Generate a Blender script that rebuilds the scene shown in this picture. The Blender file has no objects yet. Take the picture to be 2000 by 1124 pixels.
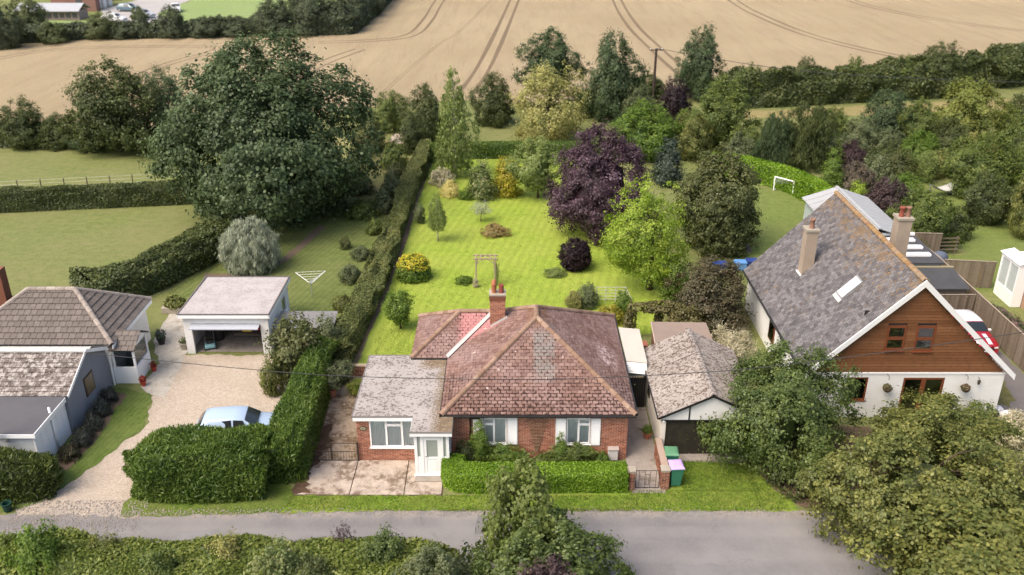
import bpy, math, random
import numpy as np
from mathutils import Vector, Matrix

PI = math.pi
rad = math.radians
scene = bpy.context.scene
C = scene.collection

# ------------------------------------------------------------------ camera
cam_data = bpy.data.cameras.new("camera")
cam = bpy.data.objects.new("camera", cam_data)
C.objects.link(cam)
cam.location = (0, 0, 24.0)
cam.rotation_euler = (rad(90 - 24.891), 0, 0)
cam_data.sensor_width = 36
cam_data.lens = 31.5
cam_data.clip_start = 0.5
cam_data.clip_end = 8000
cam_data.dof.use_dof = True
cam_data.dof.focus_distance = 44.0
cam_data.dof.aperture_fstop = 0.36
scene.camera = cam

# ------------------------------------------------------------------ daylight
SUN_EL, SUN_AZ = rad(54), math.atan2(-0.75, -0.50)      # azimuth measured from +Y towards +X
world = bpy.data.worlds.new("World")
scene.world = world
world.use_nodes = True
wn = world.node_tree
bg = wn.nodes["Background"]
sky = wn.nodes.new("ShaderNodeTexSky")
sky.sky_type = 'NISHITA'
sky.sun_disc = False
sky.sun_elevation = SUN_EL
sky.sun_rotation = SUN_AZ
sky.air_density = 1.0
sky.dust_density = 6.0
sky.ozone_density = 0.6
wn.links.new(sky.outputs[0], bg.inputs[0])
bg.inputs[1].default_value = 0.14
sun_data = bpy.data.lights.new("sun", 'SUN')
sun_data.energy = 1.25
sun_data.angle = rad(42)
sun_data.color = (1.0, 0.93, 0.82)
sun = bpy.data.objects.new("sun", sun_data)
C.objects.link(sun)
sd = Vector((math.sin(SUN_AZ) * math.cos(SUN_EL), math.cos(SUN_AZ) * math.cos(SUN_EL), math.sin(SUN_EL)))
sun.rotation_euler = sd.to_track_quat('Z', 'Y').to_euler()

vs = scene.view_settings
vs.view_transform = 'Standard'
vs.look = 'None'
vs.exposure = 0.95
vs.gamma = 1.0
vs.use_curve_mapping = False
cy = scene.cycles
cy.use_denoising = True
cy.max_bounces = 6
cy.diffuse_bounces = 4
cy.glossy_bounces = 2
cy.transmission_bounces = 3
cy.transparent_max_bounces = 6
cy.sample_clamp_indirect = 6.0

# ------------------------------------------------------------------ materials
def nn(nt, t, **kw):
    n = nt.nodes.new(t)
    for k, v in kw.items():
        setattr(n, k, v)
    return n

def c4(c):
    return (c[0], c[1], c[2], 1.0)

def new_mat(name):
    m = bpy.data.materials.new(name)
    m.use_nodes = True
    nt = m.node_tree
    b = nt.nodes["Principled BSDF"]
    b.inputs["Specular IOR Level"].default_value = 0.25
    return m, nt, b

class NT:
    """small node-graph helper"""
    def __init__(s, nt):
        s.nt = nt
        s.pos = None
    def P(s):
        if s.pos is None:
            s.pos = s.nt.nodes.new("ShaderNodeNewGeometry").outputs["Position"]
        return s.pos
    def L(s, a, b):
        s.nt.links.new(a, b)
    def map(s, scale=(1, 1, 1), rot=(0, 0, 0), loc=(0, 0, 0)):
        m = s.nt.nodes.new("ShaderNodeMapping")
        m.inputs["Scale"].default_value = scale
        m.inputs["Rotation"].default_value = rot
        m.inputs["Location"].default_value = loc
        s.L(s.P(), m.inputs[0])
        return m.outputs[0]
    def noise(s, scale, detail=3, rough=0.55, vec=None, dist=0.0):
        n = s.nt.nodes.new("ShaderNodeTexNoise")
        n.inputs["Scale"].default_value = scale
        n.inputs["Detail"].default_value = detail
        n.inputs["Roughness"].default_value = rough
        n.inputs["Distortion"].default_value = dist
        s.L(vec if vec is not None else s.P(), n.inputs["Vector"])
        return n.outputs["Fac"]
    def step(s, val, a, b):
        n = s.nt.nodes.new("ShaderNodeMapRange")
        n.interpolation_type = 'SMOOTHSTEP'
        n.inputs[1].default_value = a
        n.inputs[2].default_value = b
        s.L(val, n.inputs[0])
        return n.outputs[0]
    def math(s, op, a, b=None, clamp=False):
        n = s.nt.nodes.new("ShaderNodeMath")
        n.operation = op
        n.use_clamp = clamp
        for i, v in enumerate((a, b)):
            if v is None:
                continue
            if isinstance(v, (int, float)):
                n.inputs[i].default_value = v
            else:
                s.L(v, n.inputs[i])
        return n.outputs[0]
    def mix(s, fac, a, b, mode='MIX'):
        n = s.nt.nodes.new("ShaderNodeMix")
        n.data_type = 'RGBA'
        n.blend_type = mode
        for sock, v in ((n.inputs[0], fac), (n.inputs[6], a), (n.inputs[7], b)):
            if isinstance(v, (int, float)):
                sock.default_value = v
            elif isinstance(v, (tuple, list)):
                sock.default_value = c4(v)
            else:
                s.L(v, sock)
        return n.outputs[2]
    def attr(s, name='v'):
        n = s.nt.nodes.new("ShaderNodeAttribute")
        n.attribute_name = name
        return n.outputs["Fac"]
    def piece(s):
        """random number per piece: its own object, or its face value in a joined mesh"""
        oi = s.nt.nodes.new("ShaderNodeObjectInfo")
        return s.math('FRACT', s.math('ADD', oi.outputs["Random"], s.attr('v')))
    def sep(s):
        n = s.nt.nodes.new("ShaderNodeSeparateXYZ")
        s.L(s.P(), n.inputs[0])
        return n.outputs
    def bump(s, b, h, strength=0.4, dist=0.02):
        n = s.nt.nodes.new("ShaderNodeBump")
        n.inputs["Strength"].default_value = strength
        n.inputs["Distance"].default_value = dist
        s.L(h, n.inputs["Height"])
        s.L(n.outputs[0], b.inputs["Normal"])
    def ramp(s, fac, stops):
        n = s.nt.nodes.new("ShaderNodeValToRGB")
        el = n.color_ramp.elements
        while len(el) < len(stops):
            el.new(0.5)
        for e, (p, c) in zip(el, stops):
            e.position = p
            e.color = c4(c)
        s.L(fac, n.inputs[0])
        return n.outputs[0]

def plain(name, c, c2=None, rough=0.7, scale=2.0, fine=14.0, bump=0.15, spec=0.25, metal=0.0, amt=0.6):
    m, nt, b = new_mat(name)
    g = NT(nt)
    if c2 is None:
        c2 = tuple(x * 0.72 for x in c)
    n1 = g.step(g.noise(scale, 4, 0.6), 0.35, 0.7)
    n2 = g.noise(fine, 3, 0.6)
    f = g.math('MULTIPLY', g.math('ADD', g.math('MULTIPLY', n1, 0.6), g.math('MULTIPLY', n2, 0.5)), amt, True)
    g.L(g.mix(f, c, c2), b.inputs["Base Color"])
    b.inputs["Roughness"].default_value = rough
    b.inputs["Specular IOR Level"].default_value = spec
    b.inputs["Metallic"].default_value = metal
    if bump:
        g.bump(b, n2, bump, 0.02)
    return m

def leaf_mat(name, dark, mid, light, trans=0.4, rough=0.6):
    m = bpy.data.materials.new(name)
    m.use_nodes = True
    nt = m.node_tree
    nt.nodes.remove(nt.nodes["Principled BSDF"])
    g = NT(nt)
    col = g.ramp(g.attr('v'), [(0.0, dark), (0.5, mid), (1.0, light)])
    d = nt.nodes.new("ShaderNodeBsdfDiffuse")
    t = nt.nodes.new("ShaderNodeBsdfTranslucent")
    mx = nt.nodes.new("ShaderNodeMixShader")
    mx.inputs[0].default_value = trans
    g.L(col, d.inputs[0])
    g.L(col, t.inputs[0])
    g.L(d.outputs[0], mx.inputs[1])
    g.L(t.outputs[0], mx.inputs[2])
    gl = nt.nodes.new("ShaderNodeBsdfGlossy")
    gl.inputs["Roughness"].default_value = 0.45
    gl.inputs["Color"].default_value = (0.9, 0.95, 0.9, 1)
    m2 = nt.nodes.new("ShaderNodeMixShader")
    m2.inputs[0].default_value = 0.02
    g.L(mx.outputs[0], m2.inputs[1])
    g.L(gl.outputs[0], m2.inputs[2])
    g.L(m2.outputs[0], nt.nodes["Material Output"].inputs[0])
    return m

# ------------------------------------------------------------------ objects
WO = {}
def link(o, parent=None):
    C.objects.link(o)
    if parent is not None:
        o.parent = parent
    WO[o.name] = WO.get(parent.name, Vector((0, 0, 0))) if parent is not None else Vector((0, 0, 0))
    return o

USED = {}
def tag(o, label=None, cat=None, group=None, kind=None):
    if label:
        USED.setdefault(label, []).append(o.name)
        o["label"] = label
    if cat:
        o["category"] = cat
    if group:
        o["group"] = group
    if kind:
        o["kind"] = kind
    return o

def thing(name, label, cat, loc, group=None, rz=0.0):
    o = bpy.data.objects.new(name, None)
    o.empty_display_size = 0.3
    C.objects.link(o)
    o.location = loc
    o.rotation_euler = (0, 0, rz)
    WO[o.name] = Vector(loc)
    return tag(o, label, cat, group)

class MB:
    """collects faces; build() links them as one mesh object"""
    def __init__(s):
        s.v, s.f, s.a, s.uv = [], [], [], {}
    def poly(s, pts, a=0.5):
        n = len(s.v)
        s.v += [tuple(p) for p in pts]
        s.f.append(tuple(range(n, n + len(pts))))
        s.a.append(a)
        return s
    def raw(s, vs_, fs_, a=0.5):
        n = len(s.v)
        s.v += [tuple(p) for p in vs_]
        for f in fs_:
            s.f.append(tuple(i + n for i in f))
            s.a.append(a)
        return s
    def box(s, x0, x1, y0, y1, z0, z1, a=0.5):
        v = [(x0, y0, z0), (x1, y0, z0), (x1, y1, z0), (x0, y1, z0), (x0, y0, z1), (x1, y0, z1), (x1, y1, z1), (x0, y1, z1)]
        return s.raw(v, BOXF, a)
    def prism(s, pts, vec, a=0.5):
        """extrude a polygon along vec"""
        p = [Vector(q) for q in pts]
        w = Vector(vec)
        n = len(p)
        v = p + [q + w for q in p]
        f = [tuple(range(n))[::-1], tuple(range(n, 2 * n))] + [(i, (i + 1) % n, (i + 1) % n + n, i + n) for i in range(n)]
        return s.raw(v, f, a)
    def bar(s, p, q, w, h=None, up=(0, 0, 1), a=0.5):
        """rectangular bar from p to q"""
        h = w if h is None else h
        p, q = Vector(p), Vector(q)
        d = (q - p).normalized()
        u = Vector(up)
        if abs(d.dot(u)) > 0.98:
            u = Vector((0, 1, 0))
        sx = d.cross(u).normalized() * (w / 2)
        sy = sx.normalized().cross(d).normalized() * (h / 2)
        v = [p - sx - sy, p + sx - sy, p + sx + sy, p - sx + sy, q - sx - sy, q + sx - sy, q + sx + sy, q - sx + sy]
        return s.raw(v, BOXF, a)
    def tube(s, pts, rs, seg=8, a=0.5, cap=True):
        pts = [Vector(p) for p in pts]
        if isinstance(rs, (int, float)):
            rs = [rs] * len(pts)
        rings = []
        prev = None
        for i, p in enumerate(pts):
            d = (pts[min(i + 1, len(pts) - 1)] - pts[max(i - 1, 0)]).normalized()
            ref = prev if prev is not None else (Vector((1, 0, 0)) if abs(d.x) < 0.9 else Vector((0, 1, 0)))
            x = (ref - d * ref.dot(d)).normalized()
            prev = x
            y = d.cross(x)
            rings.append([p + (x * math.cos(2 * PI * k / seg) + y * math.sin(2 * PI * k / seg)) * rs[i] for k in range(seg)])
        v = [q for r in rings for q in r]
        f = [(i * seg + k, i * seg + (k + 1) % seg, (i + 1) * seg + (k + 1) % seg, (i + 1) * seg + k)
             for i in range(len(rings) - 1) for k in range(seg)]
        if cap:
            f += [tuple(range(seg))[::-1], tuple(range((len(rings) - 1) * seg, len(rings) * seg))]
        return s.raw(v, f, a)
    def lathe(s, c, prof, seg=16, a=0.5):
        """prof: (radius, z) list around the vertical through c"""
        v, f = [], []
        for r, z in prof:
            v += [(c[0] + r * math.cos(2 * PI * k / seg), c[1] + r * math.sin(2 * PI * k / seg), c[2] + z) for k in range(seg)]
        for i in range(len(prof) - 1):
            f += [(i * seg + k, i * seg + (k + 1) % seg, (i + 1) * seg + (k + 1) % seg, (i + 1) * seg + k) for k in range(seg)]
        return s.raw(v, f, a)
    def build(s, name, mat, parent=None, smooth=False, local=False, bevel=0.0):
        off = Vector((0, 0, 0)) if (local or parent is None) else WO[parent.name]
        me = bpy.data.meshes.new(name)
        me.from_pydata([tuple(Vector(p) - off) for p in s.v], [], s.f)
        at = me.attributes.new("v", 'FLOAT', 'FACE')
        at.data.foreach_set("value", s.a)
        if s.uv:
            uvl = me.uv_layers.new(name="UVMap")
            flat_ = np.full((len(me.loops), 2), 0.5, dtype=np.float32)
            for fi_, uvs in s.uv.items():
                ls = me.polygons[fi_].loop_start
                flat_[ls:ls + len(uvs)] = uvs
            uvl.data.foreach_set("uv", flat_.ravel())
        me.materials.append(mat)
        if smooth:
            me.polygons.foreach_set("use_smooth", [True] * len(me.polygons))
        me.update()
        o = bpy.data.objects.new(name, me)
        link(o, parent)
        if bevel:
            md = o.modifiers.new("bevel", 'BEVEL')
            md.width = bevel
            md.segments = 2
            md.limit_method = 'ANGLE'
        return o
BOXF = [(0, 3, 2, 1), (4, 5, 6, 7), (0, 1, 5, 4), (1, 2, 6, 5), (2, 3, 7, 6), (3, 0, 4, 7)]

def box(name, mat, parent, x0, x1, y0, y1, z0, z1, bevel=0.0):
    return MB().box(x0, x1, y0, y1, z0, z1).build(name, mat, parent, bevel=bevel)

def inst(name, me, mat_world, parent):
    """a repeat that shares mesh data; mat_world is where it stands"""
    o = bpy.data.objects.new(name, me)
    C.objects.link(o)
    o.parent = parent
    m = mat_world.copy()
    m.translation = m.translation - WO[parent.name]
    o.matrix_local = m
    return o

def np_mesh(name, V, F4, v, mat):
    """mesh of quads from numpy arrays"""
    me = bpy.data.meshes.new(name)
    nf = len(F4)
    me.vertices.add(len(V))
    me.vertices.foreach_set("co", np.ascontiguousarray(V, dtype=np.float32).ravel())
    me.loops.add(nf * 4)
    me.loops.foreach_set("vertex_index", np.ascontiguousarray(F4, dtype=np.int32).ravel())
    me.polygons.add(nf)
    me.polygons.foreach_set("loop_start", np.arange(0, nf * 4, 4, dtype=np.int32))
    me.update(calc_edges=True)
    at = me.attributes.new("v", 'FLOAT', 'FACE')
    at.data.foreach_set("value", np.ascontiguousarray(v, dtype=np.float32))
    me.materials.append(mat)
    return me

# ------------------------------------------------------------------ pieces: tiles and bricks
def clip_poly(sub, clip):
    """Sutherland-Hodgman, clip is convex and counter-clockwise"""
    out = sub
    for i in range(len(clip)):
        a, b = clip[i], clip[(i + 1) % len(clip)]
        inp, out = out, []
        if not inp:
            break
        def side(p):
            return (b[0] - a[0]) * (p[1] - a[1]) - (b[1] - a[1]) * (p[0] - a[0])
        for j in range(len(inp)):
            p, q = inp[j], inp[(j + 1) % len(inp)]
            sp_, sq = side(p), side(q)
            if sp_ >= 0:
                out.append(p)
            if sp_ * sq < 0:
                t = sp_ / (sp_ - sq)
                out.append((p[0] + (q[0] - p[0]) * t, p[1] + (q[1] - p[1]) * t))
    return out

def tile_slope(roof, poly, tw, gauge, mat, budget, stuff, thick=0.018, lap=0.35, seed=1, name="roof_tile", gap=0.02, keep=None):
    """lay overlapping tiles on a roof slope. poly: world corners, poly[0]->poly[1] is the eave (left to right seen from outside).
    Whole tiles become objects while budget[0] lasts; the rest goes into the joined mesh 'stuff'."""
    rng = random.Random(seed)
    P = [Vector(p) for p in poly]
    u = (P[1] - P[0]).normalized()
    n = None
    for q in P[2:]:
        w = (P[1] - P[0]).cross(q - P[0])
        if w.length > 1e-4:
            n = w.normalized()
            break
    vdir = n.cross(u).normalized()
    pl = [((p - P[0]).dot(u), (p - P[0]).dot(vdir)) for p in P]
    area = sum(pl[i][0] * pl[(i + 1) % len(pl)][1] - pl[(i + 1) % len(pl)][0] * pl[i][1] for i in range(len(pl)))
    if area < 0:
        pl = pl[::-1]
    umin, umax = min(p[0] for p in pl), max(p[0] for p in pl)
    vmax = max(p[1] for p in pl)
    L = gauge * (1 + lap)
    t0, t1 = thick * 2.0, thick * 0.6
    # shared tile mesh
    w2 = tw - gap
    tv = [(0, 0, t0 - thick), (w2, 0, t0 - thick), (w2, L, t1 - thick), (0, L, t1 - thick), (0, 0, t0), (w2, 0, t0), (w2, L, t1), (0, L, t1)]
    me = bpy.data.meshes.new(name)
    me.from_pydata(tv, [], BOXF)
    me.attributes.new("v", 'FLOAT', 'FACE').data.foreach_set("value", [0.0] * 6)
    uvl = me.uv_layers.new(name="UVMap")
    fl_ = np.full((24, 2), 0.5, dtype=np.float32)
    fl_[4:8] = [(0, 0), (1, 0), (1, 1 + lap), (0, 1 + lap)]
    uvl.data.foreach_set("uv", fl_.ravel())
    me.materials.append(mat)
    R = Matrix((u, vdir, n)).transposed().to_4x4()
    row = 0
    v0 = 0.0
    while v0 < vmax - 0.02:
        off = -(tw / 2 if row % 2 else 0)
        k = math.floor(umin / tw) - 1
        while k * tw + off < umax:
            u0 = k * tw + off
            k += 1
            rect = [(u0, v0), (u0 + w2, v0), (u0 + w2, v0 + L), (u0, v0 + L)]
            rc = clip_poly(rect, pl)
            if len(rc) < 3:
                continue
            ar = abs(sum(rc[i][0] * rc[(i + 1) % len(rc)][1] - rc[(i + 1) % len(rc)][0] * rc[i][1] for i in range(len(rc)))) / 2
            if ar < 0.002:
                continue
            lift = rng.uniform(0, 0.006)
            org = P[0] + n * lift
            if ar > w2 * L * 0.995 and budget[0] > 0 and (keep is None or keep(P[0] + u * u0 + vdir * v0)):
                budget[0] -= 1
                M_ = Matrix.Translation(org + u * u0 + vdir * v0) @ R
                inst(name, me, M_, roof)
            else:
                def z(pv):
                    return t0 + (t1 - t0) * min(1, max(0, (pv - v0) / L))
                top = [org + u * a + vdir * b + n * z(b) for a, b in rc]
                bot = [p - n * thick for p in top]
                m_ = len(rc)
                a_ = rng.random()
                stuff.uv[len(stuff.f)] = [((a - u0) / w2, (b - v0) / gauge) for a, b in rc]
                stuff.raw(bot + top, [tuple(range(m_, 2 * m_))] + [(i, (i + 1) % m_, (i + 1) % m_ + m_, i + m_) for i in range(m_)], a_)
        row += 1
        v0 += gauge

def ridge_run(parent, p, q, mat, w=0.26, step=0.42, name="ridge_tile", h=0.085):
    """half-round capping tiles from p to q, each a piece"""
    p, q = Vector(p), Vector(q)
    L = (q - p).length
    n = max(1, round(L / step))
    s = L / n
    d = (q - p).normalized()
    x = d.cross(Vector((0, 0, 1))).normalized()
    up = x.cross(d).normalized()
    prof = [(-w / 2, -0.035), (-w * 0.36, h * 0.55), (-w * 0.14, h * 0.95), (w * 0.14, h * 0.95), (w * 0.36, h * 0.55), (w / 2, -0.035)]
    vv, ff = [], []
    for e, sc in ((0.0, 1.06), (s - 0.012, 0.97)):
        vv += [(a * sc, e, b * sc) for a, b in prof]
        vv += [(a * sc * 0.86, e, b * sc - 0.02) for a, b in prof]
    k = len(prof)
    for i in range(k - 1):
        ff.append((i, i + 1, 2 * k + i + 1, 2 * k + i))
    ff += [tuple(list(range(k)) + list(range(2 * k - 1, k - 1, -1))), tuple(list(range(2 * k, 3 * k)) + list(range(4 * k - 1, 3 * k - 1, -1)))[::-1]]
    me = bpy.data.meshes.new(name)
    me.from_pydata(vv, [], ff)
    me.attributes.new("v", 'FLOAT', 'FACE').data.foreach_set("value", [0.0] * len(ff))
    me.materials.append(mat)
    R = Matrix((x, d, up)).transposed().to_4x4()
    for i in range(n):
        inst(name, me, Matrix.Translation(p + d * (s * i)) @ R, parent)

def brick_face(part, org, udir, ndir, length, height, holes, mat, budget, stuff, seed=3, proud=0.012, z0=0.0):
    """courses of bricks on a wall face; holes are (u0,u1,z0,z1)"""
    rng = random.Random(seed)
    O, U, N = Vector(org), Vector(udir), Vector(ndir)
    bl, bh, pl_, ph = 0.207, 0.056, 0.225, 0.075
    me = bpy.data.meshes.new("brick")
    R = Matrix((U, N, Vector((0, 0, 1)))).transposed().to_4x4()
    me.from_pydata([(0, 0, 0), (bl, 0, 0), (bl, 0, bh), (0, 0, bh), (0, proud, 0), (bl, proud, 0), (bl, proud, bh), (0, proud, bh)], [],
                   [(4, 5, 6, 7), (0, 1, 5, 4), (1, 2, 6, 5), (2, 3, 7, 6), (3, 0, 4, 7)])
    me.attributes.new("v", 'FLOAT', 'FACE').data.foreach_set("value", [0.0] * 5)
    me.materials.append(mat)
    for r in range(int(height / ph)):
        z = r * ph + z0
        u = -(pl_ / 2 if r % 2 else 0)
        while u < length:
            segs = [(max(u, 0.0), min(u + bl, length))]
            for h0, h1, hz0, hz1 in holes:
                if z + bh > hz0 and z < hz1:
                    ns = []
                    for a, b in segs:
                        if b <= h0 or a >= h1:
                            ns.append((a, b))
                        else:
                            if a < h0:
                                ns.append((a, h0))
                            if b > h1:
                                ns.append((h1, b))
                    segs = ns
            for a, b in segs:
                if b - a < 0.03:
                    continue
                jit = rng.uniform(-0.003, 0.003)
                if b - a > bl - 1e-4 and budget[0] > 0:
                    budget[0] -= 1
                    inst("brick", me, Matrix.Translation(O + U * a + N * jit + Vector((0, 0, z))) @ R, part)
                else:
                    q = [O + U * a, O + U * b]
                    pr = N * (proud + jit)
                    zz, zt = Vector((0, 0, z)), Vector((0, 0, z + bh))
                    vv = [q[0] + zz, q[1] + zz, q[1] + zt, q[0] + zt]
                    vv += [p + pr for p in vv]
                    stuff.raw(vv, [(4, 5, 6, 7), (0, 1, 5, 4), (1, 2, 6, 5), (2, 3, 7, 6), (3, 0, 4, 7)], rng.random())
            u += pl_

# ------------------------------------------------------------------ foliage
def unit(a):
    return a / (np.linalg.norm(a, axis=1, keepdims=True) + 1e-9)

def leaf_quads(rng, P, N, L, aspect, T=None):
    n = len(P)
    r = unit(rng.normal(size=(n, 3))) if T is None else T
    t = unit(r - N * np.sum(r * N, axis=1, keepdims=True))
    b = np.cross(N, t)
    ln = (L * rng.uniform(0.45, 1.55, n))[:, None]
    w = ln * aspect
    bend = N * ln * rng.uniform(-0.12, 0.12, n)[:, None]
    V = np.empty((n, 4, 3))
    V[:, 0] = P - t * ln * 0.5 - bend
    V[:, 1] = P + b * w * 0.5 - t * ln * 0.06 + bend
    V[:, 2] = P + t * ln * 0.5 - bend
    V[:, 3] = P - b * w * 0.5 - t * ln * 0.06 + bend
    return V.reshape(-1, 3)

def prof_round(h):
    return np.sqrt(np.clip(1 - (2 * h - 1) ** 2, 0, 1))
def prof_dome(h):
    a = np.sqrt(np.clip(1 - ((h - 0.35) / 0.65) ** 2, 0, 1))
    b = np.sqrt(np.clip(1 - ((0.35 - h) / 0.45) ** 2, 0, 1))
    return np.where(h > 0.35, a, b)
def prof_low(h):
    return np.sqrt(np.clip(1 - np.clip((h - 0.12) / 0.88, 0, 1) ** 2, 0, 1)) * np.clip(0.82 + h * 1.5, 0, 1)
def prof_cone(h):
    return np.clip((1 - h) ** 0.8, 0, 1) * np.clip(0.55 + h * 3, 0, 1)
def prof_spire(h):
    return np.clip((1 - h) ** 0.62, 0, 1) * np.clip(0.62 + h * 1.6, 0, 1)
def prof_vase(h):
    return np.clip(0.35 + 0.9 * h, 0, 1) * np.sqrt(np.clip(1 - np.clip((h - 0.55) / 0.45, 0, 1) ** 2, 0, 1))
PROF = dict(round=prof_round, dome=prof_dome, low=prof_low, cone=prof_cone, spire=prof_spire, vase=prof_vase)

def crown(seed, rx, ry, z0, z1, prof='dome', L=0.25, k=2.0, amp=0.16, rc=0.16, mode='random', aspect=0.72, core=0.42,
          inner=0.45, cx=0.0, cyy=0.0, nmax=42000, flat=0.8, lean=0.3, tuft=0.12):
    """leaf-sized faces gathered in clumps through a crown's volume. Returns arrays and clump centres."""
    rng = np.random.default_rng(seed)
    f = PROF[prof]
    Hc = z1 - z0
    R = (rx + ry) / 2
    A = 2 * PI * R * R * 0.7 + 2 * PI * R * Hc * 0.62
    n = int(min(nmax, max(350, k * A / (L * L * aspect * 0.5) * 1.15)))
    cr = rc * min(R, Hc * 0.62)
    M = int(min(1100, max(18, 3.4 * A / (PI * cr * cr))))
    grid = np.linspace(0.01, 0.99, 200)
    fg = f(grid)
    pdf = (fg + 0.02) * np.sqrt((R * np.gradient(fg, grid)) ** 2 + Hc ** 2)
    cdf = np.cumsum(pdf) / np.sum(pdf)
    h = np.interp(rng.random(M), cdf, grid)
    ph = rng.uniform(0, 2 * PI, M)
    q = np.where(rng.random(M) < 0.62, rng.uniform(0.84, 1.0, M), inner + (0.9 - inner) * rng.random(M) ** 0.6)
    hq = np.where(q > 0.83, h, 0.5 + (h - 0.5) * (0.35 + 0.65 * q))
    h = np.where(f(h) < 0.5, hq, h)
    ka = rng.integers(1, 6, 7)
    pa = rng.uniform(0, 6.28, 7)
    ma = rng.uniform(-3, 3, 7)
    def lump(ph_, h_):
        s = 0
        for i in range(7):
            s = s + np.sin(ka[i] * ph_ + pa[i] + ma[i] * h_ * 4) / (1 + 0.35 * i)
        return 1 + amp * s * 0.55
    rr = f(h) * q * lump(ph, h)
    vz = rng.normal(0, 0.35, M) * cr
    cen = np.stack([rx * rr * np.cos(ph), ry * rr * np.sin(ph), z0 + Hc * h * (1 + 0.5 * amp * np.sin(3 * ph + pa[0])) + vz], 1)
    zc = z0 + Hc * 0.42
    out = unit(np.stack([cen[:, 0] / rx ** 2, cen[:, 1] / ry ** 2, (cen[:, 2] - zc) / (Hc / 2) ** 2], 1))
    crr = cr * rng.uniform(0.5, 1.35, M)
    wgt = crr ** 2
    ci = rng.choice(M, n, p=wgt / wgt.sum())
    cv = rng.random(M)
    d = unit(rng.normal(size=(n, 3)) + out[ci] * 0.8 + np.array([0, 0, lean]))
    ext = rng.uniform(0.35, 1.05, n)
    tf = rng.random(n) < tuft
    ext = np.where(tf, rng.uniform(1.0, 1.95, n), ext)
    pos = cen[ci] + d * (crr[ci] * ext)[:, None] * np.array([1, 1, flat])
    nrm = unit(d * 0.55 + out[ci] * 0.65 + np.array([0, 0, 0.3]) + rng.normal(size=(n, 3)) * 0.42)
    T = None
    if mode == 'hang':
        T = unit(np.array([0, 0, -1.0]) + rng.normal(size=(n, 3)) * 0.28)
        nrm = unit(d * np.array([1, 1, 0.25]) + rng.normal(size=(n, 3)) * 0.3)
    elif mode == 'spike':
        T = unit(d * 0.8 + np.array([0, 0, 0.9]) + rng.normal(size=(n, 3)) * 0.35)
        nrm = unit(rng.normal(size=(n, 3)) * 0.7 + out[ci] * 0.8)
    V = leaf_quads(rng, pos, nrm, L, aspect, T)
    v = np.clip(cv[ci] * 0.5 + rng.random(n) * 0.5, 0, 1)
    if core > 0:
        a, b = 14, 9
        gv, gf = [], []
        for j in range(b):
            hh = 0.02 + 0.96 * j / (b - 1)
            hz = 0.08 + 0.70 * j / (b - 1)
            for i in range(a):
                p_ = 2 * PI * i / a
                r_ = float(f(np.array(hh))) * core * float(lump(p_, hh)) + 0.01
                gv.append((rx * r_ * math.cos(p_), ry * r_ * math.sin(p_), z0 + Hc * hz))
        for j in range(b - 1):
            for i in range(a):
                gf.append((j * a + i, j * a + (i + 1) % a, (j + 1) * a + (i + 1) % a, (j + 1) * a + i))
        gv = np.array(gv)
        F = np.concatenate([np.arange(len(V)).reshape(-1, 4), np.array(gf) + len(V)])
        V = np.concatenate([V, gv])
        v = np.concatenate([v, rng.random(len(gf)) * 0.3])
    else:
        F = np.arange(len(V)).reshape(-1, 4)
    # fit the outline to the size asked for
    r2 = np.hypot(V[:, 0] / rx, V[:, 1] / ry)
    sr = np.percentile(r2, 97.0)
    zt = np.percentile(V[:, 2], 99.4)
    sz = (z1 - z0) / max(0.05, zt - z0)
    for arr in (V, cen):
        arr[:, 0] /= sr
        arr[:, 1] /= sr
        arr[:, 2] = z0 + (arr[:, 2] - z0) * sz
    V = V + np.array([cx, cyy, 0])
    cen = cen + np.array([cx, cyy, 0])
    return V, F, v, cen

def trunk_mb(seed, r0, h, cen, limbs=8, lean=(0, 0), fork=0.35, topr=0.25):
    rng = random.Random(seed)
    mb = MB()
    pts, rs = [], []
    for i in range(7):
        t = i / 6
        pts.append((lean[0] * t + rng.uniform(-1, 1) * r0 * 0.5 * t, lean[1] * t + rng.uniform(-1, 1) * r0 * 0.5 * t, h * t))
        rs.append(r0 * ((1.35 if i == 0 else 1.0) * (1 - t) + topr * t))
    mb.tube(pts, rs, 9)
    if len(cen):
        idx = list(range(len(cen)))
        rng.shuffle(idx)
        for i in idx[:limbs]:
            c = Vector(cen[i])
            t = rng.uniform(fork, 0.95)
            j = min(5, int(t * 6))
            s = Vector(pts[j]).lerp(Vector(pts[j + 1]), t * 6 - j)
            if c.z < s.z * 0.7:
                continue
            mid = s.lerp(c, 0.5) + Vector((rng.uniform(-.1, .1), rng.uniform(-.1, .1), 0.12)) * (c - s).length
            rr = r0 * (1 - t * 0.7) * 0.55
            mb.tube([s, mid, c], [rr, rr * 0.6, rr * 0.22], 6)
    return mb

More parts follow.
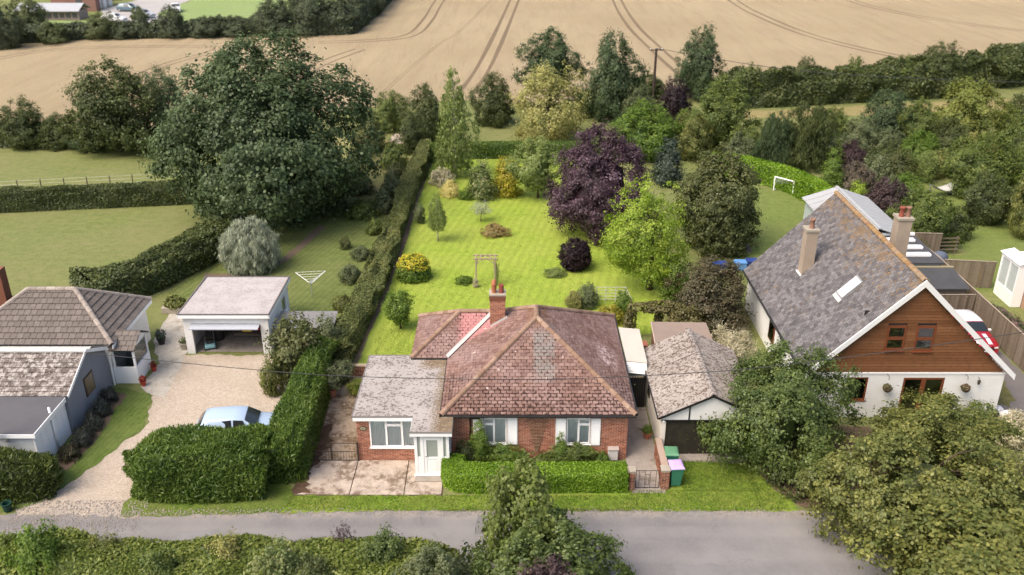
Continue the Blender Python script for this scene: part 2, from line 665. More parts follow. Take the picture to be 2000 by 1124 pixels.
PLANTS = []
PROTO = {}
NVAR = {('dome', 'random', 'dense'): 4, ('low', 'random', 'dense'): 3, ('cone', 'random', 'dense'): 2, ('dome', 'random', 'shrub'): 5, ('low', 'random', 'shrub'): 4, ('vase', 'random', 'shrub'): 2, ('spire', 'random', 'shrub'): 2}
def prototype(prof, mode, dens, var, asp):
    """crown mesh of unit size (radius 1, height 1) that plants of one habit share"""
    key = (prof, mode, dens, var % NVAR.get((prof, mode, dens), 1), asp)
    if key not in PROTO:
        hh = {'spire': 4.2, 'cone': 2.4, 'low': 1.1, 'dome': 1.9, 'round': 1.9, 'vase': 2.0}[prof]
        L, k, core, inner, rc, amp, nm = dict(dense=(0.056, 2.3, 0.36, 0.42, 0.15, 0.42, 36000), open=(0.058, 1.25, 0.0, 0.15, 0.17, 0.3, 24000), sparse=(0.085, 0.5, 0.0, 0.1, 0.2, 0.4, 5000), shrub=(0.105, 2.1, 0.30, 0.35, 0.25, 0.40, 14000))[dens]
        if mode != 'random':
            L *= 1.9 if dens != 'shrub' else 1.4
        V, F, v, cen = crown(900 + len(PROTO), 1.0, 1.0, 0.0, hh, prof, L, k=k, amp=amp, rc=rc, mode=mode, aspect=asp, core=core, inner=inner, nmax=nm, tuft=0.3 if dens == 'shrub' else 0.2)
        V[:, 2] /= hh
        cen[:, 2] /= hh
        V[:, 2] = np.maximum(V[:, 2], -0.02)
        PROTO[key] = (np_mesh("crown", V, F, v, None), cen)
        PLANTS.append((str(key), len(F)))
    return PROTO[key]

def tree(name, label, cat, X, Y, top, w, mat, bark=None, cbot=0.4, prof='dome', L=0.25, seed=None, depth=None, trunk=0.0, group=None, cx=0.0,
         cyo=0.0, limbs=8, lean=(0, 0), th=None, own=False, k=2.0, core=0.42, mode='random', aspect=None, **kw):
    """a woody plant: Empty at the foot, trunk and crown"""
    seed = seed if seed is not None else int(abs(X * 131 + Y * 17)) + 7
    t = thing(name, label, cat, (X, Y, 0), group)
    rx = w / 2
    ry = (depth if depth else w) / 2
    asp = aspect if aspect else 0.72
    if own:
        V, F, v, cen = crown(seed, rx, ry, cbot, top, prof, L, cx=cx, cyy=cyo, k=k, core=core, mode=mode, aspect=asp, **kw)
        V[:, 2] = np.maximum(V[:, 2], 0.01)
        o = bpy.data.objects.new("crown", np_mesh("crown", V, F, v, mat))
        link(o, t)
        PLANTS.append((name, len(F)))
    else:
        dens = ('dense' if w > 3.3 else 'shrub') if core > 0 else ('sparse' if k < 0.7 else 'open')
        if mode == 'random':
            asp = 0.72
        me, cn = prototype(prof, mode, dens, seed, asp)
        o = bpy.data.objects.new("crown", me)
        link(o, t)
        o.material_slots[0].link = 'OBJECT'
        o.material_slots[0].material = mat
        rot = (seed * 2.399) % (2 * PI) if abs(rx - ry) < 0.05 * rx else 0.0
        sx = rx if seed % 2 else -rx
        zb = max(cbot, 0.02)
        o.scale = (sx, ry, top - zb)
        o.location = (cx, cyo, zb)
        o.rotation_euler = (0, 0, rot)
        c_, s_ = math.cos(rot), math.sin(rot)
        cen = np.stack([cx + c_ * cn[:, 0] * sx - s_ * cn[:, 1] * ry, cyo + s_ * cn[:, 0] * sx + c_ * cn[:, 1] * ry, zb + cn[:, 2] * (top - zb)], 1)
    if trunk > 0:
        trunk_mb(seed, trunk, th if th else cbot + (top - cbot) * 0.62, cen, limbs, lean).build("trunk", bark or BARK, t, smooth=True, local=True)
    return t

def hedge(name, label, path, w, h, mat, L=0.12, seed=1, bumpy=0.06, k=2.0, aspect=0.55, mode='random', cat="hedge", group=None, kind=None, round_=0.12, nmax=60000, closed_ends=True):
    """a clipped hedge swept along a path of (x, y) or (x, y, w, h)"""
    rng = np.random.default_rng(seed)
    pts = [(p[0], p[1], p[2] if len(p) > 2 else w, p[3] if len(p) > 3 else h) for p in path]
    # resample
    S = []
    for i in range(len(pts) - 1):
        a, b = np.array(pts[i]), np.array(pts[i + 1])
        n = max(2, int(np.linalg.norm(b[:2] - a[:2]) / 0.5))
        for j in range(n):
            S.append(a + (b - a) * j / n)
    S.append(np.array(pts[-1]))
    S = np.array(S)
    for _ in range(2):
        S[1:-1] = (S[:-2] + 2 * S[1:-1] + S[2:]) / 4
    T = np.gradient(S[:, :2], axis=0)
    T = T / (np.linalg.norm(T, axis=1, keepdims=True) + 1e-9)
    Nn = np.stack([T[:, 1], -T[:, 0]], 1)
    m = len(S)
    # cross-section: angle parameter along left side, top, right side
    sec = [(-1, 0.0), (-1, 0.35), (-1, 0.7), (-1 + round_ * 0.4, 0.93), (-1 + round_ * 1.6, 1.0), (-0.33, 1.0), (0.33, 1.0), (1 - round_ * 1.6, 1.0), (1 - round_ * 0.4, 0.93), (1, 0.7), (1, 0.35), (1, 0.0)]
    ns = len(sec)
    nb = rng.normal(size=(m, ns, 3))
    for _ in range(2):
        nb[1:-1] = (nb[:-2] + nb[1:-1] + nb[2:]) / 3
    nb = nb * bumpy * 1.6
    G_ = np.empty((m, ns, 3))
    for j, (a, b) in enumerate(sec):
        G_[:, j, 0] = S[:, 0] + Nn[:, 0] * a * S[:, 2] / 2
        G_[:, j, 1] = S[:, 1] + Nn[:, 1] * a * S[:, 2] / 2
        G_[:, j, 2] = S[:, 3] * b
    G_ += nb * (G_[:, :, 2:3] > 0.05)
    faces = [(i * ns + j, (i + 1) * ns + j, (i + 1) * ns + j + 1, i * ns + j + 1) for i in range(m - 1) for j in range(ns - 1)]
    gv = G_.reshape(-1, 3)
    quads = [gv[list(f_)] for f_ in faces]
    # end caps as extra quads
    caps = []
    for e in (0, m - 1):
        for j in range(ns // 2 - 1):
            q_ = [e * ns + j, e * ns + j + 1, e * ns + ns - 2 - j, e * ns + ns - 1 - j]
            caps.append(tuple(q_ if e == 0 else q_[::-1]))
    faces = faces + caps
    FA = np.array(faces)
    a_, b_, c_, d_ = gv[FA[:, 0]], gv[FA[:, 1]], gv[FA[:, 2]], gv[FA[:, 3]]
    nr = np.cross(c_ - a_, d_ - b_)
    ar = np.linalg.norm(nr, axis=1) / 2
    nr = nr / (2 * ar[:, None] + 1e-9)
    cenl = np.concatenate([S[:, :2], (S[:, 3] * 0.4)[:, None]], 1)
    fc = (a_ + b_ + c_ + d_) / 4
    near = cenl[np.argmin(((fc[:, None, :2] - cenl[None, :, :2]) ** 2).sum(2), axis=1)]
    flip = np.sum(nr * (fc - near), axis=1) < 0
    nr[flip] *= -1
    n = int(min(nmax, k * ar.sum() / (L * L * aspect * 0.5) * 0.75))
    fi = rng.choice(len(FA), n, p=ar / ar.sum())
    u_, w_ = rng.random(n)[:, None], rng.random(n)[:, None]
    pos = (a_[fi] * (1 - u_) + b_[fi] * u_) * (1 - w_) + (d_[fi] * (1 - u_) + c_[fi] * u_) * w_
    N0 = nr[fi]
    pos = pos + N0 * rng.uniform(-0.45, 0.35, n)[:, None] * L
    Tt = None
    if mode == 'spike':
        Tt = unit(N0 * 0.8 + np.array([0, 0, 0.8]) + rng.normal(size=(n, 3)) * 0.4)
        Nf = unit(rng.normal(size=(n, 3)) + N0 * 0.5)
    else:
        Nf = unit(N0 + np.array([0, 0, 0.25]) + rng.normal(size=(n, 3)) * 0.55)
    V = leaf_quads(rng, pos, Nf, L, aspect, Tt)
    pc = np.sin(pos[:, 0] * 1.7 + pos[:, 1] * 0.9 + seed) * np.sin(pos[:, 1] * 1.3 - pos[:, 0] * 0.6 + pos[:, 2] * 2)
    v = np.clip(0.5 + 0.2 * pc + (rng.random(n) - 0.5) * 0.75, 0, 1)
    # opaque inner core, a little smaller, in the darkest leaf tones
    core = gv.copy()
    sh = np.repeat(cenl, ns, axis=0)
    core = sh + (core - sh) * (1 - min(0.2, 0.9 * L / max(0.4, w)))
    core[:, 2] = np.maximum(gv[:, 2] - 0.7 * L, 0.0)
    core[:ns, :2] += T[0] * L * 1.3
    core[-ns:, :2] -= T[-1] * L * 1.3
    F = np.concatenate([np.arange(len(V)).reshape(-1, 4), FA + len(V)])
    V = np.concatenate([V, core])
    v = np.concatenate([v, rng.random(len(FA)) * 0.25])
    V[:, 2] = np.maximum(V[:, 2], 0.01)
    org = np.array([S[0, 0], S[0, 1], 0.0])
    o = bpy.data.objects.new(name, np_mesh(name, V - org, F, v, mat))
    C.objects.link(o)
    o.location = org
    tag(o, label, cat, group, kind)
    PLANTS.append((name, len(F)))
    return o
# ================================================================== surfaces
def grass_mat(name, a, b, c, stripes=0.0, patch=0.35, rot=0.0, fine=9.0, swidth=2.2, blotch=1.0):
    m, nt, bs = new_mat(name)
    g = NT(nt)
    big = g.step(g.noise(patch, 4, 0.6), 0.3, 0.72)
    mid = g.noise(1.7, 4, 0.65)
    fn = g.noise(fine, 4, 0.7, vec=g.map((1.0, 0.55, 1.0)))
    f = g.math('ADD', g.math('MULTIPLY', mid, 0.5), g.math('MULTIPLY', fn, 0.5))
    f = g.step(f, 0.36, 0.62)
    col = g.mix(f, a, b)
    col = g.mix(g.math('MULTIPLY', big, 0.45), col, c)
    if stripes:
        w = nt.nodes.new("ShaderNodeTexWave")
        w.wave_type = 'BANDS'
        w.bands_direction = 'X'
        w.inputs["Scale"].default_value = 0.314 / swidth * 2
        w.inputs["Distortion"].default_value = 2.0
        w.inputs["Detail"].default_value = 0.5
        w.inputs["Detail Scale"].default_value = 0.4
        g.L(g.map(rot=(0, 0, rot)), w.inputs["Vector"])
        st = g.step(w.outputs["Fac"], 0.3, 0.7)
        col = g.mix(g.math('MULTIPLY', st, stripes), col, tuple(x * 0.62 for x in a))
    sk = g.noise(0.9, 5, 0.7, vec=g.map((0.35, 1.6, 1), (0, 0, 0.3)))
    col = g.mix(g.math('MULTIPLY', g.step(sk, 0.50, 0.70), 0.38 * blotch), col, c)
    dk = g.noise(3.6, 4, 0.7, vec=g.map(loc=(5, 9, 0)))
    col = g.mix(g.math('MULTIPLY', g.step(dk, 0.55, 0.72), 0.35 * blotch), col, tuple(x * 0.6 for x in a))
    g.L(col, bs.inputs["Base Color"])
    bs.inputs["Roughness"].default_value = 0.85
    bs.inputs["Specular IOR Level"].default_value = 0.1
    g.bump(bs, fn, 0.7, 0.06)
    return m

MEADOW = grass_mat("meadow_grass", (0.112, 0.140, 0.042), (0.175, 0.196, 0.066), (0.205, 0.19, 0.09), blotch=1.7, patch=0.12)
LAWN = grass_mat("garden_lawn", (0.185, 0.265, 0.030), (0.270, 0.350, 0.050), (0.33, 0.35, 0.08), stripes=0.18, patch=0.22, rot=rad(12), swidth=1.15, blotch=0.35)
VERGE = grass_mat("verge_grass", (0.080, 0.155, 0.014), (0.18, 0.265, 0.032), (0.25, 0.24, 0.065), patch=0.7, fine=14)
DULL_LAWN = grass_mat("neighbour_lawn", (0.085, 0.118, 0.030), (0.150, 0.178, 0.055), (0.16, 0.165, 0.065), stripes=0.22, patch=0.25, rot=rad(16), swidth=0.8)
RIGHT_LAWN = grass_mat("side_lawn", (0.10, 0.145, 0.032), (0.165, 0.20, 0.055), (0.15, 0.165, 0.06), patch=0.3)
ROUGH_GRASS = grass_mat("rough_grass", (0.075, 0.082, 0.028), (0.13, 0.13, 0.05), (0.15, 0.125, 0.06), patch=0.4)  # browner, duller grass for the rough ground and the drive edge
BRIGHT_FIELD = grass_mat("playing_field_grass", (0.17, 0.235, 0.085), (0.225, 0.29, 0.11), (0.235, 0.28, 0.12), patch=0.08)
SOIL = plain("bare_soil", (0.15, 0.105, 0.07), (0.07, 0.05, 0.035), 0.95, 1.2, 12, 0.6)

def wheat_mat():
    m, nt, b = new_mat("ripe_wheat")
    g = NT(nt)
    big = g.step(g.noise(0.035, 4, 0.55), 0.32, 0.70)
    rows = g.noise(0.55, 5, 0.7, vec=g.map((1.0, 0.10, 1.0), (0, 0, rad(-4))))
    fn = g.noise(2.2, 5, 0.75)
    col = g.mix(big, (0.350, 0.282, 0.178), (0.305, 0.240, 0.147))
    col = g.mix(g.math('MULTIPLY', g.step(rows, 0.42, 0.66), 0.55), col, (0.265, 0.205, 0.132))
    col = g.mix(g.math('MULTIPLY', g.step(fn, 0.4, 0.7), 0.30), col, (0.24, 0.186, 0.12))
    gr = g.step(g.noise(0.05, 2, 0.5, vec=g.map((1.3, 0.8, 1), loc=(31, 12, 0))), 0.66, 0.76)
    col = g.mix(g.math('MULTIPLY', gr, 0.35), col, (0.33, 0.33, 0.16))
    g.L(col, b.inputs["Base Color"])
    b.inputs["Roughness"].default_value = 0.9
    b.inputs["Specular IOR Level"].default_value = 0.08
    g.bump(b, fn, 0.8, 0.25)
    return m
WHEAT = wheat_mat()
TRAM = plain("wheel_track_soil", (0.165, 0.12, 0.075), (0.12, 0.085, 0.05), 0.95, 0.6, 5, 0.3)

def asphalt_mat():
    m, nt, b = new_mat("worn_asphalt")
    g = NT(nt)
    big = g.step(g.noise(0.25, 4, 0.6), 0.35, 0.7)
    fn = g.noise(22, 4, 0.7)
    col = g.mix(big, (0.150, 0.142, 0.142), (0.205, 0.193, 0.190))
    col = g.mix(g.math('MULTIPLY', g.step(fn, 0.45, 0.7), 0.45), col, (0.27, 0.255, 0.245))
    st = g.step(g.noise(0.6, 3, 0.5, vec=g.map((0.5, 2.4, 1))), 0.55, 0.72)
    col = g.mix(g.math('MULTIPLY', st, 0.35), col, (0.24, 0.225, 0.215))
    tw = g.math('MAXIMUM', g.math('MULTIPLY', g.step(g.sep()[1], 26.5, 26.9), g.math('SUBTRACT', 1.0, g.step(g.sep()[1], 27.1, 27.5))), g.math('MULTIPLY', g.step(g.sep()[1], 28.0, 28.3), g.math('SUBTRACT', 1.0, g.step(g.sep()[1], 28.5, 28.9))))
    col = g.mix(g.math('MULTIPLY', g.math('MULTIPLY', tw, g.noise(0.9, 3, 0.6)), 0.5), col, (0.26, 0.245, 0.235))
    vo = nt.nodes.new("ShaderNodeTexVoronoi")
    vo.feature = 'DISTANCE_TO_EDGE'
    vo.inputs["Scale"].default_value = 0.33
    dn = nt.nodes.new("ShaderNodeVectorMath")
    nz = nt.nodes.new("ShaderNodeTexNoise")
    nz.inputs["Scale"].default_value = 1.6
    g.L(g.P(), nz.inputs["Vector"])
    g.L(g.P(), dn.inputs[0])
    g.L(nz.outputs["Color"], dn.inputs[1])
    g.L(dn.outputs[0], vo.inputs["Vector"])
    cr_ = g.math('SUBTRACT', 1.0, g.step(vo.outputs["Distance"], 0.004, 0.016))
    col = g.mix(g.math('MULTIPLY', g.math('MULTIPLY', cr_, g.step(g.noise(0.35, 2, 0.5), 0.5, 0.6)), 0.2), col, (0.07, 0.065, 0.062))
    # dusty grit that gathers at the verge
    y = g.sep()[1]
    ed = g.math('MULTIPLY', g.step(y, 28.9, 29.75), g.step(g.noise(1.5, 4, 0.6), 0.35, 0.6))
    col = g.mix(g.math('MULTIPLY', ed, 0.7), col, (0.30, 0.26, 0.22))
    g.L(col, b.inputs["Base Color"])
    b.inputs["Roughness"].default_value = 0.85
    g.bump(b, fn, 0.4, 0.02)
    return m
ASPHALT = asphalt_mat()
DARK_TARMAC = plain("side_drive_tarmac", (0.155, 0.140, 0.135), (0.11, 0.10, 0.10), 0.9, 0.7, 14, 0.3)

def gravel_mat():
    m, nt, b = new_mat("pale_gravel")
    g = NT(nt)
    vo = nt.nodes.new("ShaderNodeTexVoronoi")
    vo.inputs["Scale"].default_value = 16
    g.L(g.P(), vo.inputs["Vector"])
    sepc = nt.nodes.new("ShaderNodeSeparateColor")
    g.L(vo.outputs["Color"], sepc.inputs[0])
    col = g.mix(sepc.outputs[0], (0.325, 0.265, 0.205), (0.455, 0.385, 0.315))
    big = g.step(g.noise(0.28, 4, 0.6), 0.4, 0.75)
    col = g.mix(g.math('MULTIPLY', big, 0.55), col, (0.29, 0.235, 0.18))
    y = g.sep()[1]
    mouth = g.math('MULTIPLY', g.math('SUBTRACT', 1.0, g.step(y, 29.0, 31.2)), g.step(g.noise(0.9, 4, 0.6), 0.25, 0.6))
    col = g.mix(g.math('MULTIPLY', mouth, 0.65), col, (0.24, 0.22, 0.20))
    g.L(col, b.inputs["Base Color"])
    b.inputs["Roughness"].default_value = 0.9
    g.bump(b, vo.outputs["Distance"], 0.5, 0.03)
    return m
GRAVEL = gravel_mat()

def concrete_mat(name, base, dirt, moss, amount=0.5, scale=0.9, contrast=1.0):
    m, nt, b = new_mat(name)
    g = NT(nt)
    n1 = g.noise(scale, 5, 0.65)
    n2 = g.noise(scale * 4.2, 4, 0.7)
    n3 = g.noise(24, 3, 0.7)
    col = g.mix(g.math('MULTIPLY', g.step(n2, 0.35, 0.7), 0.6), base, tuple(x * 0.66 for x in base))
    col = g.mix(g.math('MULTIPLY', g.step(n3, 0.5, 0.75), 0.5), col, tuple(x * 0.5 for x in base))
    sp = g.math('MULTIPLY', g.step(n1, 0.60 - amount * 0.12, 0.66 - amount * 0.06), g.step(n2, 0.36, 0.54))
    col = g.mix(g.math('MULTIPLY', sp, 0.85), col, dirt)
    mo = g.math('MULTIPLY', g.step(g.noise(scale * 1.6, 5, 0.7, vec=g.map(loc=(7, 3, 1))), 0.60 - amount * 0.12, 0.7), g.step(n3, 0.4, 0.6))
    col = g.mix(g.math('MULTIPLY', mo, 0.8), col, moss)
    g.L(col, b.inputs["Base Color"])
    b.inputs["Roughness"].default_value = 0.9
    g.bump(b, n2, 0.3, 0.02)
    return m
SLAB = concrete_mat("drive_concrete", (0.44, 0.365, 0.30), (0.145, 0.10, 0.07), (0.09, 0.065, 0.028), 1.15)
MOSSY = concrete_mat("mossy_concrete", (0.36, 0.29, 0.22), (0.10, 0.062, 0.035), (0.14, 0.10, 0.028), 1.5, 1.1)
PATHC = concrete_mat("path_concrete", (0.31, 0.27, 0.235), (0.17, 0.14, 0.11), (0.12, 0.11, 0.05), 0.4, 0.7)
PAVING = concrete_mat("patio_paving", (0.42, 0.385, 0.33), (0.25, 0.22, 0.18), (0.2, 0.18, 0.12), 0.5, 0.8)

def sheet(name, pts, z, mat, rough=0.06, step=0.5, seed=0, kind="structure", parent=None):
    """a flat piece of ground with a hand-cut edge"""
    rng = random.Random(seed + len(pts) * 7)
    out = []
    n = len(pts)
    for i in range(n):
        a, b = Vector(pts[i]), Vector(pts[(i + 1) % n])
        L = (b - a).length
        k = max(1, min(160, int(L / step)))
        dd = (b - a).normalized()
        nx = Vector((dd.y, dd.x))
        for j in range(k):
            p = a.lerp(b, j / k)
            out.append((p.x + nx.x * rng.gauss(0, rough), p.y - nx.y * rng.gauss(0, rough), z))
    o = MB().poly(out).build(name, mat, parent)
    if o.data.polygons[0].normal.z < 0:
        o.data.flip_normals()
    if kind:
        o["kind"] = kind
    return o

sheet("ground", [(-3500, -900), (3500, -900), (3500, 6000), (-3500, 6000)], 0.0, MEADOW, 0, 4000)
sheet("wheat_field", [(-140, 70), (-60, 83.5), (-46, 84), (-30, 84.5), (-17.3, 99.8), (-6, 103.6), (0, 101.5), (25, 104.9), (56.7, 110.4), (66, 116.5), (160, 135), (330, 330),
                      (-14, 420), (-24.8, 193), (-25.8, 149.4), (-68.6, 144.5), (-78.3, 139.9), (-140, 126)], 0.02, WHEAT, 0.25, 2.0)
field_obj = bpy.data.objects["wheat_field"]
def tramline(pts, gauge=1.75, w=0.42):
    """two wheel tracks pressed into the crop"""
    P = [Vector((p[0], p[1], 0)) for p in pts]
    S = []
    for i in range(len(P) - 1):
        p0, p1, p2, p3 = P[max(i - 1, 0)], P[i], P[i + 1], P[min(i + 2, len(P) - 1)]
        for j in range(10):
            t = j / 10
            S.append(0.5 * ((2 * p1) + (p2 - p0) * t + (2 * p0 - 5 * p1 + 4 * p2 - p3) * t * t + (3 * p1 - p0 - 3 * p2 + p3) * t ** 3))
    S.append(P[-1])
    for sgn in (-1, 1):
        mb = MB()
        prev = None
        for i, p in enumerate(S):
            d = (S[min(i + 1, len(S) - 1)] - S[max(i - 1, 0)]).normalized()
            nx = Vector((d.y, -d.x, 0))
            c = p + nx * sgn * gauge / 2
            ww = w * (0.9 + 0.15 * math.sin(i * 0.37))
            e = (c - nx * ww / 2, c + nx * ww / 2)
            if prev:
                q = [(prev[0].x, prev[0].y, 0.024), (prev[1].x, prev[1].y, 0.024), (e[1].x, e[1].y, 0.024), (e[0].x, e[0].y, 0.024)]
                mb.poly(q)
            prev = e
        mb.build("wheel_track", TRAM, field_obj)
tramline([(6, 290), (0.53, 193), (-2.07, 148.4), (-4.07, 119.7), (-5.9, 104)], w=0.65)
tramline([(-13, 260), (-14.82, 193), (-15.05, 164.9), (-16.54, 148.4), (-22.45, 143.5), (-30, 142)], w=0.5)
tramline([(-22.6, 136), (-25.74, 126.8), (-29, 112)], w=0.4)
tramline([(26, 260), (21.7, 193), (20.73, 159), (21.47, 136.8), (22.33, 121.4), (23.4, 106)], w=0.6)
tramline([(50, 260), (45.51, 193), (45.93, 166.1), (48.85, 145.9), (55.55, 129.9), (66, 119)], w=0.55)
tramline([(72, 240), (69.85, 193), (71.98, 176.5), (77.02, 163.7), (85.35, 153.5), (100, 144)], w=0.45)
tramline([(-74, 126), (-68.43, 135.5), (-58.02, 138.1), (-46.42, 138.1), (-43.72, 135.5), (-47.27, 125), (-48.5, 116)], w=0.35, gauge=1.4)
tramline([(-4.23, 193), (-8.53, 153.5), (-11.06, 141.2), (-13.74, 121.4), (-15.63, 105)], w=0.10, gauge=0.4)
sheet("playing_field", [(-66, 172), (-66, 230), (-30, 230), (-27.5, 190), (-29, 152), (-52, 151)], 0.008, BRIGHT_FIELD, 0.2, 3)
sheet("bowling_lawn", [(-85, 165), (-75, 164), (-70, 147), (-82, 148)], 0.008, BRIGHT_FIELD, 0.1, 3)
sheet("car_park", [(-79, 178), (-76, 205), (-66.5, 205), (-66.2, 173), (-53, 151.5), (-69.5, 150), (-72, 165)], 0.012, plain("car_park_tarmac", (0.36, 0.34, 0.33), (0.28, 0.27, 0.26), 0.9, 0.2, 3), 0.1, 3)
sheet("back_track", [(-34, 88.5), (-10, 86.2), (-3, 84.6), (12, 86.0), (12, 83.6), (-3, 81.9), (-10, 83.8), (-34, 86)], 0.010, grass_mat("mown_track", (0.20, 0.20, 0.065), (0.30, 0.28, 0.11), (0.3, 0.25, 0.13), patch=0.3), 0.15, 1)
sheet("grass_strip", [(16, 94), (30, 95.2), (44, 96.8), (60, 99.5), (64, 104.5), (48, 102.2), (30, 98.6), (22, 97.6)], 0.008, grass_mat("dry_strip", (0.19, 0.165, 0.065), (0.26, 0.225, 0.10), (0.28, 0.215, 0.12), patch=0.3), 0.2, 1)
sheet("gravel_patch", [(-11.8, 84.5), (-9.8, 84.9), (-9.6, 88), (-12, 88.6)], 0.016, GRAVEL, 0.12, 0.5)
sheet("garden_lawn", [(-8.35, 40.7), (-7.9, 50), (-7.55, 60), (-7.45, 70), (-7.2, 80), (8.5, 79.6), (10.5, 70), (10.2, 58), (10, 50), (8, 45.5), (6.9, 45), (6.9, 42.5), (-4.9, 42.5), (-6.7, 40.7)], 0.006, LAWN, 0.04, 0.4)
sheet("soil_strip", [(-8.95, 40.9), (-8.5, 50), (-8.1, 60), (-8.0, 70), (-7.7, 79), (-7.35, 79), (-7.5, 70), (-7.55, 60), (-7.92, 50), (-8.4, 40.9)], 0.010, SOIL, 0.05, 0.4)
sheet("lane", [(-90, 24.0), (90, 24.0), (90, 29.2), (40, 29.7), (11.9, 29.75), (-2, 29.78), (-9.5, 29.62), (-15, 29.4), (-19, 29.9), (-22, 29.3), (-90, 27)], 0.012, ASPHALT, 0.05, 0.4)
sheet("verge", [(-9.6, 29.62), (-2, 29.8), (11.9, 29.72), (11.6, 31.5), (10.2, 33.5), (7.3, 33.6), (6.8, 31.15), (-3, 30.75), (-9.2, 30.72)], 0.018, VERGE, 0.05, 0.25)
sheet("hedge_verge", [(-16, 29.35), (-9.6, 29.62), (-9.2, 30.7), (-9.6, 31.6), (-15.6, 31.2), (-16.3, 30.2)], 0.018, grass_mat("verge_grass_dull", (0.05, 0.095, 0.012), (0.12, 0.17, 0.03), (0.15, 0.15, 0.05), patch=0.7, fine=14), 0.06, 0.3)
sheet("gravel_drive", [(-20.3, 29.55), (-15.3, 29.3), (-16.3, 31.1), (-16.0, 33), (-11, 33), (-9.8, 34), (-9.9, 40), (-12.6, 42.9), (-17.9, 42.9), (-18.2, 38.8), (-17.4, 36), (-18.7, 33.2), (-19.6, 31.4), (-21, 30.1)], 0.014, GRAVEL, 0.07, 0.3)
sheet("cottage_lawn", [(-21.6, 29.6), (-20.1, 30.0), (-19.0, 31.8), (-18.5, 33.2), (-17.5, 36), (-18.3, 38.9), (-20.3, 39.6), (-20.5, 35), (-21.3, 31.2), (-26, 30.6), (-26, 29.2)], 0.020, grass_mat("front_lawn_dull", (0.07, 0.11, 0.02), (0.125, 0.165, 0.04), (0.13, 0.15, 0.05), stripes=0.2, patch=0.5, rot=rad(10), swidth=0.5), 0.06, 0.3)
sheet("side_patio", [(-18.45, 38.9), (-17.5, 38.5), (-17.85, 42.9), (-17.9, 47), (-19.0, 49.2), (-20.6, 49.2), (-20.3, 44.8), (-19.0, 42), (-19.1, 39.6)], 0.020, PAVING, 0.05, 0.4)
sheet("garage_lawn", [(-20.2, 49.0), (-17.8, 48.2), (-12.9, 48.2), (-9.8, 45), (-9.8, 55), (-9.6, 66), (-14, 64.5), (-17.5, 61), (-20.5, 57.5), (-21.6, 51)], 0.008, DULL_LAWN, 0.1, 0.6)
sheet("garden_path", [(-20.2, 53.3), (-17.6, 53.2), (-15.4, 55.6), (-14.6, 58.6), (-13.9, 62.6), (-14.4, 62.8), (-15.2, 58.8), (-15.9, 56.0), (-17.8, 53.8), (-20.2, 54)], 0.014, plain("trodden_soil", (0.16, 0.12, 0.085), (0.10, 0.075, 0.05), 0.95, 1, 9), 0.05, 0.5)
sheet("rough_ground", [(-14.2, 65.2), (-9.6, 65), (-8.4, 80), (-13.5, 82), (-18, 76)], 0.008, ROUGH_GRASS, 0.2, 1)
sheet("right_lawn", [(15.9, 50.5), (14, 55), (15.6, 57), (17.2, 64), (19, 72), (23, 71), (24.2, 66), (22.6, 60), (21.8, 52)], 0.008, RIGHT_LAWN, 0.1, 0.6)
sheet("far_right_lawn", [(27.4, 53), (29, 57), (31.5, 57), (33, 66), (33.5, 71), (37, 71), (40, 60), (36, 50), (31, 50)], 0.008, RIGHT_LAWN, 0.1, 0.6)
sheet("side_drive", [(23.7, 29.5), (27.0, 29.4), (26.9, 40), (27.1, 50), (23.5, 50), (23.6, 40)], 0.014, DARK_TARMAC, 0.05, 0.5)
sheet("drive_edge_grass", [(24.0, 37.6), (25.2, 38.2), (25.6, 41.5), (25.0, 42.5), (24.3, 40.0)], 0.020, ROUGH_GRASS, 0.12, 0.3)
sheet("side_path", [(5.12, 30.9), (6.55, 30.9), (6.6, 38.2), (5.15, 38.2)], 0.020, PATHC, 0.01, 0.6)
sheet("shed_apron", [(6.9, 33.2), (11.4, 33.0), (11.4, 34.0), (6.9, 34.0)], 0.024, PATHC, 0.03, 0.4)
sheet("tree_bed", [(10.6, 33.4), (11.2, 31.2), (12.2, 29.9), (17, 29.9), (17, 36), (11.4, 36)], 0.022, SOIL, 0.08, 0.4)
sheet("front_bed", [(-2.6, 32.0), (5.0, 32.0), (5.0, 33.4), (-2.6, 33.4)], 0.010, SOIL, 0.02, 0.5)
sheet("shrub_bed", [(-20.5, 31.6), (-19.6, 32.6), (-19.35, 35), (-19.5, 38.9), (-20.45, 39.2)], 0.026, SOIL, 0.06, 0.3)
sheet("left_side_path", [(-9.3, 33.2), (-6.86, 33.2), (-6.86, 38.6), (-7.7, 40.6), (-9.2, 40.6)], 0.022, MOSSY, 0.04, 0.3)
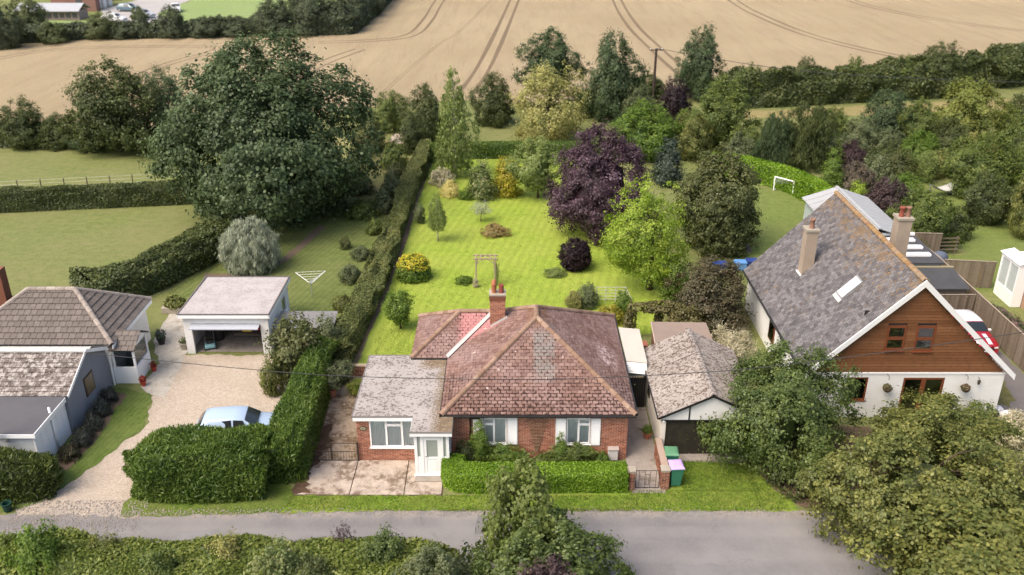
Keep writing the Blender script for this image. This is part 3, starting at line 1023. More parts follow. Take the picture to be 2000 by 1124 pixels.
# the front drive is cast in bays with open joints between them
lane_o = bpy.data.objects["lane"]
for i, pts in enumerate(([(-1.5, 28.3), (1.6, 28.35), (1.7, 29.5), (-1.4, 29.45)], [(6.2, 25.4), (10.4, 25.3), (10.5, 26.5), (6.1, 26.6)], [(-13.5, 27.6), (-11.2, 27.7), (-11.3, 28.6), (-13.4, 28.5)])):
    sheet("patch", pts, 0.016, plain("lane_patch_%d" % i, (0.165 + 0.03 * i, 0.157 + 0.03 * i, 0.155 + 0.03 * i), (0.13, 0.124, 0.122), 0.88, 1.5, 20, 0.3), 0.04, 0.3, kind=None, parent=lane_o)
dr = MB().poly([(-9.35, 30.74, 0.012), (-2.95, 30.74, 0.012), (-2.95, 33.3, 0.012), (-9.35, 33.3, 0.012)]).build("drive_bed", SOIL)
dr["kind"] = "structure"
for pts in ([(-9.2, 30.78), (-6.92, 30.76), (-6.90, 33.22), (-9.25, 33.22)], [(-6.885, 30.76), (-4.605, 30.74), (-4.64, 33.2), (-6.865, 33.2)], [(-4.57, 30.74), (-3.0, 30.78), (-3.0, 33.18), (-4.6, 33.18)]):
    MB().prism([(x, y, 0.013) for x, y in pts], (0, 0, 0.05)).build("concrete_bay", SLAB, dr, bevel=0.012)
sheet("leaf_litter", [(-9.35, 30.9), (-8.75, 30.85), (-8.8, 32.2), (-8.5, 34), (-8.55, 36), (-9.2, 36), (-9.4, 33)], 0.072, plain("damp_leaf_litter", (0.055, 0.032, 0.020), (0.13, 0.085, 0.05), 0.95, 3.5, 16, 0.8), 0.12, 0.18)
# ================================================================== building materials
def tile_mat():
    m, nt, b = new_mat("red_slate_tiles")
    g = NT(nt)
    r = g.piece()
    base = g.ramp(r, [(0.0, (0.138, 0.076, 0.062)), (0.5, (0.190, 0.112, 0.091)), (1.0, (0.250, 0.160, 0.132))])
    xyz = g.sep()
    n1 = g.noise(0.55, 4, 0.6)
    n2 = g.noise(3.2, 4, 0.7)
    n3 = g.noise(9.0, 4, 0.7)
    col = g.mix(g.math('MULTIPLY', g.step(n1, 0.4, 0.7), 0.4), base, (0.31, 0.225, 0.215))
    col = g.mix(g.math('MULTIPLY', g.step(n3, 0.5, 0.72), 0.45), col, (0.16, 0.085, 0.075))
    # newer, pinker tiles beside the stack
    def boxmask(ax, lo, hi, soft):
        return g.math('MULTIPLY', g.step(xyz[ax], lo - soft, lo + soft), g.math('SUBTRACT', 1.0, g.step(xyz[ax], hi - soft, hi + soft)))
    nw = g.math('MULTIPLY', g.math('MULTIPLY', boxmask(0, -2.6, -0.3, 0.25), boxmask(1, 38.9, 41.0, 0.3)), boxmask(2, 2.9, 4.1, 0.12))
    col = g.mix(g.math('MULTIPLY', nw, 0.75), col, (0.46, 0.205, 0.205))
    # grey lichen-covered column of tiles on the front slope
    gm = g.math('MULTIPLY', g.math('MULTIPLY', boxmask(0, 1.0, 1.95, 0.14), boxmask(2, 3.4, 4.75, 0.22)), g.math('SUBTRACT', 1.0, g.step(xyz[1], 37.3, 37.6)))
    gm = g.math('MULTIPLY', gm, g.step(g.math('ADD', g.math('MULTIPLY', n3, 0.5), g.math('MULTIPLY', n2, 0.5)), 0.36, 0.56))
    col = g.mix(g.math('MULTIPLY', gm, 0.9), col, (0.20, 0.187, 0.172))
    # pale scuffed patch on the right-hand slope
    pm = g.math('MULTIPLY', g.math('MULTIPLY', boxmask(0, 4.15, 4.95, 0.2), boxmask(1, 36.4, 38.2, 0.35)), g.step(n2, 0.40, 0.58))
    col = g.mix(g.math('MULTIPLY', pm, 0.75), col, (0.56, 0.43, 0.41))
    # moss: thick towards the front eave, orange-brown under the ridge
    low = g.math('SUBTRACT', 1.0, g.step(xyz[2], 2.5, 3.9))
    fr = g.math('SUBTRACT', 1.0, g.step(xyz[1], 35.6, 36.8))
    th = g.math('MULTIPLY', g.math('ADD', g.math('MULTIPLY', low, fr), 0.22), 1.0)
    uv = nt.nodes.new("ShaderNodeUVMap")
    su = nt.nodes.new("ShaderNodeSeparateXYZ")
    g.L(uv.outputs[0], su.inputs[0])
    ex_ = g.math('ABSOLUTE', g.math('SUBTRACT', su.outputs[0], 0.5))
    ey_ = g.math('ABSOLUTE', g.math('SUBTRACT', su.outputs[1], 0.5))
    edge = g.math('MAXIMUM', g.step(ex_, 0.36, 0.5), g.step(ey_, 0.20, 0.5))
    ew = g.math('ADD', g.math('MULTIPLY', edge, 0.17), g.math('MULTIPLY', th, 0.115))
    mo = g.math('MULTIPLY', g.step(g.math('ADD', g.noise(6.5, 4, 0.65), ew), 0.70, 0.76), 0.95)
    col = g.mix(mo, col, (0.042, 0.022, 0.016))
    rg = g.math('MULTIPLY', g.step(xyz[2], 4.75, 5.0), g.step(n3, 0.35, 0.6))
    col = g.mix(g.math('MULTIPLY', rg, 0.7), col, (0.17, 0.085, 0.035))
    li = g.step(g.noise(2.0, 2, 0.5, vec=g.map(loc=(3.3, 9.1, 2))), 0.735, 0.75)
    col = g.mix(g.math('MULTIPLY', li, 0.8), col, (0.50, 0.40, 0.36))
    g.L(col, b.inputs["Base Color"])
    b.inputs["Roughness"].default_value = 0.82
    g.bump(b, n3, 0.35, 0.012)
    return m
TILE = tile_mat()

def piece_mat(name, stops, lichen=None, lamt=0.5, rough=0.85, ls=1.6, fine=12.0, dark=0.5, lth=0.55):
    m, nt, b = new_mat(name)
    g = NT(nt)
    col = g.ramp(g.piece(), stops)
    nf = g.noise(fine, 4, 0.7)
    nb = g.noise(ls, 5, 0.7)
    col = g.mix(g.math('MULTIPLY', g.step(nf, 0.45, 0.72), dark), col, tuple(x * 0.45 for x in stops[0][1]))
    if lichen:
        col = g.mix(g.math('MULTIPLY', g.math('MULTIPLY', g.step(nb, lth, lth + 0.12), g.step(nf, 0.38, 0.55)), lamt), col, lichen)
    g.L(col, b.inputs["Base Color"])
    b.inputs["Roughness"].default_value = rough
    g.bump(b, nf, 0.3, 0.012)
    return m
BRICK = piece_mat("red_brick", [(0.0, (0.235, 0.088, 0.055)), (0.5, (0.34, 0.135, 0.080)), (1.0, (0.46, 0.20, 0.125))], (0.33, 0.21, 0.16), 0.35, dark=0.25)
DARK_BRICK = piece_mat("weathered_brick", [(0.0, (0.13, 0.055, 0.035)), (0.5, (0.23, 0.09, 0.055)), (1.0, (0.33, 0.15, 0.09))], (0.12, 0.095, 0.06), 0.7, dark=0.45)
MORTAR = plain("mortar", (0.56, 0.43, 0.34), (0.42, 0.31, 0.235), 0.95, 3, 20, 0.2)
RIDGE = piece_mat("ridge_clay", [(0.0, (0.205, 0.125, 0.085)), (0.5, (0.265, 0.170, 0.12)), (1.0, (0.32, 0.215, 0.16))], (0.38, 0.30, 0.23), 0.7, dark=0.35)
UPVC = plain("white_upvc", (0.86, 0.86, 0.85), (0.78, 0.78, 0.77), 0.4, 1.5, 10, 0.0, 0.4, amt=0.4)
WHITE_WALL = plain("white_render", (0.76, 0.755, 0.735), (0.60, 0.585, 0.55), 0.85, 1.1, 7, 0.2, amt=0.7)
CREAM_WALL = plain("cream_render", (0.74, 0.70, 0.62), (0.55, 0.49, 0.40), 0.9, 1.1, 7, 0.2)
BLACK_PAINT = plain("black_paint", (0.012, 0.012, 0.012), (0.022, 0.020, 0.018), 0.5, 3, 20, 0.1)
BLACK_PLASTIC = plain("black_gutter", (0.022, 0.021, 0.021), (0.045, 0.042, 0.04), 0.45, 4, 20, 0.0)
CURTAIN = plain("net_curtain", (0.86, 0.88, 0.85), (0.74, 0.77, 0.74), 0.9, 2, 20, 0.0, amt=0.4)
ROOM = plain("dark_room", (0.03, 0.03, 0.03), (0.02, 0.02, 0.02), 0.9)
LEAD = plain("lead_flashing", (0.52, 0.52, 0.50), (0.36, 0.35, 0.33), 0.6, 2.5, 12, 0.1)
POT_A = plain("terracotta", (0.40, 0.155, 0.075), (0.30, 0.11, 0.06), 0.8, 3, 16, 0.1)
POT_B = plain("dark_terracotta", (0.26, 0.075, 0.05), (0.18, 0.05, 0.035), 0.8, 3, 16, 0.1)
CEMENT = plain("cement", (0.36, 0.32, 0.26), (0.24, 0.21, 0.165), 0.9, 2, 10, 0.2)
BARK = plain("bark", (0.105, 0.075, 0.052), (0.055, 0.04, 0.03), 0.95, 3, 14, 0.6)
BIRCH_BARK = plain("birch_bark", (0.55, 0.52, 0.47), (0.20, 0.18, 0.16), 0.8, 5, 9, 0.2, amt=0.9)
IRON = plain("wrought_iron", (0.035, 0.03, 0.028), (0.06, 0.04, 0.03), 0.6, 5, 20, 0.0)
STEEL = plain("galvanised_steel", (0.42, 0.42, 0.42), (0.34, 0.34, 0.34), 0.45, 4, 20, 0.0, 0.4, 0.4)

def glass_mat(name, tint=(0.96, 0.98, 0.98), gloss=0.02, dark=False):
    m = bpy.data.materials.new(name)
    m.use_nodes = True
    nt = m.node_tree
    nt.nodes.remove(nt.nodes["Principled BSDF"])
    t = nt.nodes.new("ShaderNodeBsdfTransparent")
    t.inputs[0].default_value = c4(tint)
    gl = nt.nodes.new("ShaderNodeBsdfGlossy")
    gl.inputs["Roughness"].default_value = 0.06
    fr = nt.nodes.new("ShaderNodeFresnel")
    fr.inputs[0].default_value = 1.5
    ad = nt.nodes.new("ShaderNodeMath")
    ad.operation = 'ADD'
    ad.inputs[1].default_value = gloss
    nt.links.new(fr.outputs[0], ad.inputs[0])
    mx = nt.nodes.new("ShaderNodeMixShader")
    nt.links.new(ad.outputs[0], mx.inputs[0])
    nt.links.new(t.outputs[0], mx.inputs[1])
    nt.links.new(gl.outputs[0], mx.inputs[2])
    nt.links.new(mx.outputs[0], nt.nodes["Material Output"].inputs[0])
    return m
GLASS = glass_mat("window_glass")
SMOKED = glass_mat("dark_glass", (0.25, 0.28, 0.28), 0.10)
FROST = plain("frosted_glass", (0.34, 0.37, 0.33), (0.24, 0.27, 0.24), 0.25, 1.5, 26, 0.1, 0.5)

def flat_roof_mat(name, base, speck, moss, sx=None):
    m, nt, b = new_mat(name)
    g = NT(nt)
    n1 = g.noise(0.8, 5, 0.65)
    n2 = g.noise(7.5, 4, 0.75)
    n3 = g.noise(15, 3, 0.7)
    col = g.mix(g.math('MULTIPLY', g.step(n1, 0.4, 0.7), 0.6), base, tuple(x * 0.74 for x in base))
    sp = g.step(g.math('ADD', n2, g.math('MULTIPLY', n1, 0.28)), 0.66, 0.72)
    col = g.mix(g.math('MULTIPLY', sp, 0.85), col, speck)
    if sx:
        xyz = g.sep()
        near = g.math('MULTIPLY', g.step(xyz[0], sx[0], sx[1]), 1.0)
        back = g.math('MULTIPLY', g.step(xyz[1], 36.6, 37.8), g.step(xyz[0], sx[0] - 1.0, sx[0] + 0.3))
        k = g.math('MAXIMUM', near, back)
        lit = g.math('MULTIPLY', g.step(g.math('ADD', n3, g.math('MULTIPLY', k, 0.34)), 0.66, 0.76), 0.9)
        col = g.mix(lit, col, moss)
        lt = g.math('MULTIPLY', lit, g.step(n2, 0.5, 0.62))
        col = g.mix(g.math('MULTIPLY', lt, 0.7), col, (0.30, 0.235, 0.15))
    g.L(col, b.inputs["Base Color"])
    b.inputs["Roughness"].default_value = 0.9
    g.bump(b, n3, 0.3, 0.02)
    return m
FELT = flat_roof_mat("mineral_felt", (0.345, 0.315, 0.296), (0.11, 0.09, 0.075), (0.13, 0.085, 0.045), (-4.1, -2.9))
FELT_PLAIN = flat_roof_mat("garage_felt", (0.40, 0.37, 0.36), (0.30, 0.26, 0.25), (0.2, 0.16, 0.12))

def curtain_sheet(parent, x0, x1, y, z0, z1, folds=9, depth=0.03, name="curtain", mat=None):
    n = folds * 6
    mb = MB()
    vv, ff = [], []
    for i in range(n + 1):
        x = x0 + (x1 - x0) * i / n
        yy = y + depth * math.sin(2 * PI * folds * i / n) + depth * 0.4 * math.sin(5.1 * i)
        vv += [(x, yy, z0), (x, yy, z1)]
    for i in range(n):
        ff.append((2 * i, 2 * i + 2, 2 * i + 3, 2 * i + 1))
    mb.raw(vv, ff)
    return mb.build(name, mat or CURTAIN, parent, smooth=True)

def front_window(house, x0, x1, z0, z1, yf, lights, curtains=True, frame=None, fw=0.06, room=True, glass=None):
    """casement window in a wall that faces the road. lights: list of (fraction0, fraction1, top-vent height or 0)"""
    fr = frame or UPVC
    w = MB()
    w.box(x0, x1, yf - 0.03, yf + 0.05, z0, z0 + fw)
    w.box(x0, x1, yf - 0.03, yf + 0.05, z1 - fw, z1)
    w.box(x0, x0 + fw, yf - 0.03, yf + 0.05, z0 + fw, z1 - fw)
    w.box(x1 - fw, x1, yf - 0.03, yf + 0.05, z0 + fw, z1 - fw)
    W = x1 - x0
    for i, (a, b, vent) in enumerate(lights):
        if i:
            w.box(x0 + W * a - fw * 0.5, x0 + W * a + fw * 0.5, yf - 0.032, yf + 0.05, z0 + fw, z1 - fw)
        if vent:
            w.box(x0 + W * a + fw * 0.5, x0 + W * b - fw * 0.5, yf - 0.034, yf + 0.045, z1 - vent - fw, z1 - vent)
            e = 0.028
            for q0, q1 in ((z0 + fw, z1 - vent - fw), (z1 - vent, z1 - fw)):
                xa, xb = x0 + W * a + fw * 0.5, x0 + W * b - fw * 0.5
                w.box(xa, xa + e, yf - 0.036, yf + 0.04, q0, q1)
                w.box(xb - e, xb, yf - 0.036, yf + 0.04, q0, q1)
                w.box(xa + e, xb - e, yf - 0.036, yf + 0.04, q0, q0 + e)
                w.box(xa + e, xb - e, yf - 0.036, yf + 0.04, q1 - e, q1)
    o = w.build("window", fr, house)
    box("sill", fr, o, x0 - 0.04, x1 + 0.04, yf - 0.09, yf + 0.02, z0 - 0.05, z0 - 0.002)
    for a, b, vent in lights:
        xa, xb = x0 + W * a + 0.02, x0 + W * b - 0.02
        MB().poly([(xa, yf, z0 + 0.03), (xb, yf, z0 + 0.03), (xb, yf, z1 - 0.03), (xa, yf, z1 - 0.03)]).build("pane", glass or GLASS, o)
    if curtains:
        curtain_sheet(o, x0 + 0.05, x0 + W * 0.42, yf + 0.062, z0 + 0.05, z1 - 0.04, 7, 0.018)
        curtain_sheet(o, x0 + W * 0.42, x1 - 0.05, yf + 0.066, z0 + 0.05, z1 - 0.04, 9, 0.018)
    return o

def gable_wall(mb, x0, x1, y, z0, ze, xr, zr, t=0.2):
    mb.prism([(x0, y, z0), (x1, y, z0), (x1, y, ze), (xr, y, zr), (x0, y, ze)], (0, t, 0))

# ================================================================== the brick bungalow
B = thing("brick_bungalow", "red brick bungalow with pinkish-red hipped tiled roof behind the clipped green hedge", "house", (1.2, 37.5, 0))
ZE = 2.47
X0, X1, Y0, Y1 = -3.12, 5.43, 33.16, 42.8
XM, ZR = (X0 + X1) / 2, 5.1
HW = (X1 - X0) / 2
YF, YB = Y0 + HW, Y1 - HW
WL, WY0, WY1 = -4.93, 38.2, 42.8
WYM = (WY0 + WY1) / 2
WZ = ZE + (WY1 - WY0) / 2 * (ZR - ZE) / HW
WX0, WX1 = WL + (WY1 - WY0) / 2, X0 + (WY1 - WY0) / 2
FW = 33.40     # front wall plane
# walls: backing masonry, then the bricks on the faces towards the road
wall = MB()
def with_holes(mb, x0, x1, y0, y1, z1, holes):
    """front wall as strips around the openings"""
    xs = sorted({x0, x1} | {h[0] for h in holes} | {h[1] for h in holes})
    for a, b in zip(xs[:-1], xs[1:]):
        hs = [h for h in holes if h[0] <= a + 1e-6 and h[1] >= b - 1e-6]
        z = 0.0
        for h in sorted(hs, key=lambda q: q[2]):
            if h[2] > z:
                mb.box(a, b, y0, y1, z, h[2])
            z = h[3]
        if z < z1:
            mb.box(a, b, y0, y1, z, z1)
H1 = [(-1.24, -0.23, 0.80, 2.18), (2.41, 3.47, 0.78, 2.16)]
with_holes(wall, -2.85, 5.12, FW, FW + 0.1, 2.45, H1)
wall.box(5.02, 5.12, FW + 0.1, 42.5, 0, 2.45)
wall.box(-4.6, 5.02, 42.4, 42.5, 0, 2.45)
wall.box(-4.65, -4.55, 38.45, 42.4, 0, 2.45)
front_wall = wall.build("wall", MORTAR, B)
bb = [230]
bs_ = MB()
brick_face(front_wall, (-2.85, FW, 0), (1, 0, 0), (0, -1, 0), 7.97, 2.45, [(a + 2.85, b + 2.85, c, d) for a, b, c, d in H1], BRICK, bb, bs_, 5)
bst = bs_.build("brickwork", BRICK, front_wall)
bst["kind"] = "stuff"
# the flat-roofed room on the left
EY = 33.27
H2 = [(-6.30, -4.33, 0.72, 2.22)]
w2 = MB()
with_holes(w2, -6.85, -4.15, EY, EY + 0.1, 2.26, H2)
w2.box(-6.85, -6.75, EY + 0.1, 38.3, 0, 2.26)
w2.box(-6.75, -4.66, 38.2, 38.3, 0, 2.26)
ext_wall = w2.build("side_room_wall", MORTAR, B)
bb2 = [70]
bs2 = MB()
brick_face(ext_wall, (-6.85, EY, 0), (1, 0, 0), (0, -1, 0), 2.70, 2.26, [(a + 6.85, b + 6.85, c, d) for a, b, c, d in H2] + [(0.5, 2.7, 0.62, 0.73)], BRICK, bb2, bs2, 9)
for i in range(25):     # brick-on-edge sill under the wide window
    x = -6.33 + i * 0.0785
    bs2.box(x, x + 0.068, EY - 0.045, EY, 0.63, 0.715, random.Random(i).random())
o = bs2.build("brickwork", BRICK, ext_wall)
o["kind"] = "stuff"
brick_side = MB()
brick_face(ext_wall, (-6.85, 38.3, 0), (0, -1, 0), (-1, 0, 0), 5.0, 2.26, [], BRICK, [0], brick_side, 12)
brick_face(front_wall, (5.12, FW, 0), (0, 1, 0), (1, 0, 0), 9.1, 2.45, [], BRICK, [0], brick_side, 13)
o = brick_side.build("brickwork", BRICK, front_wall)
o["kind"] = "stuff"
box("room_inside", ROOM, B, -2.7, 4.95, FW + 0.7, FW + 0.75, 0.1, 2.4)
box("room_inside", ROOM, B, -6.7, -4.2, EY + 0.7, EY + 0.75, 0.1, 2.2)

# roof slopes
roof = MB()
roof.poly([(X0, Y0, ZE), (X1, Y0, ZE), (XM, YF, ZR)])
roof.poly([(X1, Y0, ZE), (X1, Y1, ZE), (XM, YB, ZR), (XM, YF, ZR)])
roof.poly([(X0, WY0, ZE), (X0, Y0, ZE), (XM, YF, ZR), (XM, YB, ZR), (WX1, WYM, WZ)])
roof.poly([(WL, WY0, ZE), (X0, WY0, ZE), (WX1, WYM, WZ), (WX0, WYM, WZ)])
roof.poly([(WL, WY1, ZE), (WL, WY0, ZE), (WX0, WYM, WZ)])
roof.poly([(X1, Y1, ZE), (WL, Y1, ZE), (WX0, WYM, WZ), (WX1, WYM, WZ), (XM, YB, ZR)])
roof.poly([(X0, Y0, ZE - 0.02), (X0, WY0, ZE - 0.02), (WL, WY0, ZE - 0.02), (WL, WY1, ZE - 0.02), (X1, WY1, ZE - 0.02), (X1, Y0, ZE - 0.02)])
roof_o = roof.build("roof", plain("roof_underlay", (0.045, 0.025, 0.022), (0.03, 0.018, 0.016), 0.95), B)
rt = MB()
rb = [300]
TWD, TG = 0.262, 0.172
tile_slope(roof_o, [(X0, Y0, ZE), (X1, Y0, ZE), (XM, YF, ZR)], TWD, TG, TILE, rb, rt, seed=1, keep=lambda p: p.z < 3.75)
tile_slope(roof_o, [(WL, WY0, ZE), (X0, WY0, ZE), (WX1, WYM, WZ), (WX0, WYM, WZ)], TWD, TG, TILE, [0], rt, seed=4)
tile_slope(roof_o, [(X1, Y0, ZE), (X1, Y1, ZE), (XM, YB, ZR), (XM, YF, ZR)], TWD, TG, TILE, [0], rt, seed=2)
tile_slope(roof_o, [(X0, WY0, ZE), (X0, Y0, ZE), (XM, YF, ZR), (XM, YB, ZR), (WX1, WYM, WZ)], TWD, TG, TILE, [0], rt, seed=3)
tile_slope(roof_o, [(WL, WY1, ZE), (WL, WY0, ZE), (WX0, WYM, WZ)], TWD, TG, TILE, [0], rt, seed=5)
tile_slope(roof_o, [(X1, Y1, ZE), (WX1, Y1, ZE), (WX1, WYM, WZ), (XM, YB, ZR)], TWD, TG, TILE, [0], rt, seed=6)
tile_slope(roof_o, [(WX1, Y1, ZE), (WL, Y1, ZE), (WX0, WYM, WZ), (WX1, WYM, WZ)], TWD, TG, TILE, [0], rt, seed=7)
o = rt.build("roof_tiles", TILE, roof_o)
o["kind"] = "stuff"
up = 0.045
for a, b in (((X0, Y0, ZE), (XM, YF, ZR)), ((X1, Y0, ZE), (XM, YF, ZR)), ((X1, Y1, ZE), (XM, YB, ZR)), ((XM, YF, ZR), (XM, YB, ZR)), ((WX1, WYM, WZ), (XM, YB, ZR)),
             ((WL, WY0, ZE), (WX0, WYM, WZ)), ((WL, WY1, ZE), (WX0, WYM, WZ)), ((WX0, WYM, WZ), (WX1, WYM, WZ))):
    ridge_run(roof_o, (a[0], a[1], a[2] + up), (b[0], b[1], b[2] + up), RIDGE)
vl = MB()      # lead valley between the two roofs
v0_, v1_ = Vector((X0, WY0, ZE + 0.05)), Vector((WX1, WYM, WZ + 0.05))
dv = (v1_ - v0_).normalized()
for s_, nrm in ((1, Vector((0, -1, 0.62))), (-1, Vector((-1, 0, 0.62)))):
    side = nrm.normalized().cross(dv).normalized() * 0.16 * (1 if s_ > 0 else 1)
    vl.poly([v0_, v1_, v1_ + side, v0_ + side] if s_ > 0 else [v0_, v1_, v1_ - side, v0_ - side])
vl.build("valley_flashing", LEAD, roof_o)
# gutters and downpipe
g_ = MB()
g_.box(X0 + 0.02, X1, Y0 - 0.10, Y0 - 0.005, ZE - 0.09, ZE + 0.0)
g_.box(X0 + 0.02, X1 - 0.02, Y0 + 0.002, Y0 + 0.03, ZE - 0.14, ZE - 0.022)
g_.build("gutter", BLACK_PLASTIC, B, bevel=0.02)
MB().box(X1 + 0.005, X1 + 0.10, Y0 + 0.05, Y1, ZE - 0.09, ZE).build("gutter", BLACK_PLASTIC, B, bevel=0.02)
MB().box(X0 - 0.05, X0 + 0.02, Y0 + 0.1, WY0 - 0.1, ZE - 0.04, ZE + 0.03).build("gutter", BLACK_PLASTIC, B)
MB().box(WL, X0 - 0.05, WY0 - 0.10, WY0 - 0.01, ZE - 0.07, ZE + 0.01).build("gutter", BLACK_PLASTIC, B)
MB().tube([(-1.42, Y0 - 0.05, 2.38), (-1.42, Y0 - 0.03, 2.30), (-1.84, FW - 0.07, 2.18), (-1.86, FW - 0.07, 0.05)], 0.038, 8).build("downpipe", BLACK_PLASTIC, B, smooth=True)
box("soffit", UPVC, B, X0 + 0.06, X1 - 0.06, Y0 + 0.04, FW - 0.015, ZE - 0.05, ZE - 0.025)
# chimney stack
CX0, CX1, CY0, CY1 = -1.07, -0.33, 39.0, 39.62
st = MB().box(CX0 + 0.012, CX1 - 0.012, CY0 + 0.012, CY1 - 0.012, 2.9, 5.45)
stack = st.build("chimney", MORTAR, B)
cs = MB()
for org, u, nrm, ln in (((CX0 + 0.012, CY0 + 0.012, 0), (1, 0, 0), (0, -1, 0), CX1 - CX0 - 0.024), ((CX0 + 0.012, CY1 - 0.012, 0), (0, -1, 0), (-1, 0, 0), CY1 - CY0 - 0.024),
                        ((CX1 - 0.012, CY0 + 0.012, 0), (0, 1, 0), (1, 0, 0), CY1 - CY0 - 0.024), ((CX1 - 0.012, CY1 - 0.012, 0), (-1, 0, 0), (0, 1, 0), CX1 - CX0 - 0.024)):
    brick_face(stack, org, u, nrm, ln, 2.55, [], BRICK, [0], cs, 21, z0=2.9)
o = cs.build("brickwork", BRICK, stack)
o["kind"] = "stuff"
band = MB()
for zz, gr in ((5.20, 0.022), (5.28, 0.035), (5.36, 0.035)):
    band.box(CX0 - gr, CX1 + gr, CY0 - gr, CY1 + gr, zz, zz + 0.074)
band.build("corbel_course", DARK_BRICK, stack)
MB().prism([(CX0 - 0.04, CY0 - 0.04, 5.44), (CX1 + 0.04, CY0 - 0.04, 5.44), (CX1 + 0.04, CY1 + 0.04, 5.44), (CX0 - 0.04, CY1 + 0.04, 5.44)], (0, 0, 0.09)).build("flaunching", CEMENT, stack, bevel=0.02)
MB().lathe((-0.87, 39.25, 5.50), [(0.12, 0), (0.118, 0.42), (0.135, 0.45), (0.135, 0.50), (0.118, 0.53), (0.112, 0.62), (0.06, 0.70), (0.0, 0.71)], 16).build("chimney_pot", POT_A, stack, smooth=True)
MB().lathe((-0.52, 39.25, 5.50), [(0.125, 0), (0.118, 0.42), (0.118, 0.45), (0.085, 0.45), (0.08, 0.2)], 16).build("chimney_pot", POT_B, stack, smooth=True)
fl = MB()     # stepped flashing where the stack meets the roofs
sl_ = (ZR - ZE) / HW
fl.poly([(X0 + 2.05, CY0 - 0.02, ZE + 2.05 * sl_ + 0.02), (CX1 + 0.1, CY0 - 0.02, ZE + (CX1 + 0.1 - X0) * sl_ + 0.02), (CX1 + 0.1, CY0 - 0.02, ZE + (CX1 + 0.1 - X0) * sl_ + 0.17), (X0 + 2.05, CY0 - 0.02, ZE + 2.05 * sl_ + 0.15)])
fl.build("flashing", LEAD, stack)

# windows and shutters of the main front
for (a, b, z0, z1), lts, in ((H1[0], [(0, 0.45, 0.30), (0.45, 1, 0)]), (H1[1], [(0, 0.5, 0), (0.5, 1, 0.30)])):
    front_window(B, a + 0.005, b - 0.005, z0 + 0.005, z1 - 0.005, FW + 0.03, lts)
def shutter(x0, x1, z0, z1, y):
    s = MB()
    for (a, b, c, d) in ((x0, x1, z0, z0 + 0.05), (x0, x1, z1 - 0.05, z1), (x0, x0 + 0.05, z0 + 0.05, z1 - 0.05), (x1 - 0.05, x1, z0 + 0.05, z1 - 0.05)):
        s.box(a, b, y - 0.045, y, c, d)
    o = s.build("shutter", UPVC, B)
    sl = bpy.data.meshes.new("slat")
    w_ = x1 - x0 - 0.1
    n = int((z1 - z0 - 0.1) / 0.055)
    pz = (z1 - z0 - 0.1) / n
    sl.from_pydata([(0, 0, 0), (w_, 0, 0), (w_, -0.028, 0.01), (0, -0.028, 0.01), (0, 0.018, pz), (w_, 0.018, pz), (w_, -0.010, pz + 0.004), (0, -0.010, pz + 0.004)], [], BOXF)
    sl.attributes.new("v", 'FLOAT', 'FACE').data.foreach_set("value", [0.5] * 6)
    sl.materials.append(UPVC)
    for i in range(n):
        inst("slat", sl, Matrix.Translation((x0 + 0.05, y - 0.018, z0 + 0.05 + i * pz)), o)
for x0, x1, z0, z1 in ((-1.72, -1.26, 0.80, 2.20), (-0.21, 0.24, 0.80, 2.20), (1.93, 2.39, 0.76, 2.16), (3.49, 3.92, 0.76, 2.16)):
    shutter(x0, x1, z0, z1, FW - 0.016)
front_window(B, H2[0][0] + 0.005, H2[0][1] + 0.1, 0.725, 2.215, EY + 0.01, [(0, 0.35, 0), (0.35, 0.70, 0.30), (0.70, 1, 0)])
# flat roof over the side room and the porch
FZ = 2.38
fr_ = MB().prism([(-6.98, 33.10, FZ), (-4.33, 33.10, FZ), (-4.33, 31.88, FZ), (-2.56, 31.88, FZ), (-2.56, 33.04, FZ), (-3.17, 33.04, FZ), (-3.17, 38.08, FZ), (-4.9, 38.08, FZ), (-4.9, 38.5, FZ), (-6.98, 38.5, FZ)], (0, 0, 0.07))
flat = fr_.build("flat_roof", FELT, B)
ft = MB()
ft.box(-7.0, -4.36, 33.04, 33.098, FZ + 0.03, FZ + 0.085)
ft.box(-7.02, -6.982, 33.04, 38.5, FZ + 0.02, FZ + 0.09)
ft.box(-4.36, -2.53, 31.83, 31.878, FZ + 0.03, FZ + 0.085)
ft.box(-6.98, -4.9, 38.502, 38.54, FZ + 0.02, FZ + 0.09)
ft.build("felt_trim", plain("grey_trim", (0.20, 0.18, 0.165), (0.13, 0.12, 0.11), 0.8), flat)
fa = MB()
fa.box(-6.96, -4.35, 33.05, 33.085, FZ - 0.16, FZ + 0.028)
fa.box(-6.96, -4.35, 33.09, EY - 0.014, FZ - 0.16, FZ - 0.12)
fa.box(-4.35, -2.55, 31.845, 31.875, FZ - 0.14, FZ + 0.028)
fa.box(-2.585, -2.557, 31.88, 33.0, FZ - 0.14, FZ - 0.002)
fa.box(-4.35, -4.322, 31.88, 33.04, FZ - 0.14, FZ - 0.002)
fa.build("fascia", UPVC, flat)
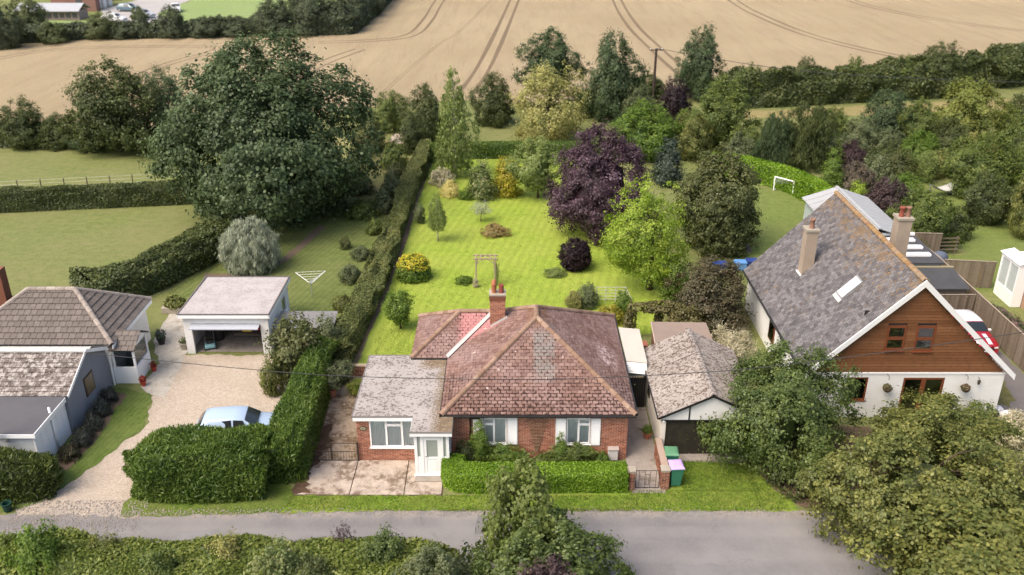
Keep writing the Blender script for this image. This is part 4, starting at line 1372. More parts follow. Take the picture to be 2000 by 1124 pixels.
# porch
PY = 32.03
porch = MB()
for x0, x1 in ((-4.20, -4.07), (-3.94, -3.80), (-3.07, -2.95), (-2.83, -2.70)):
    porch.box(x0, x1, PY, PY + 0.09, 0.12, FZ - 0.142)
porch.box(-4.07, -3.94, PY + 0.01, PY + 0.08, 0.12, 1.05)
porch.box(-2.95, -2.83, PY + 0.01, PY + 0.08, 0.12, 1.05)
porch.box(-3.80, -3.07, PY, PY + 0.09, 2.04, 2.09)
porch.box(-4.25, -2.65, PY - 0.03, PY + 0.1, 0.03, 0.12)
for x in (-4.2, -2.78):
    porch.box(x, x + 0.08, PY + 0.1, 33.25, 0.03, 0.75)
    porch.box(x, x + 0.08, 33.05, 33.26, 0.75, FZ - 0.142)
    porch.box(x, x + 0.08, PY + 0.1, 33.05, 2.14, FZ - 0.142)
porch_o = porch.build("porch", UPVC, B, bevel=0.006)
door = MB()
DX0, DX1, DZ0, DZ1 = -3.795, -3.075, 0.125, 2.035
door.box(DX0, DX0 + 0.12, PY + 0.015, PY + 0.07, DZ0, DZ1)
door.box(DX1 - 0.12, DX1, PY + 0.015, PY + 0.07, DZ0, DZ1)
door.box(DX0 + 0.12, DX1 - 0.12, PY + 0.015, PY + 0.07, DZ1 - 0.12, DZ1)
door.box(DX0 + 0.12, DX1 - 0.12, PY + 0.015, PY + 0.07, 0.92, 1.04)
door.box(DX0 + 0.12, DX1 - 0.12, PY + 0.015, PY + 0.07, DZ0, DZ0 + 0.14)
door.box(DX0 + 0.12, DX1 - 0.12, PY + 0.035, PY + 0.06, DZ0 + 0.14, 0.92)
door.box(DX0 + 0.16, DX1 - 0.16, PY + 0.022, PY + 0.034, DZ0 + 0.19, 0.87)
door_o = door.build("door", UPVC, porch_o, bevel=0.006)
def vpane(parent, x0, x1, z0, z1, y, mat, name="pane"):
    return MB().poly([(x0, y, z0), (x1, y, z0), (x1, y, z1), (x0, y, z1)]).build(name, mat, parent)
vpane(porch_o, DX0 + 0.11, DX1 - 0.11, 1.03, DZ1 - 0.11, PY + 0.045, FROST, "door_pane")
vpane(porch_o, -4.07, -3.94, 1.05, FZ - 0.15, PY + 0.045, FROST, "side_light")
vpane(porch_o, -2.95, -2.83, 1.05, FZ - 0.15, PY + 0.045, FROST, "side_light")
vpane(porch_o, -3.80, -3.07, 2.09, FZ - 0.15, PY + 0.045, FROST, "top_light")
for x in (-4.16, -2.74):
    MB().poly([(x, PY + 0.1, 0.75), (x, 33.05, 0.75), (x, 33.05, 2.14), (x, PY + 0.1, 2.14)]).build("side_pane", SMOKED, porch_o)
MB().bar((DX0 + 0.05, PY + 0.0, 1.10), (DX0 + 0.17, PY + 0.0, 1.10), 0.03).build("door_handle", STEEL, porch_o)
box("step", PATHC, B, -4.2, -2.7, 31.62, 31.99, 0.063, 0.11, bevel=0.01)
# plaque, meter box, trellis
pq = thing("house_plaque", "small oval house sign on the brickwork left of the wide window", "sign", (-6.58, EY - 0.014, 1.72))
e_ = [(0.17 * math.cos(2 * PI * i / 28), 0, 0.10 * math.sin(2 * PI * i / 28)) for i in range(28)]
MB().prism([(x, -0.02, z) for x, y, z in e_], (0, 0.018, 0)).build("plate", plain("plaque_green", (0.09, 0.10, 0.055), (0.06, 0.06, 0.03), 0.6), pq, local=True)
MB().prism([(x * 0.72, -0.026, z * 0.62) for x, y, z in e_], (0, 0.005, 0)).build("face", plain("plaque_cream", (0.48, 0.42, 0.28), (0.40, 0.34, 0.22), 0.6), pq, local=True)
nm = MB()
for x in (-0.045, 0.0, 0.045):
    nm.box(x - 0.012, x + 0.012, -0.030, -0.0265, -0.028, 0.028)
nm.build("number", BLACK_PAINT, pq, local=True)
mbx = thing("meter_box", "white meter box on the front wall beside the right corner", "meter box", (4.52, FW - 0.014, 0.05))
MB().box(-0.22, 0.22, -0.20, 0.0, 0.0, 0.56).build("case", plain("meter_white", (0.62, 0.60, 0.57), (0.45, 0.42, 0.38), 0.6, 3, 14), mbx, local=True, bevel=0.02)
MB().prism([(-0.25, -0.24, 0.562), (0.25, -0.24, 0.562), (0.25, 0.0, 0.60), (-0.25, 0.0, 0.60)], (0, 0, 0.03)).build("lid", plain("meter_lid", (0.42, 0.36, 0.32), (0.32, 0.27, 0.24), 0.7), mbx, local=True)
TRW = plain("weathered_lath", (0.30, 0.20, 0.12), (0.22, 0.14, 0.085), 0.9, 5, 20, 0.1)
tr = thing("fan_trellis", "brown wooden fan trellis fixed to the front wall between the shuttered windows", "trellis", (1.10, FW - 0.03, 0.40))
for i in range(7):
    t_ = (i - 3) / 3
    MB().bar((t_ * 0.05, -0.012, 0), (t_ * 0.44, -0.012, 1.83), 0.018, 0.014, up=(0, 1, 0)).build("upright", TRW, tr, local=True)
for j in range(9):
    z = 0.35 + j * 0.175
    hw_ = 0.05 + 0.39 * z / 1.83 + 0.02
    MB().bar((-hw_, -0.027, z), (hw_, -0.027, z), 0.014, 0.018).build("crossbar", TRW, tr, local=True)

# ================================================================== carport and the white shed beside the bungalow
cp = thing("carport", "white sheet-roofed carport closing the gap between bungalow and white shed", "carport", (6.05, 39, 0))
MB().prism([(5.56, 38.0, 2.40), (6.55, 37.8, 2.40), (6.62, 41.4, 2.36), (5.56, 41.6, 2.36)], (0, 0, 0.05)).build("roof", plain("painted_sheet", (0.50, 0.46, 0.40), (0.42, 0.38, 0.33), 0.7, 0.9, 6, 0.05), cp)
for i in range(6):
    zz, yy = 2.39 - i * 0.075, 37.98 - i * 0.05
    MB().prism([(5.56, yy, zz), (6.53, yy - 0.18, zz), (6.53, yy - 0.20, zz - 0.068), (5.56, yy - 0.02, zz - 0.068)], (0, 0.015, 0)).build("fascia_board", UPVC, cp)
MB().box(5.56, 6.52, 37.52, 37.56, 1.72, 1.92).build("sign_board", BLACK_PAINT, cp)
lt = MB()
rr = random.Random(4)
x = 5.72
while x < 6.38:
    w_ = rr.uniform(0.022, 0.045)
    lt.box(x, x + 0.014, 37.512, 37.519, 1.785, 1.865)
    if rr.random() < 0.6:
        lt.box(x + 0.014, x + w_, 37.512, 37.519, 1.845, 1.862)
    if rr.random() < 0.5:
        lt.box(x + 0.014, x + w_, 37.512, 37.519, 1.787, 1.803)
    x += w_ + 0.016
lto = lt.build("lettering", plain("gilt_letters", (0.55, 0.45, 0.30), (0.4, 0.32, 0.2), 0.5), cp)
lto["kind"] = "stuff"
for i in range(9):
    MB().box(5.55 + i * 0.108, 5.55 + i * 0.108 + 0.102, 37.60, 37.63, 0.06, 1.71).build("gate_board", BLACK_PAINT, cp)
MB().lathe((5.98, 37.58, 1.36), [(0, -0.03), (0.025, -0.02), (0.03, 0.0), (0.02, 0.02), (0, 0.03)], 10).build("latch", plain("brass", (0.6, 0.5, 0.25), (0.5, 0.4, 0.2), 0.3, metal=0.8), cp)
box("post", BLACK_PAINT, cp, 5.46, 5.545, 37.55, 37.63, 0, 2.05)

ASB = None
def corr_mat():
    m, nt, b = new_mat("mossy_cement_sheet")
    g = NT(nt)
    n1 = g.noise(0.9, 5, 0.65)
    n2 = g.noise(6.0, 4, 0.75)
    n3 = g.noise(13, 3, 0.7)
    col = g.mix(g.piece(), (0.28, 0.25, 0.23), (0.34, 0.305, 0.28))
    col = g.mix(g.math('MULTIPLY', g.step(n3, 0.42, 0.68), 0.6), col, (0.16, 0.135, 0.115))
    sp = g.step(g.math('ADD', n2, g.math('MULTIPLY', n1, 0.25)), 0.62, 0.69)
    col = g.mix(g.math('MULTIPLY', sp, 0.85), col, (0.085, 0.06, 0.045))
    lw = g.step(g.noise(14, 3, 0.6, vec=g.map(loc=(4, 4, 4))), 0.60, 0.68)
    col = g.mix(g.math('MULTIPLY', lw, 0.5), col, (0.55, 0.48, 0.42))
    g.L(col, b.inputs["Base Color"])
    b.inputs["Roughness"].default_value = 0.92
    g.bump(b, n3, 0.3, 0.015)
    return m
ASB = corr_mat()
S = thing("white_shed", "white rendered garage with mossy grey corrugated gable roof and black board doors", "garage", (8.8, 36.6, 0))
SX0, SX1, SXR, SE, SR = 6.50, 11.12, 8.82, 2.06, 3.22
SY0, SY1 = 33.50, 39.75
wl = MB()
wl.box(6.66, 6.80, 33.80, 39.6, 0, 2.04)
wl.box(10.85, 10.99, 33.80, 39.6, 0, 2.04)
wl.box(6.80, 10.85, 39.45, 39.6, 0, 2.04)
wl.prism([(6.80, 39.45, 2.04), (10.85, 39.45, 2.04), (SXR, 39.45, SR - 0.1)], (0, 0.14, 0))
wl.box(6.66, 6.86, 33.66, 33.798, 0, 2.04)
wl.box(10.8, 10.99, 33.66, 33.798, 0, 2.04)
wl.build("wall", CREAM_WALL, S)
gb = MB().prism([(6.66, 33.64, 1.90), (10.99, 33.64, 1.90), (10.99, 33.64, 2.05), (SXR, 33.64, SR - 0.10), (6.66, 33.64, 2.05)], (0, 0.10, 0))
gb.build("gable", WHITE_WALL, S)
MB().box(7.83, 7.89, 33.615, 33.638, 1.92, 2.58).build("gable_strip", BLACK_PAINT, S)
MB().box(6.66, 10.99, 33.60, 33.638, 1.86, 1.915).build("door_head", BLACK_PAINT, S)
DOORM = plain("tarred_boards", (0.020, 0.017, 0.014), (0.055, 0.05, 0.028), 0.8, 2.5, 9, 0.3)
rr = random.Random(8)
x = 6.87
while x < 10.78:
    MB().box(x, x + 0.118, 33.72 + rr.uniform(-.006, .006), 33.75, 0.04 + rr.uniform(0, .03), 1.86).build("door_board", DOORM, S)
    x += 0.124
MB().box(6.6, 6.658, 37.0, 37.5, 0.95, 1.75).build("side_window", SMOKED, S)
sroof = MB()
sroof.poly([(SX0 + .03, SY0 + .03, SE - 0.02), (SXR, SY0 + .03, SR - 0.02), (SXR, SY1, SR - 0.02), (SX0 + .03, SY1, SE - 0.02)])
sroof.poly([(SX1 - .03, SY0 + .03, SE - 0.02), (SX1 - .03, SY1, SE - 0.02), (SXR, SY1, SR - 0.02), (SXR, SY0 + .03, SR - 0.02)])
sro = sroof.build("roof", BLACK_PAINT, S)
def corrugated(roof, a, b, along, rows, cols, mat, amp=0.022, pitch=0.146, name="roof_sheet", thick=0.012):
    """sheets between eave point a and ridge point b, repeated along 'along'; each sheet is a piece"""
    a, b, al = Vector(a), Vector(b), Vector(along)
    L = al.length
    d = al.normalized()
    upv = (b - a)
    n = d.cross(upv).normalized()
    if n.z < 0:
        n = -n
    w = L / cols
    for c in range(cols):
        for r in range(rows):
            p0 = a + upv * (r / rows) - upv.normalized() * (0.05 if r else 0.0)
            p1 = a + upv * ((r + 1) / rows)
            nseg = int(w / pitch * 6)
            vv, ff = [], []
            for i in range(nseg + 1):
                s = w * i / nseg * (1.0 if c == cols - 1 else 1.012)
                z = amp * math.sin(2 * PI * (w * c + s) / pitch) + (0.012 if c % 2 else 0.0)
                lo = 0.035 + 0.014 * 1
                vv += [p0 + d * (w * c + s) + n * (z + lo), p1 + d * (w * c + s) + n * (z + lo - 0.014), p0 + d * (w * c + s) + n * (z + lo - thick)]
            for i in range(nseg):
                k = 3 * i
                ff += [(k, k + 3, k + 4, k + 1), (k + 2, k + 5, k + 3, k)]
            MB().raw(vv, ff, rr.random()).build(name, mat, roof)
corrugated(sro, (SX0, SY0, SE), (SXR, SY0, SR), (0, SY1 - SY0, 0), 1, 8, ASB)
corrugated(sro, (SX1, SY0, SE), (SXR, SY0, SR), (0, SY1 - SY0, 0), 1, 8, ASB)
jt = MB()     # raised laps between the sheets
for c in range(1, 8):
    y = SY0 + (SY1 - SY0) * c / 8
    for xe in (SX0, SX1):
        jt.bar((xe, y, SE + 0.07), (SXR, y, SR + 0.07), 0.03, 0.014)
jt.build("sheet_laps", plain("cement_lap", (0.42, 0.37, 0.33), (0.16, 0.13, 0.11), 0.9, 3, 16), sro)
ridge_run(sro, (SXR, SY0 - 0.03, SR + 0.06), (SXR, SY1 + 0.02, SR + 0.06), ASB, w=0.30, step=0.62, name="ridge_cap", h=0.06)
bg_ = MB()
bg_.bar((SX0 - 0.02, SY0 - 0.02, SE + 0.0), (SXR, SY0 - 0.02, SR + 0.0), 0.03, 0.10)
bg_.bar((SX1 + 0.02, SY0 - 0.02, SE + 0.0), (SXR, SY0 - 0.02, SR + 0.0), 0.03, 0.10)
bg_.build("bargeboard", BLACK_PAINT, S)
MB().box(SX0 - 0.07, SX0 + 0.01, SY0, SY1, SE - 0.05, SE + 0.03).build("gutter", BLACK_PLASTIC, S)
MB().lathe((6.74, 33.60, 1.86), [(0, -0.05), (0.05, -0.03), (0.06, 0.0), (0.04, 0.04), (0, 0.05)], 10).build("lamp", UPVC, S)

bs3 = thing("brown_shed", "low brown felt-roofed shed behind the white garage", "shed", (8.6, 41.2, 0))
box("wall", plain("brown_boards", (0.16, 0.085, 0.055), (0.11, 0.06, 0.04), 0.9, 3, 12), bs3, 7.5, 10.3, 40.0, 42.6, 0, 1.92)
MB().prism([(7.35, 39.86, 1.95), (10.4, 39.86, 1.95), (10.4, 42.8, 2.02), (7.5, 42.9, 2.02)], (0, 0, 0.05)).build("roof", plain("brown_felt", (0.26, 0.20, 0.165), (0.19, 0.145, 0.12), 0.9, 1, 9), bs3)
MB().bar((7.32, 39.84, 2.0), (7.47, 42.9, 2.05), 0.05, 0.09).build("roof_edge", plain("pale_edge", (0.45, 0.36, 0.29), (0.34, 0.26, 0.2), 0.8), bs3)
gbn = thing("compost_bin", "dark green bin with brick-red lid tucked behind the carport", "bin", (6.95, 42.2, 0))
MB().box(-0.27, 0.27, -0.25, 0.25, 0, 1.05).build("body", plain("bottle_green", (0.02, 0.10, 0.055), (0.015, 0.07, 0.04), 0.5), gbn, local=True, bevel=0.04)
MB().box(-0.30, 0.30, -0.28, 0.28, 1.055, 1.15).build("lid", plain("brick_red_lid", (0.36, 0.13, 0.09), (0.28, 0.10, 0.07), 0.7), gbn, local=True, bevel=0.03)
# ================================================================== the chalet house on the right
R_ = thing("chalet_house", "white chalet house with brown boarded gable and steep lichened grey slate roof", "house", (18.6, 42.5, 0))
def slate_mat():
    m, nt, b = new_mat("lichened_slates")
    g = NT(nt)
    r = g.piece()
    col = g.ramp(r, [(0.0, (0.078, 0.073, 0.076)), (0.5, (0.122, 0.114, 0.117)), (1.0, (0.175, 0.165, 0.166))])
    n1, n2, n3 = g.noise(0.7, 4, 0.6), g.noise(4.5, 4, 0.7), g.noise(11, 4, 0.7)
    col = g.mix(g.math('MULTIPLY', g.step(n3, 0.5, 0.66), 0.6), col, (0.05, 0.046, 0.048))
    col = g.mix(g.math('MULTIPLY', g.step(g.noise(6, 3, 0.6, vec=g.map(loc=(2, 5, 8))), 0.58, 0.66), 0.45), col, (0.25, 0.235, 0.225))
    z = g.sep()[2]
    hi = g.step(z, 4.9, 7.0)
    li = g.step(g.math('ADD', g.math('ADD', g.math('MULTIPLY', n2, 0.6), g.math('MULTIPLY', n1, 0.4)), g.math('MULTIPLY', hi, 0.09)), 0.575, 0.63)
    col = g.mix(g.math('MULTIPLY', li, 0.5), col, (0.22, 0.13, 0.045))
    g.L(col, b.inputs["Base Color"])
    b.inputs["Roughness"].default_value = 0.85
    g.bump(b, n3, 0.3, 0.012)
    return m
SLATE = slate_mat()
WPOT = plain("weathered_pot", (0.27, 0.15, 0.105), (0.18, 0.10, 0.075), 0.85, 3, 14)
RX0, RX1, RXR, RE, RRZ = 13.85, 23.62, 18.62, 2.42, 7.28
RY0, RY1 = 36.62, 49.0
sl2 = (RRZ - RE) / (RXR - RX0)
wl = MB()
RH = [(15.95, 16.95, 0.95, 2.22), (18.62, 20.58, 0.05, 2.20)]
with_holes(wl, 14.12, 23.38, 36.80, 36.95, 2.46, RH)
wl.box(14.12, 14.27, 36.95, 48.8, 0, 2.46)
wl.box(23.23, 23.38, 36.95, 48.8, 0, 2.46)
wl.box(14.27, 23.23, 48.65, 48.8, 0, 2.46)
wl.prism([(14.12, 48.65, 2.46), (23.38, 48.65, 2.46), (RXR, 48.65, RRZ - 0.15)], (0, 0.15, 0))
rw = wl.build("wall", WHITE_WALL, R_)
# boarded gable: every board its own piece
CED = piece_mat("cedar_cladding", [(0.0, (0.135, 0.056, 0.022)), (0.5, (0.168, 0.072, 0.030)), (1.0, (0.20, 0.090, 0.040))], None, rough=0.6, fine=5.0, dark=0.35)
RW = [(17.30, 18.38, 3.62, 5.00), (18.68, 19.76, 3.58, 4.98)]
RW = [(17.42, 18.30, 3.66, 4.96), (18.78, 19.66, 3.62, 4.94)]
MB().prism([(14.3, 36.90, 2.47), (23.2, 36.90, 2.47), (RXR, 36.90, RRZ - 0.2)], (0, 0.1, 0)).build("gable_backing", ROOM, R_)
z = 2.49
bh = 0.152
rr = random.Random(2)
while z < RRZ - 0.25:
    zt = z + bh
    xa = RX0 + 0.16 + (zt - RE) / sl2
    xb = RX1 - 0.16 - (zt - RE) / (RRZ - RE) * (RX1 - RXR)
    segs = [(xa, xb)]
    for h in RW:
        if zt > h[2] and z < h[3]:
            ns = []
            for p, q in segs:
                if q <= h[0] or p >= h[1]:
                    ns.append((p, q))
                else:
                    ns += [(p, h[0]), (h[1], q)]
            segs = ns
    for p, q in segs:
        if q - p > 0.05:
            MB().raw([(p, 36.855, z), (q, 36.855, z), (q, 36.898, z), (p, 36.898, z), (p, 36.872, zt - 0.012), (q, 36.872, zt - 0.012), (q, 36.898, zt - 0.012), (p, 36.898, zt - 0.012)], BOXF, rr.random()).build("cladding_board", CED, R_)
    z = zt
BRIGHTGLASS = glass_mat("reflecting_glass", (0.7, 0.75, 0.75), 0.22)
FRB = plain("brown_frames", (0.17, 0.055, 0.024), (0.13, 0.04, 0.018), 0.5, 3, 14, 0.05)
for h in RW:
    w_ = front_window(R_, h[0], h[1], h[2], h[3], 36.86, [(0, 1, 0.62)], curtains=False, frame=FRB, fw=0.09, glass=BRIGHTGLASS)
    curtain_sheet(w_, h[0] + 0.45, h[1] - 0.08, 37.0, h[2] + 0.1, h[3] - 0.1, 4, mat=plain("grey_curtain", (0.33, 0.35, 0.36), (0.25, 0.27, 0.28), 0.9))
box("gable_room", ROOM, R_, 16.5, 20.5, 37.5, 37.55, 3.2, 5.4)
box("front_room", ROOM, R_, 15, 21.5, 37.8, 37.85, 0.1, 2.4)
front_window(R_, RH[0][0] + .005, RH[0][1] - .005, RH[0][2] + .005, RH[0][3] - .005, 36.85, [(0, 1, 0)], curtains=False, frame=FRB, fw=0.07)
dd = MB()
a, b, c, d = RH[1]
dd.box(a, a + 0.10, 36.80, 36.90, c, d); dd.box(b - 0.10, b, 36.80, 36.90, c, d); dd.box(a + 0.1, b - 0.1, 36.80, 36.90, d - 0.1, d)
m_ = (a + b) / 2
dd.box(m_ - 0.10, m_ + 0.10, 36.79, 36.90, c, d - 0.1)
dd.box(a + 0.1, m_ - 0.1, 36.80, 36.90, c, c + 0.22); dd.box(m_ + 0.1, b - 0.1, 36.80, 36.90, c, c + 0.22)
fd = dd.build("french_door", FRB, R_)
vpane(fd, a + 0.1, m_ - 0.1, c + 0.22, d - 0.1, 36.86, SMOKED)
vpane(fd, m_ + 0.1, b - 0.1, c + 0.22, d - 0.1, 36.86, SMOKED)
rf = MB()
rf.poly([(RX0, RY0, RE), (RXR, RY0, RRZ), (RXR, RY1, RRZ), (RX0, RY1, RE)])
rf.poly([(RX1, RY0, RE), (RX1, RY1, RE), (RXR, RY1, RRZ), (RXR, RY0, RRZ)])
rro = rf.build("roof", plain("slate_underlay", (0.04, 0.038, 0.04), (0.03, 0.03, 0.03), 0.9), R_)
ts = MB()
rbud = [300]
tile_slope(rro, [(RX0, RY1, RE), (RX0, RY0, RE), (RXR, RY0, RRZ), (RXR, RY1, RRZ)], 0.27, 0.20, SLATE, rbud, ts, seed=31, name="slate", keep=lambda p: p.y < 43.0 and p.z > 4.0, thick=0.012)
tile_slope(rro, [(RX1, RY0, RE), (RX1, RY1, RE), (RXR, RY1, RRZ), (RXR, RY0, RRZ)], 0.27, 0.20, SLATE, [0], ts, seed=32, name="slate")
o = ts.build("slates", SLATE, rro)
o["kind"] = "stuff"
ridge_run(rro, (RXR, RY0 + 0.05, RRZ + 0.05), (RXR, RY1, RRZ + 0.05), piece_mat("lichen_ridge", [(0.0, (0.22, 0.13, 0.07)), (0.5, (0.27, 0.17, 0.095)), (1.0, (0.27, 0.20, 0.14))], (0.30, 0.18, 0.05), 0.7, lth=0.45), w=0.30)
WP = plain("white_bargeboard", (0.72, 0.72, 0.71), (0.62, 0.62, 0.61), 0.5, 2, 10, 0.0, amt=0.4)
bgd = MB()
for xe in (RX0 - 0.12, RX1 + 0.12):
    sgn = -1 if xe < RXR else 1
    bgd.prism([(xe, RY0 - 0.05, RE - 0.22), (xe, RY0 - 0.05, RE + 0.08), (RXR, RY0 - 0.05, RRZ + 0.10), (RXR, RY0 - 0.05, RRZ - 0.24)], (0, 0.06, 0))
bgd.build("bargeboard", WP, R_)
MB().box(14.1, 23.4, 36.77, 36.798, 2.40, 2.48).build("band", WP, R_)
MB().tube([(RX0 - 0.05, RY0 + 0.15, RE - 0.05), (RX0 - 0.05, RY1, RE - 0.05)], 0.06, 8).build("gutter", BLACK_PLASTIC, R_)
MB().tube([(RX0 - 0.03, 40.9, RE - 0.1), (RX0 + 0.05, 40.9, RE - 0.3), (14.05, 40.9, RE - 0.6), (14.05, 40.9, 0)], 0.05, 8).build("downpipe", BLACK_PLASTIC, R_)
MB().box(14.06, 14.115, 42.6, 43.6, 0.8, 2.1).build("side_window", FRB, R_)
MB().box(14.045, 14.058, 42.7, 43.5, 0.9, 2.0).build("side_pane", SMOKED, R_)
# roof light on the left slope
def on_left(x, y, lift):
    n = Vector((-sl2, 0, 1)).normalized()
    return Vector((x, y, RE + (x - RX0) * sl2)) + n * lift
rl = MB()
q = [on_left(16.25, 39.75, 0.10), on_left(16.25, 40.55, 0.10), on_left(17.18, 40.55, 0.10), on_left(17.18, 39.75, 0.10)]
nn_ = Vector((-sl2, 0, 1)).normalized()
rl.prism([p - nn_ * 0.10 for p in q], nn_ * 0.10)
ro_ = rl.build("roof_light", plain("roof_light_frame", (0.25, 0.25, 0.25), (0.2, 0.2, 0.2), 0.5), rro)
q2 = [on_left(16.31, 39.80, 0.108), on_left(16.31, 40.50, 0.108), on_left(17.12, 40.50, 0.108), on_left(17.12, 39.80, 0.108)]
MB().poly(q2[::-1]).build("roof_light_glass", plain("bright_glass", (0.75, 0.76, 0.77), (0.68, 0.69, 0.7), 0.15, spec=0.6), rro)
MB().bar(on_left(16.18, 39.72, 0.05), on_left(16.18, 40.6, 0.05), 0.22, 0.03, up=tuple(nn_)).build("roof_light_apron", LEAD, rro)
# two rendered chimney stacks
RENDER = plain("stack_render", (0.36, 0.29, 0.225), (0.25, 0.20, 0.155), 0.9, 1.5, 8, 0.2)
def render_stack(x0, x1, y0, y1, zb, zt, pots):
    o = MB().box(x0, x1, y0, y1, zb, zt).build("chimney", RENDER, R_)
    MB().box(x0 - 0.06, x1 + 0.06, y0 - 0.06, y1 + 0.06, zt + 0.002, zt + 0.12).build("cap", CEMENT, o)
    for px, py, m in pots:
        MB().lathe((px, py, zt + 0.12), [(0.15, 0), (0.13, 0.12), (0.12, 0.42), (0.15, 0.45), (0.15, 0.52), (0.10, 0.52), (0.09, 0.2)], 14).build("pot", m, o, smooth=True)
    return o
c1 = render_stack(15.62, 16.22, 44.2, 44.85, 3.9, 6.72, [(15.92, 44.5, WPOT)])
MB().bar((15.58, 44.16, 4.22), (15.58, 44.9, 4.22), 0.10, 0.05).build("chimney_apron", UPVC, c1)
render_stack(19.9, 20.6, 43.2, 43.9, 5.0, 7.75, [(20.1, 43.5, POT_B), (20.42, 43.5, WPOT)])
# wall fittings
def wall_basket(x, label):
    t = thing("hanging_basket", label, "basket", (x, 36.78, 1.55), "hanging baskets on the chalet front")
    MB().tube([(0, 0.0, 0.85), (0, -0.02, 0.88), (0, -0.26, 0.86), (0, -0.28, 0.70)], 0.012, 6).build("bracket", IRON, t, local=True)
    MB().lathe((0, -0.28, 0.05), [(0.0, 0), (0.12, 0.03), (0.19, 0.12), (0.21, 0.2), (0.0, 0.19)], 14).build("bowl", plain("moss_liner", (0.08, 0.06, 0.03), (0.05, 0.045, 0.02), 0.95), t, local=True)
    V, F, v, _ = crown(int(x * 10), 0.22, 0.22, 0.22, 0.48, 'low', 0.07, k=2.5, core=0.5)
    V[:, 1] -= 0.28
    o = bpy.data.objects.new("flowers", np_mesh("flowers", V, F, v, BASKET))
    link(o, t)
BASKET = leaf_mat("basket_flowers", (0.05, 0.09, 0.02), (0.14, 0.14, 0.06), (0.45, 0.22, 0.22))
wall_basket(17.78, "hanging basket on the white wall left of the brown french doors")
wall_basket(21.50, "hanging basket on the white wall right of the brown french doors")
wlp = thing("wall_lantern", "small dark lantern on the white wall near the chalet's right corner", "lamp", (22.12, 36.78, 1.95))
MB().tube([(0, 0, 0.30), (0, -0.16, 0.33), (0, -0.17, 0.24)], 0.012, 6).build("arm", IRON, wlp, local=True)
MB().lathe((0, -0.17, 0), [(0.0, 0), (0.05, 0.0), (0.085, 0.18), (0.04, 0.24), (0.0, 0.26)], 6).build("lantern", IRON, wlp, local=True)

# ------------------------------------------------------------------ behind the chalet
GREYM = plain("grey_sheet_roof", (0.37, 0.375, 0.375), (0.31, 0.315, 0.32), 0.6, 0.8, 6, 0.05)
br = thing("summer_house", "pale grey sheet-roofed summer house behind the chalet's ridge", "outbuilding", (23.6, 58.5, 0))
box("wall", plain("duck_egg_boards", (0.42, 0.48, 0.46), (0.35, 0.40, 0.39), 0.7), br, 21.55, 25.9, 54.2, 62.3, 0, 2.28)
MB().prism([(21.55, 62.1, 2.28), (25.9, 62.1, 2.28), (23.75, 62.1, 3.05)], (0, 0.15, 0)).build("gable", plain("duck_egg_gable", (0.42, 0.48, 0.46), (0.35, 0.40, 0.39), 0.7), br)
bro = MB().poly([(21.3, 54, 2.26), (23.75, 54, 3.08), (23.75, 62.6, 3.08), (21.3, 62.6, 2.26)]).poly([(26.15, 54, 2.26), (26.15, 62.6, 2.26), (23.75, 62.6, 3.08), (23.75, 54, 3.08)]).build("roof", GREYM, br)
for i in range(10):
    y0 = 54 + i * 0.86
    MB().prism([(21.3, y0, 2.27), (23.75, y0, 3.09), (23.75, y0 + 0.80, 3.09), (21.3, y0 + 0.80, 2.27)], (0, 0, 0.025)).build("roof_panel", GREYM, bro)
    MB().prism([(26.15, y0, 2.27), (23.75, y0, 3.09), (23.75, y0 + 0.80, 3.09), (26.15, y0 + 0.80, 2.27)], (0, 0, 0.025)).build("roof_panel", GREYM, bro)
MB().bar((23.75, 54, 3.14), (23.75, 62.6, 3.14), 0.22, 0.05).build("ridge_cap", GREYM, bro)
ex = thing("flat_roof_annexe", "dark flat-roofed annexe with white roof lights right of the chalet chimney", "annexe", (24.7, 52, 0))
box("wall", WHITE_WALL, ex, 23.45, 26.0, 49.9, 54.0, 0, 2.45)
DFELT = plain("black_felt", (0.055, 0.055, 0.058), (0.085, 0.085, 0.088), 0.85, 1.2, 9, 0.1)
exr = box("roof", DFELT, ex, 23.3, 26.15, 49.7, 54.2, 2.46, 2.58)
box("parapet", UPVC, exr, 23.3, 26.15, 54.205, 54.45, 2.3, 2.72)
for y in (50.6, 51.8, 53.0):
    MB().box(23.7, 25.7, y, y + 0.42, 2.585, 2.75).build("roof_light", UPVC, exr, bevel=0.03)
sh = thing("felt_shed", "small garden shed with black felt roof against the boundary fence", "shed", (25.4, 48.6, 0))
box("wall", plain("grey_boards", (0.20, 0.16, 0.12), (0.14, 0.11, 0.085), 0.9, 3, 12), sh, 24.2, 26.5, 47.4, 49.7, 0, 1.95)
MB().prism([(24.05, 47.2, 1.96), (26.65, 47.2, 1.96), (26.65, 49.66, 2.25), (24.05, 49.66, 2.25)], (0, 0, 0.05)).build("roof", DFELT, sh)
MB().bar((24.0, 49.68, 2.33), (26.7, 49.68, 2.33), 0.12, 0.08).build("roof_edge", plain("lichen_board", (0.36, 0.31, 0.19), (0.26, 0.22, 0.13), 0.9, 4, 12), sh)
FENCE = piece_mat("weathered_fence", [(0.0, (0.145, 0.110, 0.078)), (0.5, (0.19, 0.148, 0.108)), (1.0, (0.235, 0.19, 0.145))], (0.19, 0.16, 0.05), 0.5, fine=7, dark=0.3)
FCAP = plain("pale_capping", (0.36, 0.29, 0.225), (0.27, 0.215, 0.165), 0.85, 3, 12)
